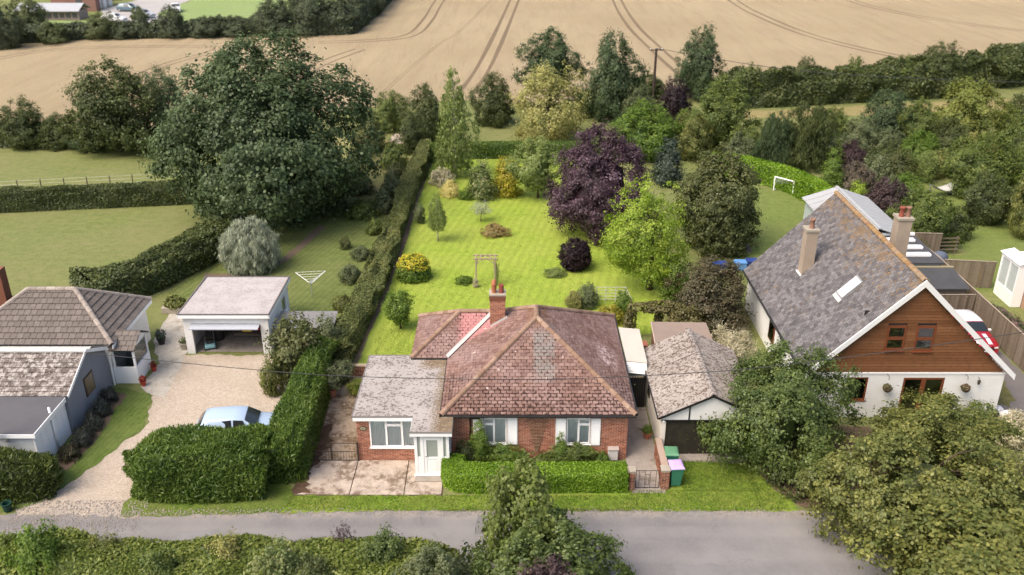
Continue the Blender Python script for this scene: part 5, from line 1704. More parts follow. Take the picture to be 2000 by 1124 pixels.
def board_fence(label, p, q, h=1.8, bw=0.15, face=None):
    p, q = Vector((p[0], p[1], 0)), Vector((q[0], q[1], 0))
    L = (q - p).length
    d = (q - p).normalized()
    nx = Vector((d.y, -d.x, 0))
    t = thing("board_fence", label, "fence", tuple(p), "close-boarded garden fences")
    n = int(L / bw)
    me = bpy.data.meshes.new("fence_board")
    me.from_pydata([(0, -0.011, 0.03), (bw - 0.006, -0.005, 0.03), (bw - 0.006, 0.006, 0.03), (0, 0.011, 0.03), (0, -0.011, h), (bw - 0.006, -0.005, h), (bw - 0.006, 0.006, h), (0, 0.011, h)], [], BOXF)
    me.attributes.new("v", 'FLOAT', 'FACE').data.foreach_set("value", [0.0] * 6)
    me.materials.append(FENCE)
    Rm = Matrix((d, -nx, Vector((0, 0, 1)))).transposed().to_4x4()
    for i in range(n):
        inst("fence_board", me, Matrix.Translation(p + d * (L * i / n)) @ Rm, t)
    MB().bar(p + Vector((0, 0, h + 0.025)), q + Vector((0, 0, h + 0.025)), 0.07, 0.035).build("capping", FCAP, t)
    for i in range(int(L / 2.4) + 1):
        c = p + d * min(L - 0.05, i * 2.4) - nx * 0.07 * (-1)
        MB().box(c.x - 0.045, c.x + 0.045, c.y - 0.045, c.y + 0.045, 0, h - 0.05).build("post", FENCE, t)
board_fence("long grey board fence beside the red and white car", (27.02, 36.0), (27.1, 51.8))
board_fence("board fence panel running behind the chalet's right chimney", (27.2, 51.95), (26.95, 56.6), 1.75)
board_fence("short board fence at the back of the chalet yard, below the round bush", (26.95, 56.75), (29.2, 56.6), 1.75)
board_fence("board fence crossing behind the felt shed towards the white-cornered house", (27.3, 52.0), (30.4, 51.6), 1.8)
board_fence("board fence closing the drive in front of the felt shed", (24.0, 47.0), (26.95, 47.05), 1.7)
nb = thing("brick_neighbour", "white-cornered brick house cut off at the right edge", "house", (32.5, 47, 0))
box("wall", plain("pale_brick", (0.38, 0.24, 0.17), (0.30, 0.18, 0.125), 0.9, 2, 9), nb, 30.9, 36, 43.5, 50.2, 0, 2.9)
cns = MB().box(30.25, 30.86, 48.9, 51.0, 0, 0.85).box(30.25, 30.86, 48.9, 51.0, 2.55, 2.75).box(30.25, 30.86, 48.9, 49.02, 0.85, 2.55).box(30.25, 30.86, 50.88, 51.0, 0.85, 2.55).box(30.25, 30.86, 49.9, 50.0, 0.85, 2.55)
cno = cns.build("porch", UPVC, nb)
MB().poly([(30.30, 49.02, 0.85), (30.30, 50.88, 0.85), (30.30, 50.88, 2.55), (30.30, 49.02, 2.55)]).build("pane", plain("pale_pane", (0.45, 0.49, 0.48), (0.38, 0.42, 0.41), 0.2, spec=0.5), cno)
MB().prism([(30.15, 48.8, 2.76), (30.95, 48.8, 2.95), (30.95, 51.1, 2.95), (30.15, 51.1, 2.76)], (0, 0, 0.05)).build("porch_roof", UPVC, cno)
MB().prism([(30.8, 43.3, 2.92), (36.2, 43.3, 2.92), (36.2, 50.4, 2.92), (30.8, 50.4, 2.92)], (0, 0, 0.12)).build("roof", UPVC, nb)

# ================================================================== the cottage on the left
K = thing("white_cottage", "white and grey cottage with brown tiled roofs and dark flat-roofed front at left", "house", (-24, 38, 0))
KT = piece_mat("brown_concrete_tiles", [(0.0, (0.130, 0.110, 0.097)), (0.5, (0.147, 0.124, 0.109)), (1.0, (0.168, 0.142, 0.125))], (0.38, 0.34, 0.29), 0.5, ls=1.3, fine=7, dark=0.45, lth=0.60)
KT2 = piece_mat("lichened_tiles", [(0.0, (0.10, 0.080, 0.071)), (0.5, (0.14, 0.114, 0.10)), (1.0, (0.18, 0.15, 0.134))], (0.40, 0.365, 0.335), 0.9, ls=3.4, fine=5, dark=0.6, lth=0.44)
GREYR = plain("grey_render", (0.225, 0.235, 0.26), (0.185, 0.195, 0.22), 0.85, 1.2, 7, 0.15)
KL = -33.0
# rear wing, hipped
AX1, AY0, AY1, AE, AR = -20.15, 39.75, 45.1, 2.35, 4.2
AYM = (AY0 + AY1) / 2
ARX = AX1 - (AY1 - AY0) / 2
kw = MB()
kw.box(-20.62, -20.45, 40.0, 44.85, 0, 2.33)
kw.box(-28.0, -20.62, 44.7, 44.85, 0, 2.33)
kw.box(-28.0, -20.62, 40.0, 40.15, 0, 2.33)
kw.build("rear_wall", WHITE_WALL, K)
MB().box(AX1 - 0.02, AX1 + 0.02, AY0, AY1, AE - 0.22, AE - 0.005).build("rear_fascia", UPVC, K)
ALX = -25.3
kr = MB()
kr.poly([(-28.2, AY0, AE), (AX1, AY0, AE), (ARX, AYM, AR), (ALX, AYM, AR)])
kr.poly([(AX1, AY0, AE), (AX1, AY1, AE), (ARX, AYM, AR)])
kr.poly([(AX1, AY1, AE), (-28.2, AY1, AE), (ALX, AYM, AR), (ARX, AYM, AR)])
kro = kr.build("rear_roof", plain("tile_underlay", (0.05, 0.04, 0.035), (0.04, 0.03, 0.03), 0.9), K)
kst = MB()
kb = [150]
tile_slope(kro, [(-28.2, AY0, AE), (AX1, AY0, AE), (ARX, AYM, AR), (ALX, AYM, AR)], 0.33, 0.34, KT, kb, kst, seed=41, thick=0.04, lap=0.25)
tile_slope(kro, [(AX1, AY0, AE), (AX1, AY1, AE), (ARX, AYM, AR)], 0.33, 0.34, KT, kb, kst, seed=42, thick=0.04, lap=0.25)
tile_slope(kro, [(AX1, AY1, AE), (-28.2, AY1, AE), (ALX, AYM, AR), (ARX, AYM, AR)], 0.33, 0.34, KT, [0], kst, seed=43, thick=0.028, lap=0.25)
o = kst.build("roof_tiles", KT, kro)
o["kind"] = "stuff"
KRD = piece_mat("grey_ridge", [(0.0, (0.24, 0.20, 0.175)), (0.5, (0.30, 0.255, 0.22)), (1.0, (0.35, 0.30, 0.26))], (0.45, 0.42, 0.38), 0.6)
for a, b in (((AX1, AY0, AE), (ARX, AYM, AR)), ((AX1, AY1, AE), (ARX, AYM, AR)), ((ARX, AYM, AR), (ALX, AYM, AR)), ((-28.2, AY0, AE), (ALX, AYM, AR))):
    ridge_run(kro, (a[0], a[1], a[2] + 0.07), (b[0], b[1], b[2] + 0.07), KRD, w=0.26, step=0.45)
MB().box(-28.2, -21.2, 39.45, 39.72, 2.26, 2.30).build("valley_gutter", LEAD, K)
# front wing with grey gable
BX1, BY0, BY1, BE, BR = -20.42, 35.25, 40.0, 2.10, 3.18
BYM = (BY0 + BY1) / 2
MB().prism([(-20.72, BY0 + 0.1, 0), (-20.72, 39.75, 0), (-20.72, 39.75, BE - 0.02), (-20.72, BYM, BR - 0.06), (-20.72, BY0 + 0.1, BE - 0.02)], (0.17, 0, 0)).build("gable_wall", GREYR, K)
kf = MB()
kf.poly([(KL, BY0, BE), (BX1, BY0, BE), (BX1, BYM, BR), (KL, BYM, BR)])
kf.poly([(BX1, BY1 - 0.3, BE + 0.08), (KL, BY1 - 0.3, BE + 0.08), (KL, BYM, BR), (BX1, BYM, BR)])
kfo = kf.build("front_roof", plain("tile_underlay_b", (0.05, 0.04, 0.035), (0.04, 0.03, 0.03), 0.9), K)
kf2 = MB()
kb2 = [150]
tile_slope(kfo, [(KL, BY0, BE), (BX1, BY0, BE), (BX1, BYM, BR), (KL, BYM, BR)], 0.30, 0.27, KT2, kb2, kf2, seed=44, thick=0.034, lap=0.25, keep=lambda p: p.x > -28)
o = kf2.build("roof_tiles", KT2, kfo)
o["kind"] = "stuff"
MB().bar((KL, BYM, BR + 0.05), (BX1, BYM, BR + 0.05), 0.30, 0.05).build("ridge_flashing", LEAD, kfo)
kbg = MB()
kbg.bar((BX1 + 0.02, BY0 - 0.02, BE + 0.0), (BX1 + 0.02, BYM, BR + 0.02), 0.03, 0.15)
kbg.bar((BX1 + 0.02, BYM, BR + 0.02), (BX1 + 0.02, BY1 - 0.3, BE + 0.1), 0.03, 0.15)
kbg.build("bargeboard", UPVC, K)
MB().tube([(-20.48, 39.82, 2.1), (-20.48, 39.82, 0)], 0.06, 8).build("downpipe", UPVC, K)
MB().box(-20.55, -20.515, 37.05, 38.0, 0.95, 1.95).build("gable_window", plain("brown_frame_k", (0.07, 0.04, 0.025), (0.05, 0.03, 0.02), 0.5), K)
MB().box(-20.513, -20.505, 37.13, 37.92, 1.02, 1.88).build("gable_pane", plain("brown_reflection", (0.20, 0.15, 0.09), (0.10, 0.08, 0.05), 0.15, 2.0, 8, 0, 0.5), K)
# dark lean-to
kl = MB()
kl.box(KL, -20.72, 32.50, 32.64, 0, 1.98)
kl.box(-20.86, -20.72, 32.64, 35.34, 0, 1.98)
kl.build("front_wall", plain("pale_boards", (0.64, 0.665, 0.66), (0.55, 0.58, 0.58), 0.7, 1.5, 8), K)
for i in range(13):
    MB().prism([(KL, 32.498, 0.04 + i * 0.15), (-20.73, 32.498, 0.04 + i * 0.15), (-20.73, 32.498, 0.04 + i * 0.15 + 0.14), (KL, 32.498, 0.04 + i * 0.15 + 0.14)], (0, -0.02 - 0.004 * (i % 2), 0)).build("weatherboard", plain("pale_weatherboard", (0.62, 0.655, 0.66), (0.54, 0.575, 0.58), 0.7, 1.5, 8) if i == 0 else bpy.data.materials["pale_weatherboard"], K)
for i in range(6):
    MB().box(-20.718, -20.70 , 32.52 + i * 0.472, 32.52 + i * 0.472 + 0.45, 0.03, 1.9).build("side_panel", UPVC, K)
MB().prism([(KL, 32.28, 2.0), (-20.55, 32.28, 2.0), (-20.55, 35.23, 2.08), (KL, 35.23, 2.08)], (0, 0, 0.05)).build("lean_to_roof", plain("dark_felt", (0.105, 0.102, 0.11), (0.075, 0.073, 0.078), 0.85, 0.8, 8, 0.1), K)
kfa = MB().box(KL, -20.55, 32.24, 32.278, 1.88, 2.06).box(-20.548, -20.51, 32.24, 35.2, 1.88, 2.10).box(-20.76, -20.695, 32.45, 32.55, 0, 1.88)
kfa.build("white_trim", UPVC, K)
MB().tube([(-20.64, 33.95, 2.35), (-20.64, 33.95, 0.05)], 0.055, 8).build("soil_pipe", UPVC, K, smooth=True)
MB().lathe((-21.9, 32.46, 1.66), [(0, -0.08), (0.09, -0.05), (0.1, 0), (0.09, 0.05), (0, 0.08)], 12).build("bulkhead_lamp", plain("cream_plastic", (0.6, 0.56, 0.46), (0.5, 0.46, 0.38), 0.5), K, smooth=True)
MB().box(-23.6, -22.75, 32.44, 32.476, 0.05, 1.85).build("side_door", plain("dark_door", (0.07, 0.06, 0.055), (0.05, 0.045, 0.04), 0.6), K)
# little porch on the cottage's right side
kp = MB()
kp.box(-20.45, -19.25, 39.95, 40.07, 0, 0.95)
kp.box(-19.37, -19.25, 40.07, 41.6, 0, 0.95)
kp.box(-20.45, -19.25, 41.6, 41.72, 0, 0.95)
for x, y in ((-19.36, 39.96), (-19.36, 41.61), (-20.40, 39.96)):
    kp.box(x, x + 0.1, y, y + 0.1, 0.952, 1.95)
kpo = kp.build("porch", UPVC, K)
vpane(kpo, -20.3, -19.38, 0.96, 1.9, 40.01, SMOKED)
MB().poly([(-19.31, 40.07, 0.96), (-19.31, 41.6, 0.96), (-19.31, 41.6, 1.9), (-19.31, 40.07, 1.9)]).build("pane", SMOKED, kpo)
MB().prism([(-19.3, 39.9, 1.955), (-19.3, 41.78, 1.955), (-19.3, 40.84, 2.5)], (-0.1, 0, 0)).build("porch_gable", UPVC, kpo)
kpr = MB().prism([(-20.5, 39.8, 1.96), (-19.12, 39.8, 1.96), (-19.12, 40.84, 2.55), (-20.5, 40.84, 2.55)], (0, 0, 0.04)).prism([(-20.5, 41.88, 1.96), (-19.12, 41.88, 1.96), (-19.12, 40.84, 2.55), (-20.5, 40.84, 2.55)], (0, 0, 0.04)).build("porch_roof", plain("porch_underlay", (0.06, 0.05, 0.045), (0.05, 0.04, 0.04), 0.9), K)
kps = MB()
tile_slope(kpr, [(-20.5, 39.78, 1.99), (-19.1, 39.78, 1.99), (-19.1, 40.84, 2.60), (-20.5, 40.84, 2.60)], 0.35, 0.30, KT, [16], kps, seed=46, thick=0.024, lap=0.2)
tile_slope(kpr, [(-19.1, 41.9, 1.99), (-20.5, 41.9, 1.99), (-20.5, 40.84, 2.60), (-19.1, 40.84, 2.60)], 0.35, 0.30, KT, [0], kps, seed=47, thick=0.024, lap=0.2)
kpt = kps.build("porch_tiles", KT, kpr)
kpt["kind"] = "stuff"
kch = MB().box(-28.0, -27.3, 43.6, 44.2, 2.5, 4.75).build("chimney", DARK_BRICK, K)

# ================================================================== the double garage on the left
GA = thing("white_garage", "white flat-roofed garage with its up-and-over door open on the gravel drive", "garage", (-15.5, 45.3, 0))
gw = MB()
gw.box(-17.78, -17.36, 43.10, 43.26, 0, 1.86)
gw.box(-13.62, -13.18, 43.10, 43.26, 0, 1.86)
gw.box(-17.78, -13.18, 43.10, 43.26, 1.862, 2.32)
gw.box(-17.78, -17.62, 43.262, 47.7, 0, 2.32)
with_y = [(46.15, 46.95, 0.85, 1.75)]
gw.box(-13.34, -13.18, 43.262, 46.15, 0, 2.32); gw.box(-13.34, -13.18, 46.95, 47.7, 0, 2.32); gw.box(-13.34, -13.18, 46.15, 46.95, 0, 0.85); gw.box(-13.34, -13.18, 46.15, 46.95, 1.75, 2.32)
gw.box(-17.62, -13.34, 47.54, 47.7, 0, 2.32)
gw.build("wall", WHITE_WALL, GA)
MB().box(-13.18, -13.06, 46.08, 47.02, 0.78, 0.848).build("window_sill", UPVC, GA)
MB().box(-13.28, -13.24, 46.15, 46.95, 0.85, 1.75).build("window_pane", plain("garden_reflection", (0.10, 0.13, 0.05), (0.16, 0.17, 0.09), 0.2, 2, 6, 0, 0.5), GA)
gr = MB().prism([(-17.92, 42.88, 2.45), (-13.04, 42.88, 2.45), (-13.04, 47.9, 2.40), (-17.92, 47.9, 2.40)], (0, 0, 0.06)).build("roof", FELT_PLAIN, GA)
gf = MB().box(-17.9, -13.06, 42.85, 42.878, 2.28, 2.47).box(-13.038, -13.005, 42.85, 47.9, 2.24, 2.46).box(-17.95, -17.922, 42.85, 47.9, 2.24, 2.46)
gf.build("fascia", UPVC, GA)
ge = MB().box(-17.95, -13.0, 42.83, 42.90, 2.512, 2.545).box(-13.07, -13.0, 42.9, 47.92, 2.47, 2.53).box(-17.95, -17.88, 42.9, 47.92, 2.47, 2.53).box(-17.9, -13.05, 47.85, 47.93, 2.462, 2.50)
ge.build("roof_trim", plain("roof_trim_grey", (0.14, 0.125, 0.12), (0.10, 0.09, 0.085), 0.8), gr)
MB().prism([(-17.35, 42.60, 1.72), (-13.63, 42.60, 1.72), (-13.63, 44.6, 1.98), (-17.35, 44.6, 1.98)], (0, 0, 0.06)).build("up_and_over_door", plain("garage_door_paint", (0.40, 0.42, 0.47), (0.34, 0.36, 0.41), 0.5), GA)
MB().box(-17.6, -13.36, 43.28, 47.5, 0.015, 0.03).build("floor", PATHC, GA)
gs = thing("grey_lean_to", "low grey-roofed store beside the white garage", "shed", (-11.4, 44.4, 0))
box("wall", plain("store_boards", (0.17, 0.14, 0.11), (0.12, 0.1, 0.08), 0.9), gs, -12.9, -9.95, 43.7, 45.0, 0, 1.38)
MB().prism([(-13.0, 43.45, 1.38), (-9.75, 43.45, 1.38), (-9.8, 45.15, 1.55), (-13.0, 45.15, 1.55)], (0, 0, 0.04)).build("roof", plain("grey_sheet", (0.20, 0.195, 0.195), (0.155, 0.15, 0.15), 0.8, 1, 9), gs)

# ================================================================== far buildings beyond the field
fb1 = thing("long_pavilion", "long low pavilion with grey roof beyond the field at top left", "building", (-82.5, 167, 0))
box("wall", plain("pavilion_wall", (0.33, 0.26, 0.235), (0.26, 0.21, 0.19), 0.9, 0.6, 3), fb1, -88, -77.2, 165.3, 169, 0, 1.55)
MB().prism([(-88.6, 164.6, 1.5), (-76.8, 164.6, 1.5), (-76.8, 167.2, 2.6), (-88.2, 167.2, 2.6)], (0, 0, 0.08)).prism([(-88.6, 169.8, 1.5), (-76.8, 169.8, 1.5), (-76.8, 167.2, 2.6), (-88.2, 167.2, 2.6)], (0, 0, 0.08)).build("roof", plain("pavilion_roof", (0.36, 0.37, 0.39), (0.31, 0.32, 0.34), 0.7, 0.4, 3), fb1)
for i in range(9):
    box("window", plain("pavilion_glass", (0.08, 0.085, 0.09), (0.12, 0.12, 0.125), 0.3) if i == 0 else bpy.data.materials["pavilion_glass"], fb1, -87.4 + i * 1.13, -86.6 + i * 1.13, 165.24, 165.298, 0.35, 1.15)
fb2 = thing("brick_block", "red brick block with white end bays behind the pavilion at top left", "building", (-80, 182, 0))
box("wall", plain("far_brick", (0.27, 0.15, 0.125), (0.22, 0.12, 0.10), 0.9, 0.6, 3), fb2, -88, -80.2, 178, 186, 0, 3.6)
box("side_wing", plain("far_brick_side", (0.25, 0.14, 0.115), (0.2, 0.11, 0.09), 0.9, 0.6, 3), fb2, -84.5, -78.6, 176, 177.9, 0, 3.0)
for i in range(3):
    box("white_bay", WHITE_WALL, fb2, -80.1 + 0.1 * i, -79.2 + 0.1 * i, 178.2 + i * 2.4, 179.6 + i * 2.4, 0, 3.4)
box("roof", plain("far_roof", (0.13, 0.11, 0.11), (0.1, 0.09, 0.09), 0.9), fb2, -88.3, -80.0, 177.8, 186.2, 3.605, 3.8)
box("window", bpy.data.materials["pavilion_glass"], fb2, -82.3, -81.2, 175.93, 175.995, 1.5, 2.2)
# ================================================================== foliage colours
F_DARK = leaf_mat("sycamore_leaves", (0.047, 0.075, 0.033), (0.085, 0.125, 0.052), (0.14, 0.185, 0.08))
F_DARK2 = leaf_mat("hawthorn_leaves", (0.0496, 0.0668, 0.0227), (0.0909, 0.1154, 0.0378), (0.1569, 0.1746, 0.0567))
F_MID = leaf_mat("mid_green_leaves", (0.0663, 0.0983, 0.0248), (0.1254, 0.1708, 0.0405), (0.2581, 0.2829, 0.0619))
F_FRESH = leaf_mat("fresh_green_leaves", (0.066, 0.121, 0.02), (0.132, 0.209, 0.03), (0.22, 0.297, 0.05))
F_LIME = leaf_mat("lime_leaves", (0.12, 0.20, 0.020), (0.24, 0.34, 0.032), (0.40, 0.47, 0.07), 0.35)
F_OLIVE = leaf_mat("olive_yellow_leaves", (0.16, 0.17, 0.045), (0.32, 0.31, 0.095), (0.48, 0.44, 0.17), 0.35)
F_YELLOWGREEN = leaf_mat("yellow_green_leaves", (0.075, 0.1, 0.028), (0.165, 0.185, 0.05), (0.33, 0.32, 0.09))
F_WILLOW = leaf_mat("willow_leaves", (0.13, 0.16, 0.035), (0.20, 0.23, 0.050), (0.28, 0.29, 0.075), 0.35)
F_PURPLE = leaf_mat("copper_leaves", (0.0347, 0.0173, 0.0254), (0.0809, 0.0439, 0.0601), (0.234, 0.1536, 0.2022))
F_PLUM = leaf_mat("plum_leaves", (0.018, 0.009, 0.013), (0.036, 0.019, 0.026), (0.065, 0.040, 0.048))
F_MAGENTA = leaf_mat("smoke_bush_leaves", (0.055, 0.036, 0.036), (0.09, 0.056, 0.058), (0.14, 0.095, 0.095))
F_BIRCH = leaf_mat("birch_leaves", (0.12, 0.17, 0.042), (0.22, 0.28, 0.08), (0.35, 0.40, 0.14), 0.35)
F_BROWN = leaf_mat("brown_green_leaves", (0.0527, 0.065, 0.0216), (0.1053, 0.1205, 0.0384), (0.1712, 0.1777, 0.066))
F_RUSSET = leaf_mat("russet_leaves", (0.055, 0.054, 0.026), (0.105, 0.095, 0.048), (0.19, 0.14, 0.085))
F_BLUE = leaf_mat("blue_conifer", (0.042, 0.062, 0.045), (0.070, 0.095, 0.070), (0.11, 0.14, 0.105))
F_SILVER = leaf_mat("silver_leaves", (0.22, 0.25, 0.17), (0.36, 0.39, 0.28), (0.52, 0.55, 0.41))
F_GREYGREEN = leaf_mat("grey_green_leaves", (0.0828, 0.1086, 0.0483), (0.1518, 0.1831, 0.0828), (0.2622, 0.285, 0.1437))
F_GOLD = leaf_mat("golden_leaves", (0.1788, 0.1794, 0.0173), (0.3737, 0.3432, 0.036), (0.6825, 0.5304, 0.072))
F_YELLOWF = leaf_mat("yellow_flowers", (0.6, 0.52, 0.14), (0.82, 0.72, 0.28), (0.9, 0.84, 0.46))
F_HYPERICUM = leaf_mat("hypericum", (0.25, 0.28, 0.03), (0.6, 0.52, 0.04), (0.78, 0.66, 0.1))
F_VARIEG = leaf_mat("variegated_leaves", (0.065, 0.1105, 0.0308), (0.169, 0.2145, 0.07), (0.442, 0.429, 0.21))
F_CREAM = leaf_mat("cream_blossom", (0.345, 0.3105, 0.184), (0.552, 0.506, 0.3335), (0.759, 0.69, 0.506))
F_HEATH = leaf_mat("heath_bed", (0.17, 0.21, 0.045), (0.36, 0.25, 0.1), (0.44, 0.34, 0.17))
F_HEDGE = leaf_mat("clipped_hedge", (0.075, 0.150, 0.012), (0.17, 0.30, 0.018), (0.30, 0.44, 0.040))
F_HEDGE_DULL = leaf_mat("side_hedge", (0.0725, 0.0938, 0.0312), (0.145, 0.1688, 0.052), (0.2465, 0.25, 0.0845))
F_CONIFER = leaf_mat("leylandii", (0.0525, 0.0984, 0.0176), (0.1063, 0.174, 0.0286), (0.1812, 0.246, 0.0462))
F_PRIVET = leaf_mat("privet", (0.0723, 0.1092, 0.018), (0.1615, 0.2042, 0.036), (0.289, 0.3135, 0.0765))
F_FAR = leaf_mat("hazy_distant_leaves", (0.0575, 0.0759, 0.0425), (0.0978, 0.1207, 0.065), (0.1495, 0.1725, 0.0938))  # slight distance haze is put into these leaf colours as paler tones
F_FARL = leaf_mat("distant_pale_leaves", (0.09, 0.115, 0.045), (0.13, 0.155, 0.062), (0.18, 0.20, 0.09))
F_PINKISH = leaf_mat("pinkish_shrub", (0.10, 0.085, 0.055), (0.17, 0.14, 0.10), (0.26, 0.21, 0.16))

F_ASH = leaf_mat("ash_leaves", (0.052, 0.082, 0.024), (0.105, 0.15, 0.04), (0.2, 0.245, 0.068))
F_KNOB = leaf_mat("cypress_leaves", (0.085, 0.115, 0.028), (0.155, 0.195, 0.046), (0.25, 0.29, 0.085))
# ================================================================== trees behind the gardens
tree("sycamore_tree", "huge dark sycamore towering over the field's left side", "tree", -18.3, 64.8, 13.2, 15.6, F_DARK, cbot=0.9, prof='dome', own=True, L=0.25, k=2.6, amp=0.2, rc=0.12, trunk=0.45, limbs=14, depth=15, nmax=90000, seed=11)
tree("round_tree", "round dark tree standing in the hedgerow left of the sycamore", "tree", -37.0, 82.4, 8.3, 10.0, F_DARK2, cbot=0.9, prof='dome', L=0.27, amp=0.2, rc=0.16, trunk=0.28, nmax=36000, seed=12)
tree("thin_tree", "thin open tree between the round tree and the sycamore", "tree", -33.0, 84.0, 7.4, 4.6, F_DARK, cbot=1.6, prof='vase', L=0.24, k=0.9, amp=0.4, rc=0.22, trunk=0.14, core=0, limbs=14, seed=13)
tree("hedgerow_bush", "bushy tree at the far left edge of the paddock", "bush", -46.6, 84.0, 4.5, 5.2, F_DARK2, cbot=0.2, L=0.26, amp=0.25, seed=14)
tree("hedgerow_bush", "low dark bush left of the round tree's foot", "bush", -43.0, 83.6, 3.2, 4.2, F_DARK2, cbot=0.0, L=0.26, amp=0.25, seed=15)
tree("hedgerow_bush", "low dark bush directly in front of the round tree", "bush", -39.5, 83.0, 2.9, 5.6, F_DARK, cbot=0.0, L=0.26, amp=0.25, seed=16)
tree("hedgerow_bush", "dark bush filling the gap behind the sycamore's left branches", "bush", -31.0, 82.6, 3.8, 6.0, F_DARK, cbot=0.0, L=0.26, amp=0.25, seed=17)
tree("track_shrub", "greenish shrub beside the pale track right of the sycamore", "shrub", -12.4, 90.2, 3.9, 4.6, F_MID, cbot=0.1, L=0.25, amp=0.28, seed=18)
tree("track_shrub", "tall dark shrub behind the silver birch", "shrub", -8.6, 86.0, 5.4, 4.6, F_DARK2, cbot=0.1, L=0.25, amp=0.25, seed=19)
tree("track_shrub", "dark shrub at the top end of the boundary hedge", "shrub", -9.4, 82.0, 3.6, 3.4, F_DARK2, cbot=0.1, L=0.24, amp=0.22, seed=20)
tree("track_shrub", "low brownish shrub just right of the sycamore", "shrub", -13.4, 82.5, 2.8, 4.2, F_BROWN, cbot=0.1, L=0.24, amp=0.25, seed=21)
tree("silver_birch", "tall slender silver birch with drooping pale leaves at the lawn's back corner", "tree", -4.9, 74.6, 9.0, 3.6, F_BIRCH, bark=BIRCH_BARK, cbot=0.5, prof='spire', L=0.17, k=1.5, amp=0.22, rc=0.22, mode='hang', aspect=0.42, core=0, inner=0.1, trunk=0.12, th=8.2, limbs=16, seed=22)
tree("olive_tree", "spreading olive-yellow tree at the back of the garden", "tree", 3.7, 86.2, 7.3, 8.4, F_OLIVE, cbot=0.5, prof='dome', L=0.22, k=1.5, amp=0.3, rc=0.16, trunk=0.25, limbs=22, core=0.0, seed=23)
tree("dark_tree", "dark spreading tree behind the olive-yellow tree", "tree", 4.2, 97.3, 8.8, 7.4, F_DARK, cbot=3.0, prof='dome', L=0.28, amp=0.25, trunk=0.28, seed=24)
tree("dark_tree", "dark rounded tree left of the telegraph pole", "tree", 10.5, 94.0, 8.9, 7.0, F_DARK, cbot=0.2, prof='dome', L=0.28, trunk=0.2, seed=25)
tree("dark_tree", "dark narrow tree right of the telegraph pole", "tree", 21.6, 103.8, 8.1, 5.8, F_DARK, cbot=0.5, prof='dome', L=0.3, trunk=0.2, seed=26)
tree("hedgerow_bush", "dark bush between silver birch and olive-yellow tree", "bush", -2.0, 92.4, 5.2, 4.8, F_DARK2, cbot=0.1, L=0.27, amp=0.2, seed=27)
tree("hedgerow_bush", "low dark bush at the foot of the olive-yellow tree's right side", "bush", 8.0, 96.5, 2.6, 5.0, F_DARK2, cbot=0.0, L=0.27, amp=0.2, seed=28)
tree("hedgerow_bush", "low hedgerow bush right behind the telegraph pole", "bush", 16.0, 105.2, 2.4, 6.0, F_DARK2, cbot=0.0, L=0.3, amp=0.2, seed=29)
tree("plum_tree", "small dark purple plum tree beside the telegraph pole's foot", "tree", 17.0, 93.2, 4.5, 4.1, F_PLUM, cbot=0.5, L=0.24, amp=0.25, trunk=0.1, seed=30)
tree("pale_shrub", "pale drooping shrub below the dark tree left of the pole", "shrub", 12.8, 92.0, 4.0, 4.6, F_GREYGREEN, cbot=0.2, L=0.26, amp=0.25, mode='hang', aspect=0.35, seed=31)
tree("lime_shrub", "broad fresh-green shrub behind the copper tree", "shrub", 12.3, 80.4, 5.0, 7.6, F_FRESH, cbot=0.2, prof='dome', L=0.24, amp=0.3, rc=0.2, seed=32)
tree("olive_shrub", "olive-green shrub right of the fresh-green shrub", "shrub", 16.4, 80.0, 4.2, 4.8, F_YELLOWGREEN, cbot=0.2, L=0.24, amp=0.25, seed=33)
tree("green_tree", "rounded green tree below the dark narrow tree", "tree", 19.7, 83.0, 6.7, 6.4, F_MID, cbot=0.3, L=0.25, amp=0.2, trunk=0.15, seed=34)
tree("blue_conifer", "blue-grey conifer right of the copper tree's crown", "tree", 13.1, 72.4, 3.9, 2.9, F_BLUE, cbot=0.1, prof='cone', L=0.2, amp=0.15, rc=0.22, seed=35)
# ------------------------------------------------------------------ in the bungalow garden
tree("copper_tree", "purple-leaved copper tree on the lawn", "tree", 6.2, 61.4, 7.6, 7.7, F_PURPLE, own=True, cbot=0.7, prof='dome', L=0.15, k=2.4, amp=0.28, rc=0.15, trunk=0.2, limbs=14, core=0.55, nmax=48000, seed=36)
tree("apple_tree", "bright lime-green tree with bare grey stem behind the bungalow", "tree", 8.70, 51.5, 7.2, 5.8, F_LIME, own=True, cbot=1.3, prof='dome', L=0.14, k=1.2, amp=0.34, rc=0.17, trunk=0.19, th=5.2, limbs=26, core=0.0, inner=0.25, cx=-0.3, nmax=36000, seed=37)
tree("brown_round_tree", "dense brownish-green round tree between lime tree and grey slate roof", "tree", 14.2, 58.4, 6.9, 6.2, F_BROWN, own=True, cbot=0.2, prof='dome', L=0.17, k=2.3, amp=0.2, rc=0.14, trunk=0.15, nmax=36000, seed=38)
tree("russet_shrub", "russet-brown shrub against the chalet's left eave", "shrub", 11.5, 46.6, 4.1, 5.4, F_RUSSET, cbot=0.2, L=0.17, amp=0.25, seed=39, depth=5)
tree("purple_ball", "dark purple ball-shaped shrub on the lawn", "shrub", 4.18, 54.7, 2.0, 2.2, F_PLUM, own=True, cbot=0.0, prof='round', L=0.16, amp=0.06, mode='spike', aspect=0.28, k=2.8, core=0.7, seed=40)
tree("pale_multistem", "pale green many-stemmed shrub left of the copper tree", "shrub", 2.1, 69.0, 4.9, 4.6, F_BIRCH, cbot=0.8, prof='vase', L=0.18, k=1.4, amp=0.3, rc=0.2, trunk=0.09, limbs=18, core=0.2, seed=41)
tree("golden_shrub", "golden-leaved round shrub at the back of the lawn", "shrub", -0.42, 69.6, 3.1, 2.6, F_GOLD, cbot=0.0, prof='dome', L=0.17, amp=0.12, seed=42)
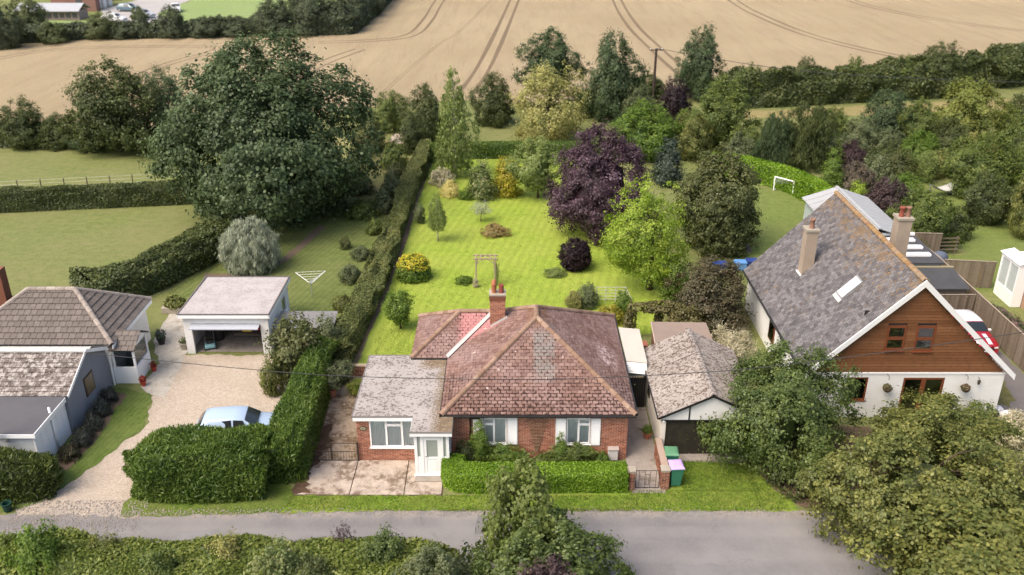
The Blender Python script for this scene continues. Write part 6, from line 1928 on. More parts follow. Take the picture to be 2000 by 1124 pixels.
tree("variegated_shrub", "conical green and cream shrub beside the golden shrub", "shrub", -2.4, 69.0, 3.1, 2.6, F_VARIEG, cbot=0.0, prof='cone', L=0.16, amp=0.15, rc=0.22, seed=43)
tree("yellow_bloom", "small bright yellow flowering plant under the silver birch", "flowers", -5.05, 69.5, 1.35, 1.7, F_YELLOWF, cbot=0.0, prof='low', L=0.14, amp=0.2, seed=44)
tree("white_bloom", "whitish feathery shrub at the hedge below the silver birch", "shrub", -5.95, 72.4, 1.5, 2.2, F_CREAM, cbot=0.0, prof='low', L=0.14, k=1.0, amp=0.25, seed=45)
tree("low_plant", "low green plant between yellow bloom and conical shrub", "plant", -3.7, 68.8, 0.7, 1.5, F_FRESH, cbot=0.0, prof='low', L=0.14, amp=0.2, seed=46)
tree("young_birch", "young birch sapling with thin white stem on the lawn", "tree", -5.3, 59.6, 3.5, 1.5, F_BIRCH, bark=BIRCH_BARK, cbot=0.9, prof='spire', L=0.11, k=0.8, amp=0.2, rc=0.25, mode='hang', aspect=0.42, core=0, inner=0.1, trunk=0.045, th=3.2, limbs=12, seed=47)
tree("hedge_foot_shrub", "narrow grey-green shrub standing against the boundary hedge", "shrub", -6.9, 63.2, 1.6, 0.9, F_GREYGREEN, cbot=0.0, prof='round', L=0.12, seed=48)
yb = tree("yellow_flower_bush", "round green bush topped with yellow flowers on the left lawn", "bush", -6.38, 53.2, 1.55, 2.25, F_FRESH, own=True, cbot=0.0, prof='low', L=0.10, amp=0.07, k=2.6, core=0.6, seed=49)
V, F, v, _ = crown(349, 1.05, 1.05, 0.85, 1.62, 'low', 0.085, k=1.1, amp=0.1, core=0.0, inner=0.5)
link(bpy.data.objects.new("flowers", np_mesh("flowers", V, F, v, F_HYPERICUM)), yb)
tree("green_shrub", "loose green shrub on the lawn left of the bungalow roof", "shrub", -6.45, 46.1, 2.4, 1.8, F_FRESH, cbot=0.35, prof='vase', L=0.12, k=1.2, amp=0.3, rc=0.25, trunk=0.05, limbs=10, core=0.3, seed=50)
tree("silver_pear", "small white-leaved shrub rising behind the round flower bed", "shrub", -2.35, 63.6, 1.55, 1.8, F_SILVER, cbot=0.55, prof='vase', L=0.13, k=0.35, amp=0.45, rc=0.3, trunk=0.04, core=0, limbs=14, seed=51)
tree("flower_bed", "low round orange-green flower bed in the middle of the lawn", "flowers", -1.28, 60.9, 0.85, 2.3, F_HEATH, cbot=0.0, prof='low', L=0.11, amp=0.05, rc=0.14, depth=1.9, seed=52)
tree("low_plant", "low leafy clump at the left foot of the garden arch", "plant", -3.1, 52.4, 0.5, 1.2, F_FRESH, cbot=0.0, prof='low', L=0.13, amp=0.3, seed=53)
tree("low_plant", "pale low plant left of the purple ball shrub", "plant", 2.75, 53.6, 0.45, 1.6, F_BIRCH, cbot=0.0, prof='low', L=0.12, amp=0.3, seed=54)
tree("laurel_bush", "dark glossy laurel under the left side of the lime tree", "bush", 7.5, 55.9, 3.0, 2.7, F_FRESH, cbot=0.0, prof='dome', L=0.17, amp=0.15, seed=55)
tree("ivy_bush", "yellow-green bush right of the lime tree's stem", "bush", 9.95, 49.9, 2.8, 2.3, F_FRESH, cbot=0.0, prof='dome', L=0.14, amp=0.2, seed=56)
tree("vegetable_clump", "leafy clump against the left end of the tubular fence", "plant", 4.55, 49.0, 1.5, 1.5, F_GREYGREEN, cbot=0.0, prof='dome', L=0.13, amp=0.25, seed=57)
tree("grass_clump", "straw-coloured tall grass behind the bungalow's ridge", "plant", 3.7, 48.4, 1.2, 1.3, leaf_mat("straw_grass", (0.17, 0.19, 0.05), (0.28, 0.27, 0.09), (0.42, 0.36, 0.16)), cbot=0.0, prof='vase', L=0.22, aspect=0.12, mode='spike', k=0.9, core=0, seed=58)
tree("yellow_shrub", "yellow-leaved low shrub behind the bungalow's right hip", "shrub", 5.75, 47.0, 1.0, 2.1, leaf_mat("yellow_shrub_leaves", (0.14, 0.15, 0.02), (0.31, 0.29, 0.035), (0.48, 0.41, 0.08)), cbot=0.0, prof='low', L=0.12, amp=0.2, seed=59)
tree("green_clump", "upright fresh-green clump at the right end of the tubular fence", "plant", 6.6, 47.9, 1.6, 1.2, F_FRESH, cbot=0.0, prof='dome', L=0.13, amp=0.3, seed=60)
# climber over an arch beside the carport
va = thing("vine_arch", "arch overgrown with a tangled climber behind the carport", "arch", (7.4, 45.0, 0))
F_VINE = leaf_mat("vine_leaves", (0.085, 0.082, 0.028), (0.16, 0.145, 0.052), (0.25, 0.205, 0.095))
for i, (x, y, z0, z1, w, d) in enumerate(((-0.75, 0.0, 0.0, 2.2, 0.8, 0.9), (0.9, -0.2, 1.75, 2.35, 3.4, 1.2), (0.85, 0.1, 0.0, 2.1, 0.6, 0.8))):
    V, F, v, _ = crown(70 + i, w / 2, d / 2, z0, z1, 'round', 0.13, k=1.6, amp=0.3, core=0.4, cx=x, cyy=y)
    link(bpy.data.objects.new("foliage", np_mesh("foliage", V, F, v, F_VINE)), va)
MB().tube([(-0.75, 0, 0), (-0.75, 0, 2.0), (-0.3, 0, 2.2), (0.5, 0, 2.2), (0.85, 0, 2.0), (0.85, 0, 0)], 0.03, 6).build("hoop", IRON, va, local=True)
tree("pampas_grass", "buff plumed grass clump behind the white garage roof", "plant", 11.35, 40.6, 2.7, 2.4, F_CREAM, cbot=0.2, prof='vase', L=0.22, aspect=0.2, mode='spike', k=0.8, amp=0.3, core=0.2, seed=73)
tree("tangle_shrub", "brown twiggy tangle between the brown shed and russet shrub", "shrub", 9.6, 43.9, 2.2, 3.2, F_VINE, cbot=0.1, prof='low', L=0.14, amp=0.3, seed=74)
# ------------------------------------------------------------------ front of the bungalow
hedge("front_hedge", "clipped bright green L-shaped hedge in front of the bungalow", [(-2.55, 32.35), (-2.62, 31.8), (-2.45, 31.42), (-1.9, 31.35), (1.0, 31.36), (4.88, 31.42)], 1.0, 1.0, F_HEDGE, L=0.075, seed=81, bumpy=0.025, k=1.9, nmax=60000)
hb = [("climbing_rose", "tall climbing rose in front of the left shuttered window", -1.45, 32.95, 1.9, 0.9, F_FRESH, 'spire', 0.1), ("bed_shrub", "dark leafy shrub beside the porch behind the hedge", -2.05, 32.85, 1.15, 1.0, F_DARK2, 'dome', 0.09),
      ("bed_shrub", "bright green shrub under the left window's right shutter", -0.35, 32.9, 0.95, 1.5, F_FRESH, 'dome', 0.09), ("bed_shrub", "dark green low shrub left of the trellis foot", 0.45, 32.9, 0.6, 0.8, F_CONIFER, 'dome', 0.09),
      ("bed_shrub", "rambling green rose under the right shuttered window", 2.75, 32.95, 0.95, 2.2, F_MID, 'low', 0.1), ("bed_shrub", "thin rose stem rising left of the right window", 2.15, 33.0, 1.35, 0.7, F_FRESH, 'spire', 0.1),
      ("bed_shrub", "low weeds at the foot of the trellis", 1.4, 33.0, 0.4, 0.9, F_MID, 'low', 0.09), ("bed_shrub", "small green plant beside the white meter box", 3.95, 33.0, 0.55, 0.8, F_FRESH, 'low', 0.09)]
for i, (n_, lb, x, y, t_, w_, m_, pr, L_) in enumerate(hb):
    tree(n_, lb, "shrub", x, y, t_ * 1.18, w_ * 1.25, m_, cbot=0.05, prof=pr, L=L_, amp=0.35, rc=0.24, depth=min(w_, 0.8), seed=90 + i, core=0.3, k=1.6)
# ------------------------------------------------------------------ boundary hedges
hedge("boundary_hedge", "long clipped hedge along the left side of the bungalow garden", [(-9.3, 41.6, 1.35, 1.3), (-9.15, 45, 1.5, 1.05), (-8.95, 48.5, 1.3, 1.2), (-8.75, 52.5, 1.5, 0.98), (-8.55, 57, 1.3, 1.12), (-8.5, 62, 1.2, 1.02), (-8.4, 66, 1.3, 1.3), (-8.35, 70, 1.2, 1.2), (-8.2, 75, 1.3, 1.5), (-8.0, 80.5, 1.3, 1.6)], 1.5, 1.4, F_HEDGE_DULL, L=0.115, seed=101, bumpy=0.17, k=1.9, nmax=85000)
hedge("conifer_hedge", "shaggy conifer hedge along the bungalow's left drive", [(-9.95, 41.2, 1.2, 2.0), (-9.9, 38, 1.5, 2.1), (-9.85, 34.5, 1.7, 2.2), (-9.75, 31.6, 1.6, 2.3)], 1.6, 2.2, F_CONIFER, L=0.18, seed=102, bumpy=0.12, k=2.6, aspect=0.26, mode='spike', round_=0.35)
hedge("conifer_hedge", "big rounded conifer hedge between gravel drive and lane", [(-16.2, 31.3, 1.3, 1.6), (-15.4, 31.4, 2.3, 2.25), (-13.4, 31.5, 2.7, 2.4), (-11.6, 31.6, 2.6, 2.35), (-10.6, 31.7, 2.4, 2.3)], 2.5, 2.3, F_CONIFER, L=0.19, seed=103, bumpy=0.16, k=2.8, aspect=0.26, mode='spike', round_=0.42)
tree("dark_garage_bush", "dark rounded bush beside the open white garage", "bush", -11.2, 40.6, 3.5, 3.3, F_BROWN, cbot=0.1, L=0.15, amp=0.15, seed=104)
tree("yellow_garage_bush", "yellow-green bush at the gravel's edge below the dark bush", "bush", -12.1, 38.9, 2.1, 1.3, F_YELLOWGREEN, cbot=0.0, L=0.13, amp=0.15, seed=105, prof='dome')
tree("grey_garage_shrub", "grey-green shrub behind the dark bush beside the garage store", "shrub", -10.0, 42.9, 2.5, 1.8, F_GREYGREEN, cbot=0.1, L=0.15, amp=0.2, seed=106)
hedge("paddock_hedge", "dark hedge slanting from the cottage roof towards the sycamore", [(-25.6, 48.6, 3.2, 1.9), (-23.4, 51.5, 2.4, 1.9), (-21.6, 55, 2.4, 1.9), (-20.0, 60.0, 2.2, 1.8)], 2.4, 1.9, F_DARK2, L=0.19, seed=107, bumpy=0.2, k=1.8, round_=0.3)
hedge("field_hedge", "low straight clipped hedge crossing the paddock", [(-60, 63.2), (-45, 65.2), (-30, 67.3), (-22.5, 68.4)], 1.1, 1.75, F_DARK2, L=0.15, seed=108, bumpy=0.1, k=1.7)
hedge("hedgerow", "dark hedgerow at the back of the paddock under the round tree", [(-62, 84.6), (-46, 84.5), (-36, 83.6), (-25, 83.0), (-20, 83.8)], 2.4, 1.8, F_DARK2, L=0.26, seed=109, bumpy=0.35, k=1.7, round_=0.35)
hedge("back_hedge", "dark clipped hedge closing the far end of the lawn", [(-3.9, 80.2), (2.0, 80.3), (8.5, 80.2)], 0.9, 1.45, F_CONIFER, L=0.13, seed=110, bumpy=0.04, k=1.9)
hedge("back_hedge_stub", "short clipped hedge block beside the silver birch", [(-7.4, 79.0), (-5.9, 79.1)], 0.9, 1.7, F_CONIFER, L=0.13, seed=111, bumpy=0.04)
hedge("curved_hedge", "bright-topped curved hedge behind the football goal", [(17.5, 75.8), (19.6, 74.8), (21.6, 73.0), (23.4, 70.4), (24.3, 67.2), (24.3, 63.6)], 1.5, 1.75, F_HEDGE, L=0.16, seed=112, bumpy=0.05, k=1.8)
hedge("field_hedgerow", "overgrown hedgerow along the field's right-hand edge", [(23.6, 100.2, 3.0, 3.2), (30, 101.4, 3.2, 3.6), (36, 102.8, 3.2, 3.2), (42, 104.3, 3.4, 3.3), (48, 105.4, 3.4, 4.0), (55, 107.4, 3.0, 4.2)], 3.2, 3.4, F_DARK2, L=0.32, seed=113, bumpy=0.55, k=1.9, round_=0.35)
hedge("field_hedgerow", "hedgerow beyond the field gap at the right edge", [(58.6, 110.8, 3.0, 3.6), (66, 113.0, 3.4, 4.6), (90, 120, 3.4, 4.2)], 3.2, 4, F_DARK2, L=0.34, seed=114, bumpy=0.55, k=1.7, round_=0.35)
for i, (x, y, t_, w_, lb) in enumerate(((26.8, 101.0, 4.6, 3.0, "round-topped hawthorn at the left end of the field hedgerow"), (33.4, 102.4, 5.0, 3.4, "hawthorn bulging from the middle of the field hedgerow"), (39.2, 103.6, 4.9, 2.6, "small pointed hawthorn in the field hedgerow"), (50.2, 106.2, 6.0, 5.6, "tallest bushy hawthorn near the field hedgerow's gap"), (45.6, 105.2, 4.7, 3.6, "hawthorn left of the tallest one in the field hedgerow"))):
    tree("hawthorn", lb, "tree", x, y, t_, w_, F_DARK2 if i % 2 else F_MID, cbot=1.2, L=0.3, amp=0.25, seed=115 + i, trunk=0.1)
tree("dark_corner_tree", "dark tree at the right edge beyond the field gap", "tree", 67.0, 114.0, 6.4, 5.6, F_DARK, cbot=0.8, L=0.32, amp=0.25, seed=121, trunk=0.12)
# foreground
hedge("roadside_hedge", "long yellow-green hedge along the near side of the lane", [(-34, 24.95, 3.2, 1.6), (-26, 24.95, 3.2, 1.6), (-20, 25.0, 3.2, 1.5), (-14, 24.95, 3.2, 1.62), (-9, 24.95, 3.1, 1.55), (-5, 24.95, 3.2, 1.6), (-2, 24.85, 3.2, 1.5)], 3.2, 1.7, F_PRIVET, L=0.13, seed=122, bumpy=0.24, k=1.8, nmax=70000, round_=0.3)
hedge("cottage_hedge", "rounded conifer hedge in front of the cottage's pale boards", [(-26, 30.9, 1.8, 1.9), (-22, 31.0, 1.9, 1.95), (-20.6, 31.1, 1.9, 1.9), (-19.5, 31.2, 1.5, 1.5)], 1.8, 1.9, leaf_mat("olive_conifer", (0.040, 0.060, 0.014), (0.075, 0.105, 0.022), (0.13, 0.155, 0.036)), L=0.2, seed=123, bumpy=0.15, k=1.8, aspect=0.28, mode='spike', round_=0.4)
tree("foreground_conifer", "knobbly conifer rising in front of the clipped hedge", "tree", 0.42, 26.9, 4.5, 3.3, F_KNOB, cbot=0.2, prof='dome', L=0.11, amp=0.2, rc=0.2, k=2.0, seed=124, trunk=0.1)
tree("foreground_shrub", "broad mid-green shrub at the bottom centre beside the lane", "shrub", 1.35, 25.6, 3.0, 6.2, F_ASH, cbot=0.1, prof='low', L=0.13, amp=0.2, depth=4.2, seed=125, nmax=40000)
tree("foreground_purple_shrub", "dusky purple shrub at the bottom centre edge", "shrub", 1.3, 23.7, 2.7, 2.9, F_MAGENTA, cbot=0.1, prof='low', L=0.12, amp=0.25, depth=2.6, seed=126)
tree("foreground_lilac", "grey-mauve shrub at the bottom edge left of the purple shrub", "shrub", -2.8, 24.4, 2.7, 3.4, F_GREYGREEN, cbot=0.1, prof='low', L=0.12, amp=0.25, depth=2.4, seed=127)
tree("foreground_sapling", "pale green sapling poking up through the roadside hedge", "shrub", -8.2, 24.6, 2.7, 2.0, F_VARIEG, cbot=0.2, prof='dome', L=0.13, amp=0.3, seed=128)
tree("purple_twig", "small purplish twig bush on the roadside hedge top", "shrub", -6.3, 26.3, 2.2, 1.0, F_MAGENTA, cbot=0.2, prof='vase', L=0.1, k=0.6, amp=0.3, core=0.0, trunk=0.03, seed=129)
tree("corner_sapling", "bright green sapling at the bottom left corner", "shrub", -16.9, 25.0, 3.2, 2.2, F_FRESH, cbot=0.2, prof='dome', L=0.14, amp=0.3, seed=130)
tree("ash_tree", "fresh mid-green tree in front of the white garage's right side", "tree", 11.9, 33.4, 5.5, 6.8, F_ASH, cbot=0.6, prof='dome', L=0.13, k=2.0, amp=0.34, rc=0.16, core=0.3, trunk=0.22, limbs=14, own=True, nmax=60000, seed=131)
tree("field_maple", "large yellow-green tree filling the lower right corner", "tree", 16.3, 28.6, 4.8, 9.6, F_YELLOWGREEN, cbot=0.2, prof='dome', L=0.13, k=2.0, amp=0.34, rc=0.13, core=0.3, trunk=0.25, limbs=14, own=True, nmax=80000, depth=7.4, seed=132)
tree("field_maple", "yellow-green tree behind the large one, below the chalet's french doors", "tree", 18.4, 31.8, 3.9, 6.4, F_YELLOWGREEN, cbot=0.4, prof='dome', L=0.16, k=1.9, amp=0.25, rc=0.17, trunk=0.15, seed=133)
tree("field_maple", "lowest yellow-green tree running off the bottom right corner", "tree", 16.6, 24.6, 3.9, 7.6, F_YELLOWGREEN, cbot=0.1, prof='dome', L=0.14, trunk=0.15, seed=139)
tree("cream_shrub", "cream-blossomed shrub at the lower right edge", "shrub", 20.4, 28.6, 3.6, 3.6, leaf_mat("cream_elder", (0.13, 0.13, 0.05), (0.27, 0.25, 0.12), (0.50, 0.45, 0.28)), cbot=0.2, prof='dome', L=0.15, amp=0.25, seed=134)
tree("cream_elder", "cream-flowered bush by the white stones at the chalet's corner", "bush", 23.0, 34.6, 1.7, 2.2, F_CREAM, cbot=0.1, prof='dome', L=0.14, amp=0.2, seed=135)
tree("chalet_shrub", "dark green shrub against the chalet's white front wall", "shrub", 22.0, 35.6, 1.5, 2.0, F_MID, cbot=0.1, prof='dome', L=0.14, amp=0.25, seed=136)
tree("underbush", "dark low bush below the mid-green tree at the tarmac edge", "bush", 12.6, 31.4, 1.6, 3.0, F_DARK2, cbot=0.0, prof='low', L=0.15, amp=0.2, seed=137)
tree("elder_foot", "bright low branch of elder beside the garage apron", "bush", 10.9, 33.2, 1.9, 1.5, F_FRESH, cbot=0.1, prof='dome', L=0.14, amp=0.3, seed=138)
# ------------------------------------------------------------------ the left-hand gardens
tree("silver_willow", "round silver-green dome shrub behind the white garage", "shrub", -17.3, 54.7, 3.4, 3.9, F_SILVER, cbot=0.1, prof='dome', L=0.34, aspect=0.12, mode='hang', own=True, amp=0.04, k=2.2, rc=0.14, core=0.75, nmax=16000, tuft=0.03, seed=140)
for i, (x, y, t_, w_, m_, lb) in enumerate(((-13.6, 65.6, 1.3, 3.0, F_DARK2, "dark low shrub in the bed right of the sycamore"), (-11.4, 64.8, 1.3, 2.8, F_MID, "mid-green low shrub in the middle of the neighbour's bed"), (-10.0, 65.8, 1.7, 2.0, F_GREYGREEN, "grey-green shrub in the bed against the boundary hedge"), (-9.8, 69.6, 1.9, 2.2, F_GREYGREEN, "grey-green bush leaning on the boundary hedge further back"), (-12.4, 70.4, 1.2, 2.6, F_BROWN, "brownish clump on the rough ground behind the bed"), (-10.4, 52.6, 1.2, 1.6, F_GREYGREEN, "pale shrub spilling from the boundary hedge near the clothes dryer"))):
    tree("bed_bush", lb, "shrub", x, y, t_, w_, m_, cbot=0.0, prof='low', L=0.2, amp=0.25, seed=141 + i)
tree("tiny_bush", "tiny twiggy bush alone on the neighbour's lawn", "shrub", -11.7, 58.2, 0.9, 0.9, F_BROWN, cbot=0.05, prof='dome', L=0.14, k=1.0, seed=149)
for i, (x, y, w_, h_, lb) in enumerate(((-20.05, 38.2, 0.9, 0.8, "lavender clump nearest the cottage porch in the grey wall bed"), (-20.0, 37.0, 1.0, 0.9, "lavender clump under the brown cottage window"), (-19.9, 35.8, 1.0, 0.9, "lavender clump at the middle of the grey wall bed"), (-19.85, 34.6, 1.1, 0.8, "lavender clump at the white panel end of the bed"), (-19.9, 33.5, 1.0, 0.7, "reddish low clump at the front end of the cottage bed"))):
    tree("lavender", lb, "shrub", x, y, h_, w_, F_RUSSET if i == 4 else leaf_mat("lavender_%d" % i, (0.05, 0.055, 0.04), (0.085, 0.09, 0.07), (0.13, 0.13, 0.11)), cbot=0.0, prof='low', L=0.13, amp=0.15, depth=1.25, seed=150 + i)
# ------------------------------------------------------------------ the right-hand gardens
rg = [("weeping_shrub", "tall dark weeping shrub left of the far garden hedge", 22.9, 76.6, 5.0, 3.4, F_DARK, 'dome', 'hang'), ("weeping_tree", "broad grey-green weeping tree behind the curved hedge", 26.2, 77.2, 5.8, 5.2, F_DARK2, 'dome', 'hang'),
      ("green_conifer", "bright green columnar bush at the curved hedge's end", 25.9, 69.6, 3.9, 2.2, F_FRESH, 'spire', 'random'), ("smoke_bush", "magenta-purple smoke bush in the right-hand gardens", 30.2, 77.6, 2.3, 3.6, F_MAGENTA, 'low', 'random'),
      ("pinkish_shrub", "pinkish-brown shrub behind the grey summer house", 27.9, 69.8, 2.7, 4.2, F_PINKISH, 'low', 'random'), ("mauve_shrub", "mauve-grey shrub right of the grey summer house roof", 28.4, 64.8, 3.0, 3.8, F_MAGENTA, 'low', 'random'),
      ("yellow_shrub", "yellow-green shrub just behind the summer house ridge", 27.3, 67.2, 2.0, 2.0, F_LIME, 'dome', 'random'), ("garden_tree", "dark green rounded tree in the middle of the far gardens", 36.6, 85.6, 4.9, 6.0, F_DARK, 'dome', 'random'),
      ("garden_tree", "fresh green rounded tree left of the big willow", 38.8, 84.0, 4.5, 4.2, F_MID, 'dome', 'random'), ("golden_willow", "big yellow-green willow at the right of the far gardens", 43.4, 84.2, 6.2, 8.4, F_WILLOW, 'dome', 'random'),
      ("garden_tree", "dark tree at the right edge beyond the willow", 50.2, 87.4, 4.4, 4.4, F_DARK2, 'dome', 'random'), ("garden_tree", "mixed green tree above the right-hand lawn", 38.2, 69.8, 4.9, 6.2, F_MID, 'dome', 'random'),
      ("round_bush", "large round green bush above the chalet's right chimney", 28.5, 58.6, 4.0, 5.2, F_MID, 'dome', 'random'), ("spiky_plant", "upright pale green spiky plant near the hammock", 35.2, 73.2, 2.6, 2.4, F_BIRCH, 'vase', 'spike'),
      ("brown_shrub", "brown-topped dark shrub left of the spiky plant", 33.0, 73.6, 2.7, 2.8, F_BROWN, 'dome', 'random'), ("edge_tree", "yellow-green tree at the right edge beside the lawn", 37.6, 60.8, 5.2, 3.8, F_YELLOWGREEN, 'dome', 'random'),
      ("dark_shrub", "dark green shrub bordering the right-hand lawn", 35.6, 63.6, 3.6, 4.4, F_DARK2, 'dome', 'random'), ("sage_shrub", "grey-green shrub in front of the dark rounded tree", 32.7, 82.0, 3.2, 4.4, F_GREYGREEN, 'dome', 'random'),
      ("hedge_shrub", "green shrub below the field hedgerow's left end", 31.8, 87.6, 2.9, 4.0, F_MID, 'dome', 'random'), ("low_bush", "dark low bush beside the fence behind the annexe", 31.6, 60.4, 2.1, 3.0, F_DARK2, 'low', 'random'),
      ("edge_shrub", "green shrub under the willow's left side", 40.0, 77.0, 2.8, 4.4, F_MID, 'low', 'random'), ("edge_shrub", "dark shrub under the willow's right side", 44.6, 76.4, 3.0, 4.4, F_DARK2, 'low', 'random'),
      ("edge_shrub", "grey-green mass of leaves below the smoke bush", 31.4, 73.8, 2.2, 3.2, F_GREYGREEN, 'low', 'random'), ("edge_shrub", "leafy shrub left of the weeping shrub", 20.4, 78.2, 2.9, 3.6, F_GREYGREEN, 'low', 'random'),
      ("edge_shrub", "pale shrub between weeping tree and sage shrub", 29.4, 83.0, 2.4, 3.6, F_FRESH, 'low', 'random'), ("edge_shrub", "green shrub at the right edge below the willow", 41.4, 68.0, 3.4, 4.0, F_FRESH, 'low', 'random'),
      ("edge_shrub", "dark shrub beside the hammock's right end", 38.9, 74.0, 2.6, 3.6, F_DARK2, 'low', 'random')]
for i, (n_, lb, x, y, t_, w_, m_, pr, md) in enumerate(rg):
    tree(n_, lb, "tree" if "tree" in n_ or "willow" in n_ else "shrub", x, y, t_, w_, m_, cbot=0.1, prof=pr, L=0.24 if md == 'random' else 0.34, aspect=0.55 if md == 'random' else 0.22, mode=md, amp=0.25, rc=0.2, seed=160 + i, trunk=0.1 if 'tree' in n_ or 'willow' in n_ else 0)
tree("goal_topiary", "small square-cut yellowish hedge block beside the summer house", "hedge", 20.6, 56.4, 1.3, 1.2, F_OLIVE, cbot=0.0, prof='low', L=0.13, seed=190)
tree("fence_flowers", "green and pink flower border between fence and neighbour's wall", "flowers", 28.6, 45.6, 0.9, 2.0, leaf_mat("border_flowers", (0.05, 0.08, 0.025), (0.11, 0.13, 0.06), (0.36, 0.18, 0.22)), cbot=0.0, prof='low', L=0.14, amp=0.2, depth=8, seed=191)
more = [(-12.6, 24.6, 2.4, 2.0, F_MID, "mid-green sapling rising from the middle of the roadside hedge"), (-14.9, 25.6, 2.2, 1.6, F_YELLOWGREEN, "yellow-green clump on the roadside hedge below the conifer hedge"), (-10.4, 25.6, 2.2, 1.7, F_OLIVE, "olive clump on the roadside hedge"), (-4.6, 25.7, 2.3, 2.0, F_ASH, "fresh green clump at the right end of the roadside hedge"), (-6.9, 24.2, 2.4, 1.8, F_DARK2, "dark clump low in the roadside hedge"), (-18.6, 25.7, 2.2, 1.7, F_PRIVET, "leafy clump on the roadside hedge's left end")]
for i, (x, y, t_, w_, m_, lb) in enumerate(more):
    tree("hedge_sapling", lb, "shrub", x, y, t_, w_, m_, cbot=0.3, prof='dome', seed=240 + i)
# the thick planting behind the chalet
fill = [(22.2, 79.6, 3.0, 3.8, F_MID), (25.0, 81.4, 3.2, 4.2, F_DARK2), (28.0, 79.6, 3.4, 3.6, F_GREYGREEN), (34.6, 80.2, 2.6, 4.0, F_GREYGREEN), (36.6, 78.2, 3.0, 4.2, F_FRESH), (33.4, 77.2, 2.4, 3.4, F_DARK2), 
        (40.6, 81.2, 3.4, 4.4, F_DARK2), (42.6, 72.2, 3.6, 4.6, F_MID), (41.6, 77.6, 3.0, 3.8, F_OLIVE), (46.8, 81.0, 3.8, 5.0, F_MID), (47.0, 75.4, 3.4, 4.6, F_GREYGREEN), (29.9, 66.8, 2.2, 3.4, F_GREYGREEN),
        (31.9, 69.2, 1.9, 3.0, F_FRESH), (39.8, 65.2, 3.4, 4.2, F_DARK2), (36.9, 74.9, 2.2, 2.8, F_YELLOWGREEN), (30.6, 62.6, 2.2, 3.2, F_MID), (17.6, 86.4, 3.0, 4.2, F_FRESH), (15.0, 86.6, 2.6, 3.6, F_MID), (51.0, 80.6, 4.2, 5.0, F_DARK2)]
fl_ = ["left of the weeping tree's crown", "behind the weeping tree", "between the weeping tree and smoke bush", "at the far edge of the shrubs beside the smoke bush", "below the fresh green rounded tree", "right above the smoke bush", 
       "at the foot of the big yellow-green willow", "low at the right side of the far gardens", "beneath the willow's left branches", "beneath the willow's right branches", "near the right edge below the willow", "just behind the mauve-grey shrub",
       "left of the brown-topped shrub", "at the right edge of the upper lawn", "beside the hammock", "behind the large round green bush", "behind the olive-green shrub", "behind the broad fresh-green shrub", "at the right edge under the hedgerow gap"]
hue = {id(F_MID): "mid-green", id(F_DARK2): "dark green", id(F_GREYGREEN): "grey-green", id(F_FRESH): "bright green", id(F_OLIVE): "olive", id(F_YELLOWGREEN): "yellow-green"}
for i, ((x, y, t_, w_, m_), wh) in enumerate(zip(fill, fl_)):
    tree("garden_shrub", hue[id(m_)] + " shrub " + wh, "shrub", x, y, t_, w_, m_, cbot=0.0, prof='low' if i % 2 else 'dome', seed=260 + i, group="shrubs of the far gardens")
# scrub beside the boundary hedge
for i, (x, y, t_, w_, m_, lb) in enumerate(((-10.3, 56.4, 0.9, 1.6, F_GREYGREEN, "low grey-green scrub on the neighbour's side of the boundary hedge"), (-10.0, 61.2, 1.1, 1.5, F_MID, "green scrub on the neighbour's side of the hedge near the bed"), (-10.2, 48.6, 1.0, 1.4, F_YELLOWGREEN, "yellowish scrub where the boundary hedge passes the clothes dryer"), (-9.9, 73.6, 1.6, 2.2, F_BROWN, "brownish scrub beside the boundary hedge on the rough ground"), (-10.6, 77.6, 2.0, 2.6, F_MID, "green scrub at the top of the rough ground"), (-13.9, 74.6, 1.2, 2.4, F_DARK2, "dark scrub under the sycamore's right side"))):
    tree("scrub", lb, "shrub", x, y, t_, w_, m_, cbot=0.0, prof='low', seed=290 + i)
# ------------------------------------------------------------------ beyond the field, top left
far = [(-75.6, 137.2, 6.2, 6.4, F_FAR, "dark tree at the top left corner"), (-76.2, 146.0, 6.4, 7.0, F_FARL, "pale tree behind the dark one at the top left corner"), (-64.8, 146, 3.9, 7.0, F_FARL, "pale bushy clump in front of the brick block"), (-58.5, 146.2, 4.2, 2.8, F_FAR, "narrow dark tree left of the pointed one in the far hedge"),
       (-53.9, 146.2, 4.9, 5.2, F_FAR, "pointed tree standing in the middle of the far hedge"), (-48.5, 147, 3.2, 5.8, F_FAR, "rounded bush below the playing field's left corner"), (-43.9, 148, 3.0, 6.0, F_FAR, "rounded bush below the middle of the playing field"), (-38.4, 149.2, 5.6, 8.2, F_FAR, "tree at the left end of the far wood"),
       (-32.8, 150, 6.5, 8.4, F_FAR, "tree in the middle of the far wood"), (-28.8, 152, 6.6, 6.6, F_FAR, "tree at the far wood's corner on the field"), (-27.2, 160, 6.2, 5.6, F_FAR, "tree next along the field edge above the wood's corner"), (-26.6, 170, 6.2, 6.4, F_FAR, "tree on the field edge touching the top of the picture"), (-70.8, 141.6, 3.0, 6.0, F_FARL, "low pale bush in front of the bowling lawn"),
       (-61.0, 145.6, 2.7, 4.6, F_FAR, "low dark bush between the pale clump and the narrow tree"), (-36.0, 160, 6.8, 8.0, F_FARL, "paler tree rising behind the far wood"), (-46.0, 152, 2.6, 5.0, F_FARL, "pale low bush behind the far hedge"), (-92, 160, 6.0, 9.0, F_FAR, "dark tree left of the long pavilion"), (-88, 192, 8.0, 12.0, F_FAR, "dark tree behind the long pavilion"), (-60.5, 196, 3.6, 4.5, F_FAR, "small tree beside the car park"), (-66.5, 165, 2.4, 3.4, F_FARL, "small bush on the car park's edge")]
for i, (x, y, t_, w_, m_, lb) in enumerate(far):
    tree("far_tree", lb, "tree", x, y, t_, w_, m_, cbot=0.1, prof='dome', L=0.42, amp=0.22, k=1.8, seed=200 + i, group="trees beyond the wheat field")
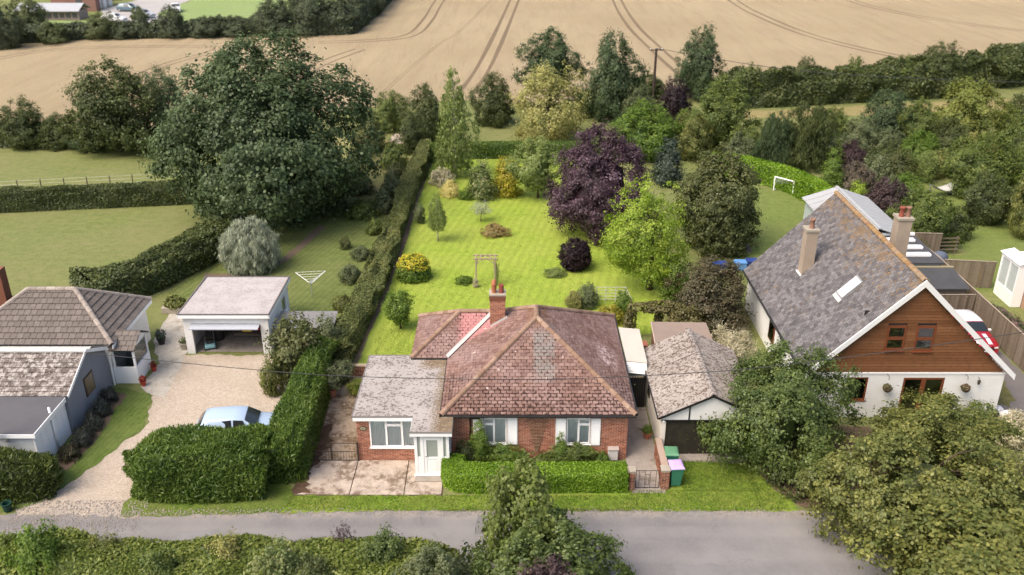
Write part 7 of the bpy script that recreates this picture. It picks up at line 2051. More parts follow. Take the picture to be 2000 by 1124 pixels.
hedge("far_hedge", "dark hedge along the far left side of the wheat field", [(-95, 132.5, 3, 2.6), (-78, 141, 3, 2.2), (-68.4, 145.6, 3, 2.1), (-50, 147.8, 3, 2.3), (-36, 149.2, 3, 2.6), (-27, 150.4, 3, 3), (-26.4, 165, 3, 4), (-26, 200, 3, 4.5)], 3, 2.4, F_FAR, L=0.42, seed=230, bumpy=0.4, k=1.6, round_=0.3)
print("PLANTS", len(PLANTS), "quads", sum(n for _, n in PLANTS))
if 0: print(sorted(PLANTS, key=lambda q: -q[1]))
# ================================================================== objects
# --- bins by the garden gate
def wheelie_bin(label, loc, rz, lid_mat, body):
    t = thing("wheelie_bin", label, "bin", loc, "wheelie bins by the garden gate", rz)
    def ring(w, d, z, dy=0.0):
        return [(-w, -d + dy, z), (w, -d + dy, z), (w, d + dy, z), (-w, d + dy, z)]
    rs = [ring(0.20, 0.22, 0.05, 0.03), ring(0.235, 0.27, 0.55, 0.01), ring(0.265, 0.31, 0.93), ring(0.29, 0.34, 0.94), ring(0.29, 0.34, 1.0)]
    v = [p for r in rs for p in r]
    f = [(0, 3, 2, 1)] + [(4 * i + k, 4 * i + (k + 1) % 4, 4 * i + 4 + (k + 1) % 4, 4 * i + 4 + k) for i in range(4) for k in range(4)] + [(16, 17, 18, 19)]
    MB().raw(v, f).build("body", body, t, local=True, bevel=0.02)
    rs = [ring(0.30, 0.355, 1.003), ring(0.30, 0.355, 1.03), ring(0.24, 0.27, 1.09), ring(0.14, 0.15, 1.11)]
    v = [p for r in rs for p in r]
    f = [(0, 3, 2, 1)] + [(4 * i + k, 4 * i + (k + 1) % 4, 4 * i + 4 + (k + 1) % 4, 4 * i + 4 + k) for i in range(3) for k in range(4)] + [(12, 13, 14, 15)]
    MB().raw(v, f).build("lid", lid_mat, t, local=True, bevel=0.025)
    for s in (-1, 1):
        MB().tube([(s * 0.19, 0.24, 0.1), (s * 0.25, 0.24, 0.1)], 0.1, 14).build("wheel", BLACK_PLASTIC, t, local=True)
    MB().tube([(-0.22, 0.36, 1.0), (0.22, 0.36, 1.0)], 0.018, 8).build("handle", BLACK_PLASTIC, t, local=True)
BGREEN = plain("bin_green", (0.045, 0.20, 0.13), (0.035, 0.165, 0.105), 0.45, 2, 18, 0.0, 0.4)
wheelie_bin("green wheelie bin with pale lilac lid in front of the brick pier", (7.02, 31.52, 0.02), rad(4), plain("lilac_lid", (0.50, 0.35, 0.66), (0.45, 0.31, 0.60), 0.4, 2, 14, 0, 0.4), BGREEN)
wheelie_bin("all-green wheelie bin standing behind the lilac-lidded one", (6.98, 32.5, 0.02), rad(-3), plain("green_lid", (0.10, 0.24, 0.13), (0.08, 0.20, 0.11), 0.45, 2, 14, 0, 0.4), BGREEN)
# --- gate piers, dwarf wall, iron gates
def pier(label, x0, x1, y0, y1, h, mat=None):
    t = thing("gate_pier", label, "pier", ((x0 + x1) / 2, (y0 + y1) / 2, 0), "brick piers of the side gate")
    core = MB().box(x0 + .008, x1 - .008, y0 + .008, y1 - .008, 0, h).build("core", MORTAR, t)
    st = MB()
    for org, u, n_, ln in (((x0 + .008, y0 + .008, 0), (1, 0, 0), (0, -1, 0), x1 - x0 - .016), ((x0 + .008, y1 - .008, 0), (0, -1, 0), (-1, 0, 0), y1 - y0 - .016), ((x1 - .008, y0 + .008, 0), (0, 1, 0), (1, 0, 0), y1 - y0 - .016)):
        brick_face(t, org, u, n_, ln, h, [], mat or DARK_BRICK, [60], st, int(x0 * 10), proud=0.010)
    if st.f:
        o = st.build("brickwork", mat or DARK_BRICK, t)
        o["kind"] = "stuff"
    MB().box(x0 - 0.03, x1 + 0.03, y0 - 0.03, y1 + 0.03, h + 0.002, h + 0.07).build("coping", CEMENT, t, bevel=0.01)
pier("left brick gate pier against the clipped hedge's end", 5.00, 5.22, 31.08, 31.42, 0.95)
pier("right brick gate pier beside the lilac-lidded bin", 6.36, 6.70, 31.15, 31.50, 0.95)
dw = thing("dwarf_wall", "low brick wall running back from the right gate pier to the white garage", "wall", (6.55, 32.5, 0))
dwc = box("core", MORTAR, dw, 6.44, 6.64, 31.56, 33.62, 0, 0.9)
st = MB()
brick_face(dwc, (6.44, 33.6, 0), (0, -1, 0), (-1, 0, 0), 2.02, 0.9, [], DARK_BRICK, [60], st, 77)
brick_face(dwc, (6.64, 31.57, 0), (0, 1, 0), (1, 0, 0), 2.02, 0.9, [], DARK_BRICK, [60], st, 78)
if st.f:
    o = st.build("brickwork", DARK_BRICK, dwc)
    o["kind"] = "stuff"
MB().prism([(6.40, 31.53, 0.902), (6.70, 31.53, 0.902), (6.68, 33.6, 0.902), (6.42, 33.6, 0.902)], (0, 0, 0.07)).build("coping", plain("pinkish_coping", (0.38, 0.28, 0.225), (0.27, 0.2, 0.155), 0.9, 2, 10), dw)
gt = thing("iron_gate", "small black iron garden gate between the two brick piers", "gate", (5.78, 31.22, 0.03))
fr = MB()
for z in (0.04, 0.92):
    fr.bar((-0.50, 0, z), (0.50, 0, z), 0.02, 0.02)
fr.bar((-0.50, 0, 0.02), (-0.50, 0, 0.95), 0.024); fr.bar((0.50, 0, 0.02), (0.50, 0, 0.95), 0.024)
fr.build("frame", IRON, gt, local=True)
for x in (-0.36, -0.11, 0.11, 0.36):
    MB().bar((x, 0, 0.05), (x, 0, 0.91), 0.016).build("bar", IRON, gt, local=True)
for x in (-0.06, 0.06):
    MB().bar((x, 0, 0.2), (x, 0, 0.72), 0.014).build("bar", IRON, gt, local=True)
for z in (0.2, 0.72):
    MB().bar((-0.11, 0, z), (0.11, 0, z), 0.014).build("crossbar", IRON, gt, local=True)
MB().bar((-0.56, 0, 0), (-0.56, 0, 1.0), 0.045).build("post", plain("cream_post", (0.55, 0.48, 0.40), (0.4, 0.33, 0.27), 0.7), gt, local=True)
g2 = thing("drive_gate", "low rusty iron gate across the mossy drive left of the bungalow", "gate", (-8.05, 33.16, 0.03))
for leaf, (xa, xb) in enumerate(((-1.15, -0.02), (0.02, 1.15))):
    fr = MB()
    for z in (0.06, 0.52, 0.96):
        fr.bar((xa, 0, z), (xb, 0, z), 0.025, 0.025)
    fr.bar((xa, 0, 0.05), (xa, 0, 0.98), 0.028); fr.bar((xb, 0, 0.05), (xb, 0, 0.98), 0.028)
    fr.build("leaf_frame", IRON, g2, local=True)
    n = 9
    for i in range(1, n):
        x = xa + (xb - xa) * i / n
        MB().bar((x, 0, 0.06), (x, 0, 0.52), 0.012).build("bar", IRON, g2, local=True)
MB().bar((-1.22, 0, 0), (-1.22, 0, 1.05), 0.05).build("post", IRON, g2, local=True)
MB().bar((1.19, 0, 0), (1.19, 0, 1.05), 0.05).build("post", IRON, g2, local=True)
# --- pots and plants by the bungalow
def potted(name, label, loc, r, h, potm, leafm, lh, lw, mode='random', L=0.12, seed=1, asp=0.5):
    t = thing(name, label, "pot plant", loc)
    MB().lathe((0, 0, 0), [(r * 0.62, 0), (r * 0.9, h * 0.82), (r * 1.04, h * 0.83), (r * 1.04, h), (r * 0.86, h), (r * 0.8, h * 0.8), (0, h * 0.8)], 18).build("pot", potm, t, local=True, smooth=False)
    V, F, v, _ = crown(seed, lw / 2, lw / 2, h * 0.8, h + lh, 'vase', L, k=1.2, amp=0.35, rc=0.25, mode=mode, aspect=asp, core=0.2)
    link(bpy.data.objects.new("leaves", np_mesh("leaves", V, F, v, leafm)), t)
potted("potted_plant", "grey-green plant in a terracotta pot by the left side passage", (-9.05, 38.7, 0.02), 0.27, 0.45, plain("pale_terracotta", (0.35, 0.20, 0.13), (0.27, 0.15, 0.10), 0.85, 3, 12), F_GREYGREEN, 1.2, 1.3, seed=301)
potted("potted_plant", "small green plant in a clay pot beside the white garage wall", (6.3, 35.0, 0.03), 0.22, 0.34, POT_A, F_FRESH, 0.35, 0.6, seed=302, L=0.09)
tree("montbretia", "orange-green strappy plant beside the side room's back corner", "plant", -7.75, 38.9, 0.8, 1.3, leaf_mat("strappy_leaves", (0.05, 0.11, 0.012), (0.15, 0.22, 0.03), (0.36, 0.22, 0.06)), cbot=0.0, prof='vase', L=0.30, aspect=0.12, mode='spike', k=1.6, core=0.1, seed=303)
tree("wall_shrub", "silvery shrub growing over the low garden wall", "shrub", -8.7, 40.0, 1.3, 1.3, F_GREYGREEN, cbot=0.0, prof='vase', L=0.13, amp=0.35, k=1.1, core=0.2, seed=304)
lw = thing("garden_wall", "low dark mossy wall between the side passage and the lawn", "wall", (-8.0, 40.65, 0))
st = MB()
lwc = box("core", MORTAR, lw, -9.3, -6.95, 40.6, 40.78, 0, 0.62)
brick_face(lwc, (-9.3, 40.6, 0), (1, 0, 0), (0, -1, 0), 2.35, 0.62, [], DARK_BRICK, [90], st, 83)
if st.f:
    o = st.build("brickwork", DARK_BRICK, lwc)
    o["kind"] = "stuff"
box("coping", MOSSY, lw, -9.33, -6.93, 40.56, 40.82, 0.622, 0.68, bevel=0.01)
dk = thing("dead_stump", "dark clump of dead wood on the lawn behind the flat roof", "stump", (-7.25, 42.0, 0))
V, F, v, _ = crown(305, 0.22, 0.2, 0.0, 0.3, 'low', 0.12, k=1.2, core=0.6)
link(bpy.data.objects.new("stump", np_mesh("stump", V, F, v, F_RUSSET)), dk)
cn = thing("garden_cane", "pale cane lying on the lawn beside the left roof corner", "cane", (-5.9, 41.3, 0.03))
MB().tube([(-0.7, 0.55, 0.02), (0.75, -0.1, 0.06)], 0.02, 6).build("cane", plain("bamboo", (0.5, 0.44, 0.3), (0.4, 0.35, 0.22), 0.7), cn, local=True)
# --- garden arch
WOODG = plain("grey_timber", (0.36, 0.28, 0.21), (0.25, 0.19, 0.14), 0.9, 5, 18, 0.2)
ar = thing("garden_arch", "weathered timber garden arch on the lawn behind the chimney", "arch", (-1.68, 52.2, 0))
for x in (-0.6, 0.6):
    for y in (-0.28, 0.28):
        MB().bar((x, y, 0), (x, y, 1.85), 0.07).build("post", WOODG, ar, local=True)
for y in (-0.28, 0.28):
    MB().bar((-0.78, y, 1.89), (0.78, y, 1.89), 0.05, 0.08).build("beam", WOODG, ar, local=True)
    for s in (-1, 1):
        MB().tube([(s * 0.58, y, 1.3), (s * 0.52, y, 1.55), (s * 0.36, y, 1.75), (s * 0.12, y, 1.84)], 0.025, 6).build("brace", WOODG, ar, local=True)
for x in (-0.6, -0.3, 0.0, 0.3, 0.6):
    MB().bar((x, -0.4, 1.95), (x, 0.4, 1.95), 0.05, 0.04).build("slat", WOODG, ar, local=True)
tree("arch_clematis", "purple-flowered climber at the top right of the garden arch", "climber", -1.0, 52.15, 1.85, 0.5, leaf_mat("clematis", (0.14, 0.18, 0.04), (0.24, 0.25, 0.09), (0.20, 0.12, 0.30)), cbot=0.0, prof='vase', L=0.09, k=0.5, core=0, amp=0.3, seed=306)
tree("arch_grass", "dry brown tuft at the left foot of the garden arch", "plant", -2.3, 51.75, 0.75, 0.45, F_CREAM, cbot=0.0, prof='spire', L=0.2, aspect=0.15, mode='spike', k=1.4, core=0.2, seed=307)
# --- tubular fence round the vegetable patch
tf = thing("tubular_fence", "pale tubular rail fence round the vegetable patch behind the bungalow", "fence", (6.1, 49.6, 0))
PALE = plain("pale_tube", (0.52, 0.50, 0.46), (0.42, 0.40, 0.36), 0.5, 4, 16, 0.0)
for i in range(5):
    MB().tube([(-0.95, 0, 0.2 + i * 0.2), (0.85, 0, 0.2 + i * 0.2)], 0.017, 6).build("rail", PALE, tf, local=True)
    MB().tube([(0.85, 0, 0.2 + i * 0.2), (1.0, -1.6, 0.2 + i * 0.2)], 0.017, 6).build("rail", PALE, tf, local=True)
for x, y in ((-0.95, 0), (-0.35, 0), (0.25, 0), (0.85, 0), (1.0, -1.6)):
    MB().tube([(x, y, 0), (x, y, 1.04)], 0.024, 8).build("post", PALE, tf, local=True)
# --- football goal
gl = thing("football_goal", "small white football goal in front of the curved hedge", "goal", (22.3, 70.2, 0), None, rad(-46))
W_, H_, D_ = 1.75, 1.2, 0.75
for a, b in (((-W_ / 2, 0, 0), (-W_ / 2, 0, H_)), ((W_ / 2, 0, 0), (W_ / 2, 0, H_))):
    MB().tube([a, b], 0.05, 8).build("post", UPVC, gl, local=True)
MB().tube([(-W_ / 2, 0, H_), (W_ / 2, 0, H_)], 0.05, 8).build("crossbar", UPVC, gl, local=True)
for s in (-1, 1):
    MB().tube([(s * W_ / 2, 0, H_), (s * W_ / 2, D_, 0.05), (s * W_ / 2, 0, 0.05)], 0.035, 8).build("stay", UPVC, gl, local=True)
MB().tube([(-W_ / 2, D_, 0.05), (W_ / 2, D_, 0.05)], 0.035, 8).build("back_bar", UPVC, gl, local=True)
net = MB()
for i in range(1, 9):
    x = -W_ / 2 + W_ * i / 9
    net.tube([(x, 0.02, H_), (x, D_, 0.05)], 0.007, 4)
for j in range(1, 7):
    t_ = j / 7
    net.tube([(-W_ / 2, D_ * t_, H_ * (1 - t_)), (W_ / 2, D_ * t_, H_ * (1 - t_))], 0.007, 4)
net.build("net", UPVC, gl, local=True)
# --- hammock
hm = thing("hammock", "pale hammock slung on a frame at the top of the right-hand lawn", "hammock", (35.2, 69.6, 0), None, rad(20))
n = 14
v, f = [], []
for i in range(n + 1):
    t_ = i / n * 2 - 1
    w_ = 0.55 * math.sqrt(max(0.02, 1 - t_ * t_ * 0.9))
    for j in range(5):
        s = j / 4 * 2 - 1
        v.append((t_ * 1.35, s * w_, 0.45 + 0.55 * t_ * t_ + 0.12 * s * s))
for i in range(n):
    for j in range(4):
        f.append((i * 5 + j, i * 5 + j + 1, i * 5 + 5 + j + 1, i * 5 + 5 + j))
MB().raw(v, f).build("sling", plain("canvas", (0.46, 0.46, 0.43), (0.38, 0.38, 0.36), 0.9), hm, local=True, smooth=True)
for s in (-1, 1):
    MB().tube([(s * 1.35, 0, 1.0), (s * 1.6, 0, 1.15), (s * 1.2, 0, 0.05)], 0.035, 7).build("arm", STEEL, hm, local=True)
    MB().tube([(s * 1.1, -0.5, 0.04), (s * 1.1, 0.5, 0.04)], 0.035, 7).build("foot", STEEL, hm, local=True)
MB().tube([(-1.2, 0, 0.06), (1.2, 0, 0.06)], 0.035, 7).build("spine", STEEL, hm, local=True)
# --- clothes dryer
cd = thing("clothes_dryer", "white rotary clothes dryer on the neighbour's lawn", "clothes dryer", (-12.4, 50.2, 0), None, rad(15))
MB().tube([(0, 0, 0), (0, 0, 1.3)], 0.025, 8).build("pole", STEEL, cd, local=True)
tips = []
for k in range(3):
    a = 2 * PI * k / 3 + 0.4
    tip = (1.05 * math.cos(a), 1.05 * math.sin(a), 1.55)
    tips.append(tip)
    MB().tube([(0, 0, 0.95), tip], 0.02, 6).build("arm", UPVC, cd, local=True)
for q in range(4):
    s = 1 - q * 0.2
    for k in range(3):
        a, b = tips[k], tips[(k + 1) % 3]
        MB().tube([(a[0] * s, a[1] * s, 0.95 + 0.6 * s), (b[0] * s, b[1] * s, 0.95 + 0.6 * s)], 0.008, 4).build("line", UPVC, cd, local=True)
# --- paddock wire fence
pf = thing("wire_fence", "thin wire fence with dark posts across the paddock", "fence", (-35, 71.4, 0))
for i in range(12):
    t_ = i / 11
    x, y = -46 + 19.5 * t_, 69.4 + 3.4 * t_
    MB().bar((x, y, 0), (x + 0.05, y, 1.05), 0.06).build("post", plain("fence_post_dark", (0.08, 0.06, 0.05), (0.05, 0.04, 0.03), 0.9) if i == 0 else bpy.data.materials["fence_post_dark"], pf)
for z in (0.4, 0.7, 1.0):
    MB().tube([(-46, 69.4, z), (-26.5, 72.8, z)], 0.008, 4).build("wire", STEEL, pf)
# --- telegraph poles and cables
POLE = plain("creosoted_pole", (0.060, 0.042, 0.036), (0.04, 0.03, 0.026), 0.9, 2, 9)
tp = thing("telegraph_pole", "dark telegraph pole in front of the wheat field", "pole", (16.3, 103.2, 0))
MB().tube([(0, 0, 0), (0.02, 0, 5.9)], [0.17, 0.13], 9).build("shaft", POLE, tp, local=True)
MB().bar((-0.75, 0, 5.72), (0.75, 0, 5.72), 0.10, 0.10).build("crossarm", POLE, tp, local=True)
for x in (-0.65, 0.0, 0.65):
    MB().lathe((x, 0, 5.78), [(0.0, 0), (0.05, 0.02), (0.055, 0.08), (0.03, 0.14), (0, 0.15)], 8).build("insulator", UPVC, tp, local=True)
tp2 = thing("telegraph_pole", "grey telegraph pole at the left edge before the cottage hedge", "pole", (-22.1, 32.0, 0))
MB().tube([(0, 0, 0), (0, 0, 8.0)], [0.14, 0.11], 10).build("shaft", plain("grey_pole", (0.17, 0.145, 0.125), (0.12, 0.10, 0.085), 0.9, 2, 9), tp2, local=True)
MB().box(-0.10, 0.10, -0.16, -0.14, 1.5, 1.72).build("marker_plate", plain("yellow_plate", (0.62, 0.38, 0.02), (0.5, 0.3, 0.02), 0.5), tp2, local=True)
def cable(name, label, pts, r):
    o = MB().tube(pts, r, 6).build(name, plain(name + "_sheath_" + str(len(USED)), (0.045, 0.043, 0.045), (0.03, 0.03, 0.03), 0.6), None)
    tag(o, label, "cable")
def spline(pts, k=8):
    P = [Vector(p) for p in pts]
    S_ = []
    for i in range(len(P) - 1):
        p0, p1, p2, p3 = P[max(i - 1, 0)], P[i], P[i + 1], P[min(i + 2, len(P) - 1)]
        for j in range(k):
            t_ = j / k
            S_.append(0.5 * ((2 * p1) + (p2 - p0) * t_ + (2 * p0 - 5 * p1 + 4 * p2 - p3) * t_ * t_ + (3 * p1 - p0 - 3 * p2 + p3) * t_ ** 3))
    S_.append(P[-1])
    return S_
cable("overhead_cable", "sagging overhead cable crossing in front of the bungalow roof", spline([(-20.4, 37.45, 3.2), (-14, 36.05, 3.3), (-7.8, 34.7, 3.55), (0, 33.03, 4.35), (5.3, 31.9, 5.2), (10.4, 30.8, 6.3), (18.7, 29.0, 8.75), (26, 27.4, 11.4)]), 0.016)
tp3 = thing("telegraph_pole", "tall telegraph pole at the lane beyond the right edge", "pole", (26.1, 27.3, 0))
MB().tube([(0, 0, 0), (0, 0, 11.6)], [0.16, 0.11], 10).build("shaft", POLE, tp3, local=True)
cable("field_cable", "thin cable running right from the field's telegraph pole", spline([(16.3, 103.2, 5.9), (30, 99.6, 4.3), (44, 96.0, 4.0), (60, 92.5, 4.3), (80, 88, 6.0)]), 0.03)
# --- small roadside things
gc = thing("grit_bucket", "small dark green tub on the verge at the lane's left end", "tub", (-20.85, 29.75, 0.03))
MB().lathe((0, 0, 0), [(0.0, 0.01), (0.15, 0.0), (0.19, 0.34), (0.21, 0.35), (0.21, 0.38), (0.16, 0.38), (0.13, 0.06), (0, 0.06)], 14).build("tub", plain("tub_green", (0.015, 0.055, 0.04), (0.012, 0.04, 0.03), 0.5), gc, local=True)
for i, (x, y, s) in enumerate(((23.55, 37.2, 0.34), (23.95, 36.7, 0.40), (24.3, 36.2, 0.42), (24.65, 35.7, 0.40), (23.8, 37.35, 0.28), (24.95, 35.2, 0.38))):
    rr = random.Random(i + 50)
    mb = MB()
    V8, F8 = [], []
    for j in range(6):
        th = PI * j / 5
        for k in range(9):
            a = 2 * PI * k / 9
            q = 1 + rr.uniform(-.14, .14)
            V8.append((s * math.sin(th) * math.cos(a) * q, s * 0.8 * math.sin(th) * math.sin(a) * q, s * 0.55 * (1 - math.cos(th)) * 0.9))
    for j in range(5):
        for k in range(9):
            F8.append((j * 9 + k, j * 9 + (k + 1) % 9, j * 9 + 9 + (k + 1) % 9, j * 9 + 9 + k))
    o = mb.raw(V8, F8).build("white_stone", plain("whitewashed_stone", (0.72, 0.71, 0.72), (0.55, 0.53, 0.56), 0.85, 2, 9) if i == 0 else bpy.data.materials["whitewashed_stone"], None, smooth=True, local=True)
    o.location = (x, y, 0.0)
    tag(o, ["small whitewashed stone nearest the chalet wall", "whitewashed stone second from the chalet wall", "largest whitewashed stone in the middle of the edging row", "whitewashed stone next to the last in the edging row", "smallest whitewashed stone tucked behind the row's start", "last whitewashed stone of the row, nearest the lane"][i], "stone", "whitewashed edging stones")
# --- blue crates and round paved area left of the chalet
rp = MB().lathe((15.4, 58.4, 0.016), [(0, 0.0), (1.45, 0.0)], 32).build("round_patio", plain("plum_paving", (0.15, 0.11, 0.12), (0.11, 0.08, 0.09), 0.9, 2, 9), None)
rp["kind"] = "structure"
rp.data.flip_normals()
for i, (x, w_, c_, lb) in enumerate(((13.75, 0.95, (0.03, 0.07, 0.30), "dark blue crate left of the light blue one behind the russet shrub"), (15.15, 0.75, (0.13, 0.30, 0.62), "light blue crate between two dark blue ones"), (16.05, 0.8, (0.03, 0.06, 0.24), "dark blue crate nearest the chalet roof"))):
    t = thing("blue_crate", lb, "crate", (x, 54.4 + 0.25 * i, 0.01), "blue crates beside the chalet")
    m_ = plain("blue_plastic_%d" % i, c_, tuple(q * 0.8 for q in c_), 0.4)
    mb = MB().box(-w_ / 2, w_ / 2, -0.3, 0.3, 0, 0.04)
    for a in ((-w_ / 2, w_ / 2, -0.3, -0.26), (-w_ / 2, w_ / 2, 0.26, 0.3), (-w_ / 2, -w_ / 2 + 0.04, -0.26, 0.26), (w_ / 2 - 0.04, w_ / 2, -0.26, 0.26)):
        mb.box(a[0], a[1], a[2], a[3], 0.04, 0.5)
    mb.build("shell", m_, t, local=True)
    MB().box(-w_ / 2 - .03, w_ / 2 + .03, -0.33, 0.33, 0.502, 0.56).build("rim", m_, t, local=True, bevel=0.01)
# --- cottage planter and pots
pl_ = thing("stone_planter", "yellow-green bush in a stone planter on the cottage patio", "planter", (-20.2, 48.3, 0))
MB().box(-0.75, 0.75, -0.35, 0.35, 0, 0.4).build("trough", CEMENT, pl_, local=True, bevel=0.03)
V, F, v, _ = crown(310, 0.75, 0.5, 0.35, 1.05, 'low', 0.14, k=1.8, core=0.6)
link(bpy.data.objects.new("bush", np_mesh("bush", V, F, v, F_YELLOWGREEN)), pl_)
potted("potted_plant", "red-potted plant at the near corner of the cottage porch", (-18.95, 39.7, 0.02), 0.16, 0.28, plain("red_pot", (0.42, 0.06, 0.03), (0.34, 0.05, 0.03), 0.6), leaf_mat("red_pelargonium", (0.08, 0.06, 0.02), (0.30, 0.05, 0.03), (0.5, 0.07, 0.04)), 0.3, 0.4, seed=311, L=0.09)
potted("potted_plant", "red-potted plant further back beside the cottage porch", (-18.95, 41.2, 0.02), 0.16, 0.28, bpy.data.materials["red_pot"], bpy.data.materials["red_pelargonium"], 0.28, 0.4, seed=312, L=0.09)
potted("potted_plant", "dark pot with a shrub by the cottage's rear corner", (-19.6, 44.2, 0.02), 0.25, 0.4, BLACK_PLASTIC, F_BLUE, 0.5, 0.7, seed=313, L=0.1)
potted("potted_plant", "grey pot standing at the white garage's left post", (-18.15, 43.6, 0.02), 0.24, 0.42, CEMENT, F_DARK2, 0.3, 0.5, seed=314, L=0.1)
# --- inside the garage
mw = thing("lawn_mower", "pale blue lawn mower just inside the open garage", "mower", (-16.75, 43.75, 0.03), None, rad(20))
MB().box(-0.28, 0.28, -0.36, 0.30, 0.10, 0.30).build("deck", plain("mower_blue", (0.22, 0.40, 0.44), (0.17, 0.32, 0.36), 0.5), mw, local=True, bevel=0.05)
MB().box(-0.18, 0.18, -0.16, 0.16, 0.305, 0.48).build("motor", BLACK_PLASTIC, mw, local=True, bevel=0.04)
MB().tube([(-0.24, 0.28, 0.2), (-0.24, 0.85, 0.95), (0.24, 0.85, 0.95), (0.24, 0.28, 0.2)], 0.016, 7).build("handle", STEEL, mw, local=True)
for x in (-0.3, 0.3):
    for y in (-0.28, 0.24):
        MB().tube([(x - 0.03, y, 0.1), (x + 0.03, y, 0.1)], 0.1, 12).build("wheel", BLACK_PLASTIC, mw, local=True)
db = thing("dust_bin", "round black bin behind the mower inside the garage", "bin", (-16.6, 44.8, 0.03))
MB().lathe((0, 0, 0), [(0, 0), (0.32, 0.0), (0.40, 0.95), (0.42, 0.96), (0.42, 1.0), (0, 1.08)], 18).build("drum", BLACK_PLASTIC, db, local=True, smooth=False)

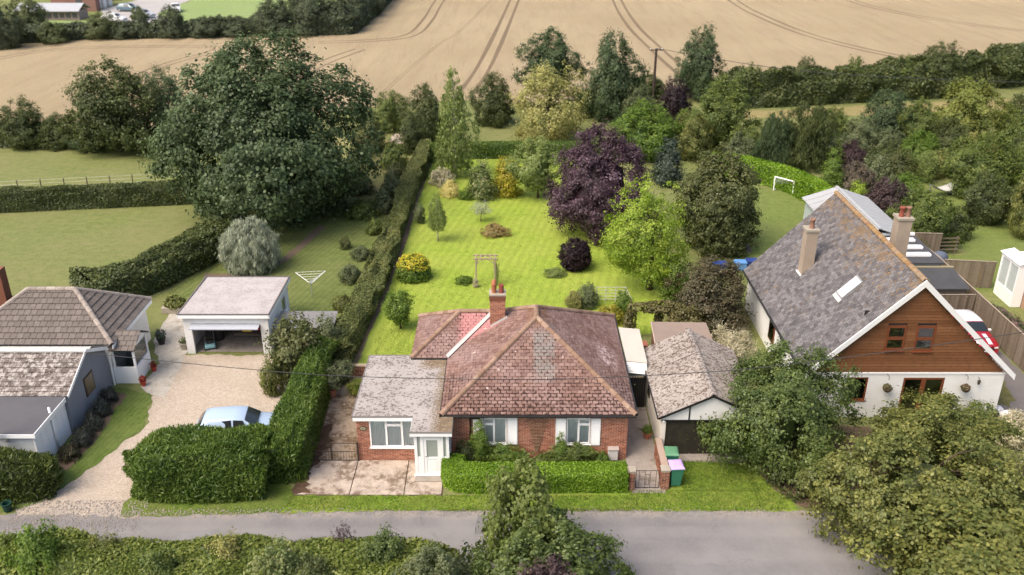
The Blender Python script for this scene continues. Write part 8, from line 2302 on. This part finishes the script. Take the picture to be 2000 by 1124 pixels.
# ================================================================== cars
def car(label, loc, rz, paint, roofp=None, L=3.9, W=1.68, H=1.46, stripes=None, belt=0.88, hood=0.92, name="parked_car"):
    """hatchback, nose towards local -Y"""
    t = thing(name, label, "car", loc, None, rz)
    h2 = L / 2
    # stations along y: (y, half width at sill, half width at belt, belt z, top half width, top z)
    st = [(-h2, 0.70, 0.72, 0.62, 0.66, 0.66), (-h2 + 0.12, 0.80, 0.80, 0.70, 0.74, 0.76), (-h2 + 0.55, 0.84, 0.83, 0.80, 0.76, 0.88), (-h2 + 1.00, 0.84, 0.84, 0.86, 0.74, hood + 0.02),
          (-h2 + 1.12, 0.84, 0.84, 0.87, 0.72, hood + 0.06), (-h2 + 1.72, 0.84, 0.84, belt, 0.60, H - 0.05), (-h2 + 2.2, 0.84, 0.84, belt + 0.01, 0.60, H), (h2 - 0.75, 0.84, 0.84, belt + 0.03, 0.60, H - 0.02), (h2 - 0.45, 0.83, 0.83, belt + 0.04, 0.59, H - 0.09), (h2 - 0.10, 0.80, 0.81, belt + 0.02, 0.68, belt + 0.10), (h2, 0.76, 0.77, 0.80, 0.68, 0.84)]
    sc = W / 1.68
    rings = []
    for y, ws, wb, zb, wt, zt in st:
        ws, wb, wt = ws * sc, wb * sc, wt * sc
        half = [(ws * 0.93, 0.22), (ws, 0.42), (wb, zb - 0.08), (wb * 0.985, zb), (wt, zt - 0.02), (wt * 0.86, zt + 0.012), (0, zt + 0.03)]
        rings.append([(x, y, z) for x, z in half] + [(-x, y, z) for x, z in half[-2::-1]])
    k = len(rings[0])
    v = [p for r in rings for p in r]
    f = []
    for i in range(len(rings) - 1):
        for j in range(k - 1):
            f.append((i * k + j, i * k + j + 1, (i + 1) * k + j + 1, (i + 1) * k + j))
        f.append((i * k + k - 1, i * k, (i + 1) * k, (i + 1) * k + k - 1))
    f += [tuple(range(k)), tuple(range((len(rings) - 1) * k, len(rings) * k))[::-1]]
    body = MB().raw(v, f).build("body", paint, t, local=True, smooth=True)
    md = body.modifiers.new("bevel", 'BEVEL')
    md.width = 0.02
    md.limit_method = 'ANGLE'
    md.angle_limit = rad(35)
    GL = CARGLASS
    def lerp(a, b, s):
        return tuple(a[i] + (b[i] - a[i]) * s for i in range(3))
    def patch(nm, quad, mat, e=0.012, ins=0.06, parent=None):
        c = [sum(p[i] for p in quad) / 4 for i in range(3)]
        q = [Vector(lerp(p, c, ins)) for p in quad]
        n_ = (q[1] - q[0]).cross(q[3] - q[0]).normalized()
        if n_.dot(Vector(c) - Vector((0, 0, 0.6))) < 0:
            n_ = -n_
        MB().poly([p + n_ * e for p in q]).build(nm, mat, parent or t, local=True)
    r4, r5, r6, r7, r8, r9 = rings[4], rings[5], rings[6], rings[7], rings[8], rings[9]
    def screen(nm, ra, rb):
        pa = [Vector(lerp(ra[j], rb[j], 0.08)) for j in range(4, 9)]
        pb = [Vector(lerp(ra[j], rb[j], 0.93)) for j in range(4, 9)]
        for row in (pa, pb):
            row[0], row[4] = row[0].lerp(row[1], 0.25), row[4].lerp(row[3], 0.25)
        up_ = Vector((0, -0.012 if ra[0][1] < 0 else 0.012, 0.014))
        MB().raw([p + up_ for p in pa + pb], [(j, j + 1, j + 6, j + 5) for j in range(4)]).build(nm, GL, t, local=True, smooth=True)
    screen("windscreen", r4, r5)
    screen("rear_window", r8, r9)
    for s in (0, 1):
        a, b = (3, 4) if s == 0 else (9, 8)
        patch("side_window", [lerp(r4[a], r5[a], 0.6), r6[a], r6[b], r5[b]], GL, 0.012, 0.09)
        patch("side_window", [r6[a], r8[a], r8[b], r6[b]], GL, 0.012, 0.09)
        sx = 1 if s == 0 else -1
        MB().box(min(sx * 0.84, sx * 1.0) * sc, max(sx * 0.84, sx * 1.0) * sc, -h2 + 1.42, -h2 + 1.56, belt + 0.0, belt + 0.13).build("wing_mirror", roofp or paint, t, local=True, bevel=0.03)
        for y in (-h2 + 0.68, h2 - 0.66):
            wv = MB().lathe((0, 0, 0), [(0.0, -0.09), (0.22, -0.09), (0.30, -0.07), (0.31, 0.0), (0.30, 0.07), (0.22, 0.09), (0, 0.09)], 18)
            wv.v = [(sx * (0.76 * sc) + z, y + x, 0.31 + yy) for x, yy, z in wv.v]
            wo = wv.build("wheel", BLACK_PLASTIC, t, local=True)
            rv = MB().lathe((0, 0, 0), [(0.0, 0.10), (0.12, 0.105), (0.20, 0.095), (0.0, 0.09)], 14)
            rv.v = [(sx * (0.76 * sc) + sx * z, y + x, 0.31 + yy) for x, yy, z in rv.v]
            rv.build("rim", STEEL, wo, local=True)
        MB().box(min(sx * 0.48, sx * 0.70), max(sx * 0.48, sx * 0.70), -h2 - 0.02, -h2 + 0.10, 0.56, 0.68).build("headlight", plain_once("headlamp", (0.7, 0.7, 0.7)), t, local=True, bevel=0.03)
        MB().box(min(sx * 0.56, sx * 0.74), max(sx * 0.56, sx * 0.74), h2 - 0.08, h2 + 0.015, 0.60, 0.84).build("tail_light", plain_once("tail_lamp", (0.45, 0.02, 0.015)), t, local=True, bevel=0.02)
    MB().box(-0.26, 0.26, h2 + 0.005, h2 + 0.022, 0.50, 0.62).build("number_plate", plain_once("yellow_number_plate", (0.65, 0.47, 0.03)), t, local=True)
    MB().box(-0.26, 0.26, -h2 - 0.022, -h2 - 0.004, 0.36, 0.47).build("number_plate", plain_once("white_number_plate", (0.7, 0.7, 0.68)), t, local=True)
    MB().box(-0.5, 0.5, -h2 - 0.015, -h2 + 0.05, 0.48, 0.56).build("grille", BLACK_PLASTIC, t, local=True)
    if roofp:
        rs = []
        for r_ in (r5, r6, r7, r8):
            rs.append([Vector(r_[4]), Vector(r_[5]), Vector(r_[6]), Vector(r_[7]), Vector(r_[8])])
        vv = [p + Vector((0, 0, 0.006)) for r_ in rs for p in r_]
        ff = [(i * 5 + j, i * 5 + j + 1, i * 5 + 5 + j + 1, i * 5 + 5 + j) for i in range(3) for j in range(4)]
        MB().raw(vv, ff).build("roof_panel", roofp, t, local=True, smooth=True)
    if stripes:
        for sx in (-1, 1):
            pts = []
            for r_ in (rings[1], rings[2], rings[3]):
                w_ = r_[5][0]
                for x in (0.2, 0.42):
                    z = r_[6][2] + (r_[5][2] - r_[6][2]) * (x / w_)
                    pts.append((sx * x, r_[6][1], z + 0.008))
            MB().raw(pts, [(0, 1, 3, 2), (2, 3, 5, 4)]).build("bonnet_stripe", stripes, t, local=True)
    return t
_once = {}
def plain_once(n_, c):
    if n_ not in _once:
        _once[n_] = plain(n_, c, c, 0.3, spec=0.5, bump=0)
    return _once[n_]
def paint_mat(n_, c):
    m, nt, b = new_mat(n_)
    b.inputs["Base Color"].default_value = c4(c)
    b.inputs["Roughness"].default_value = 0.28
    b.inputs["Specular IOR Level"].default_value = 0.5
    b.inputs["Coat Weight"].default_value = 0.6
    b.inputs["Coat Roughness"].default_value = 0.06
    return m
CARGLASS = paint_mat("car_glass", (0.018, 0.022, 0.022))
car("pale blue hatchback parked behind the conifer hedge on the gravel", (-12.55, 34.95, 0.02), rad(96), paint_mat("pale_blue_paint", (0.36, 0.46, 0.60)), L=4.0)
car("red hatchback with white roof and bonnet stripes beside the board fence", (25.55, 44.4, 0.02), rad(2), paint_mat("red_paint", (0.30, 0.010, 0.018)), paint_mat("white_roof_paint", (0.72, 0.72, 0.72)), L=3.7, stripes=paint_mat("white_stripe_paint", (0.75, 0.74, 0.74)), H=1.41)
car("dark car parked nose-in inside the white garage", (-14.9, 46.6, 0.03), rad(180 - 0), paint_mat("dark_paint", (0.02, 0.012, 0.014)), L=3.8)
for i, (x, y, r, c, lb) in enumerate(((-70.0, 163, 80, (0.7, 0.7, 0.72), "white car nearest the brick block in the far car park"), (-66.8, 168, 75, (0.45, 0.48, 0.52), "silver car in the middle of the far car park"), (-63.6, 176, 20, (0.72, 0.72, 0.72), "white car furthest right in the far car park"), (-72.5, 176, 78, (0.10, 0.16, 0.2), "dark car at the back of the far car park"))):
    car(lb, (x, y, 0.02), rad(r), paint_mat("far_paint_%d" % i, c), L=4.2)
# --- bench-like rack by the far fence, kettle barbecue
rk = thing("log_rack", "rustic wooden rack beside the board fence behind the annexe", "rack", (30.0, 57.2, 0))
for i in range(4):
    MB().bar((-0.75, 0, 0.35 + i * 0.27), (0.75, 0.05 * (i % 2), 0.37 + i * 0.27), 0.06, 0.09).build("rail", FENCE, rk, local=True)
for x in (-0.6, 0.6):
    MB().bar((x, 0.06, 0), (x, 0.06, 1.3), 0.08).build("post", FENCE, rk, local=True)
wb = thing("covered_barbecue", "slate-blue covered barbecue beside the fence behind the annexe", "barbecue", (28.4, 54.8, 0))
MB().lathe((0, 0, 0), [(0.42, 0.0), (0.46, 0.5), (0.50, 0.9), (0.40, 1.08), (0.2, 1.18), (0, 1.2)], 14).build("cover", plain("slate_blue_cover", (0.10, 0.12, 0.16), (0.08, 0.095, 0.13), 0.8), wb, local=True, smooth=True)
for lb, names in USED.items():
    if len(names) > 1:
        gs_ = {bpy.data.objects[n].get("group") for n in names}
        if None in gs_:
            print("SHARED LABEL", lb, names)

# ================================================================== grass blades that break up the lawn and verge
def blades(name, regions, n, L, mat, seed, asp=0.16):
    rng = np.random.default_rng(seed)
    P = []
    for (x0, x1, y0, y1, wgt) in regions:
        m = int(n * wgt)
        P.append(np.stack([rng.uniform(x0, x1, m), rng.uniform(y0, y1, m), np.zeros(m)], 1))
    P = np.concatenate(P)
    m = len(P)
    cl = rng.random(m) * 0.6 + 0.2 * (1 + np.sin(P[:, 0] * 2.3 + seed) * np.sin(P[:, 1] * 1.9))
    T = unit(np.array([0, 0, 1.0]) + rng.normal(size=(m, 3)) * 0.45)
    N = unit(rng.normal(size=(m, 3)))
    P[:, 2] = 0.02 + L * 0.35
    V = leaf_quads(rng, P, N, L, asp, T)
    o = bpy.data.objects.new(name, np_mesh(name, V, np.arange(len(V)).reshape(-1, 4), np.clip(cl, 0, 1), mat))
    C.objects.link(o)
    tag(o, None, None, None, "stuff")
    return o
GB = leaf_mat("verge_blades", (0.06, 0.12, 0.012), (0.14, 0.22, 0.025), (0.26, 0.29, 0.06))
o = blades("verge_blades", [(-9.4, 5.0, 29.72, 30.74, 0.42), (5.0, 10.4, 29.8, 31.1, 0.22), (7.3, 10.6, 31.0, 33.2, 0.30), (10.3, 11.5, 29.8, 31.6, 0.06), (-3.0, 11.2, 29.66, 29.86, 0.06)], 26000, 0.085, GB, 5)
tag(o, "short grass blades of the roadside verge", "grass")
GL_ = leaf_mat("lawn_blades", (0.15, 0.225, 0.024), (0.26, 0.335, 0.05), (0.38, 0.40, 0.10))
o = blades("lawn_blades", [(-7.7, -5.0, 40.9, 46, 0.12), (-7.6, 8.0, 43.0, 52.5, 0.5), (-7.2, 8.0, 52.5, 66, 0.38)], 22000, 0.07, GL_, 6, 0.3)
tag(o, "mown grass blades of the bungalow's lawn", "grass")

# loose grit along the lane's edge and at the mouth of the gravel drive
rng = np.random.default_rng(12)
n_ = 2600
gx = np.concatenate([rng.uniform(-16, 12, 1500), rng.uniform(-20.5, -15.2, 1100)])
gy = np.concatenate([29.62 + rng.normal(0, 0.14, 1500), rng.uniform(28.5, 30.4, 1100)])
gs_ = rng.uniform(0.012, 0.034, n_)
base = np.array([(-1, -1, 0), (1, -1, 0), (1, 1, 0), (-1, 1, 0), (-0.5, -0.5, 0.8), (0.5, -0.5, 0.8), (0.5, 0.5, 0.8), (-0.5, 0.5, 0.8)], dtype=float)
V = base[None] * gs_[:, None, None] + np.stack([gx, gy, np.full(n_, 0.019)], 1)[:, None, :]
fq = np.array([(4, 5, 6, 7), (0, 1, 5, 4), (1, 2, 6, 5), (2, 3, 7, 6), (3, 0, 4, 7)])
F = (fq[None] + (np.arange(n_) * 8)[:, None, None]).reshape(-1, 4)
me = np_mesh("loose_grit", V.reshape(-1, 3), F, np.repeat(rng.random(n_), 5), plain("grit_stone", (0.26, 0.23, 0.20), (0.17, 0.15, 0.13), 0.9, 9, 30, 0.1))
o = bpy.data.objects.new("loose_grit", me)
C.objects.link(o)
tag(o, "loose gravel grit scattered along the lane's edge", "gravel", None, "stuff")
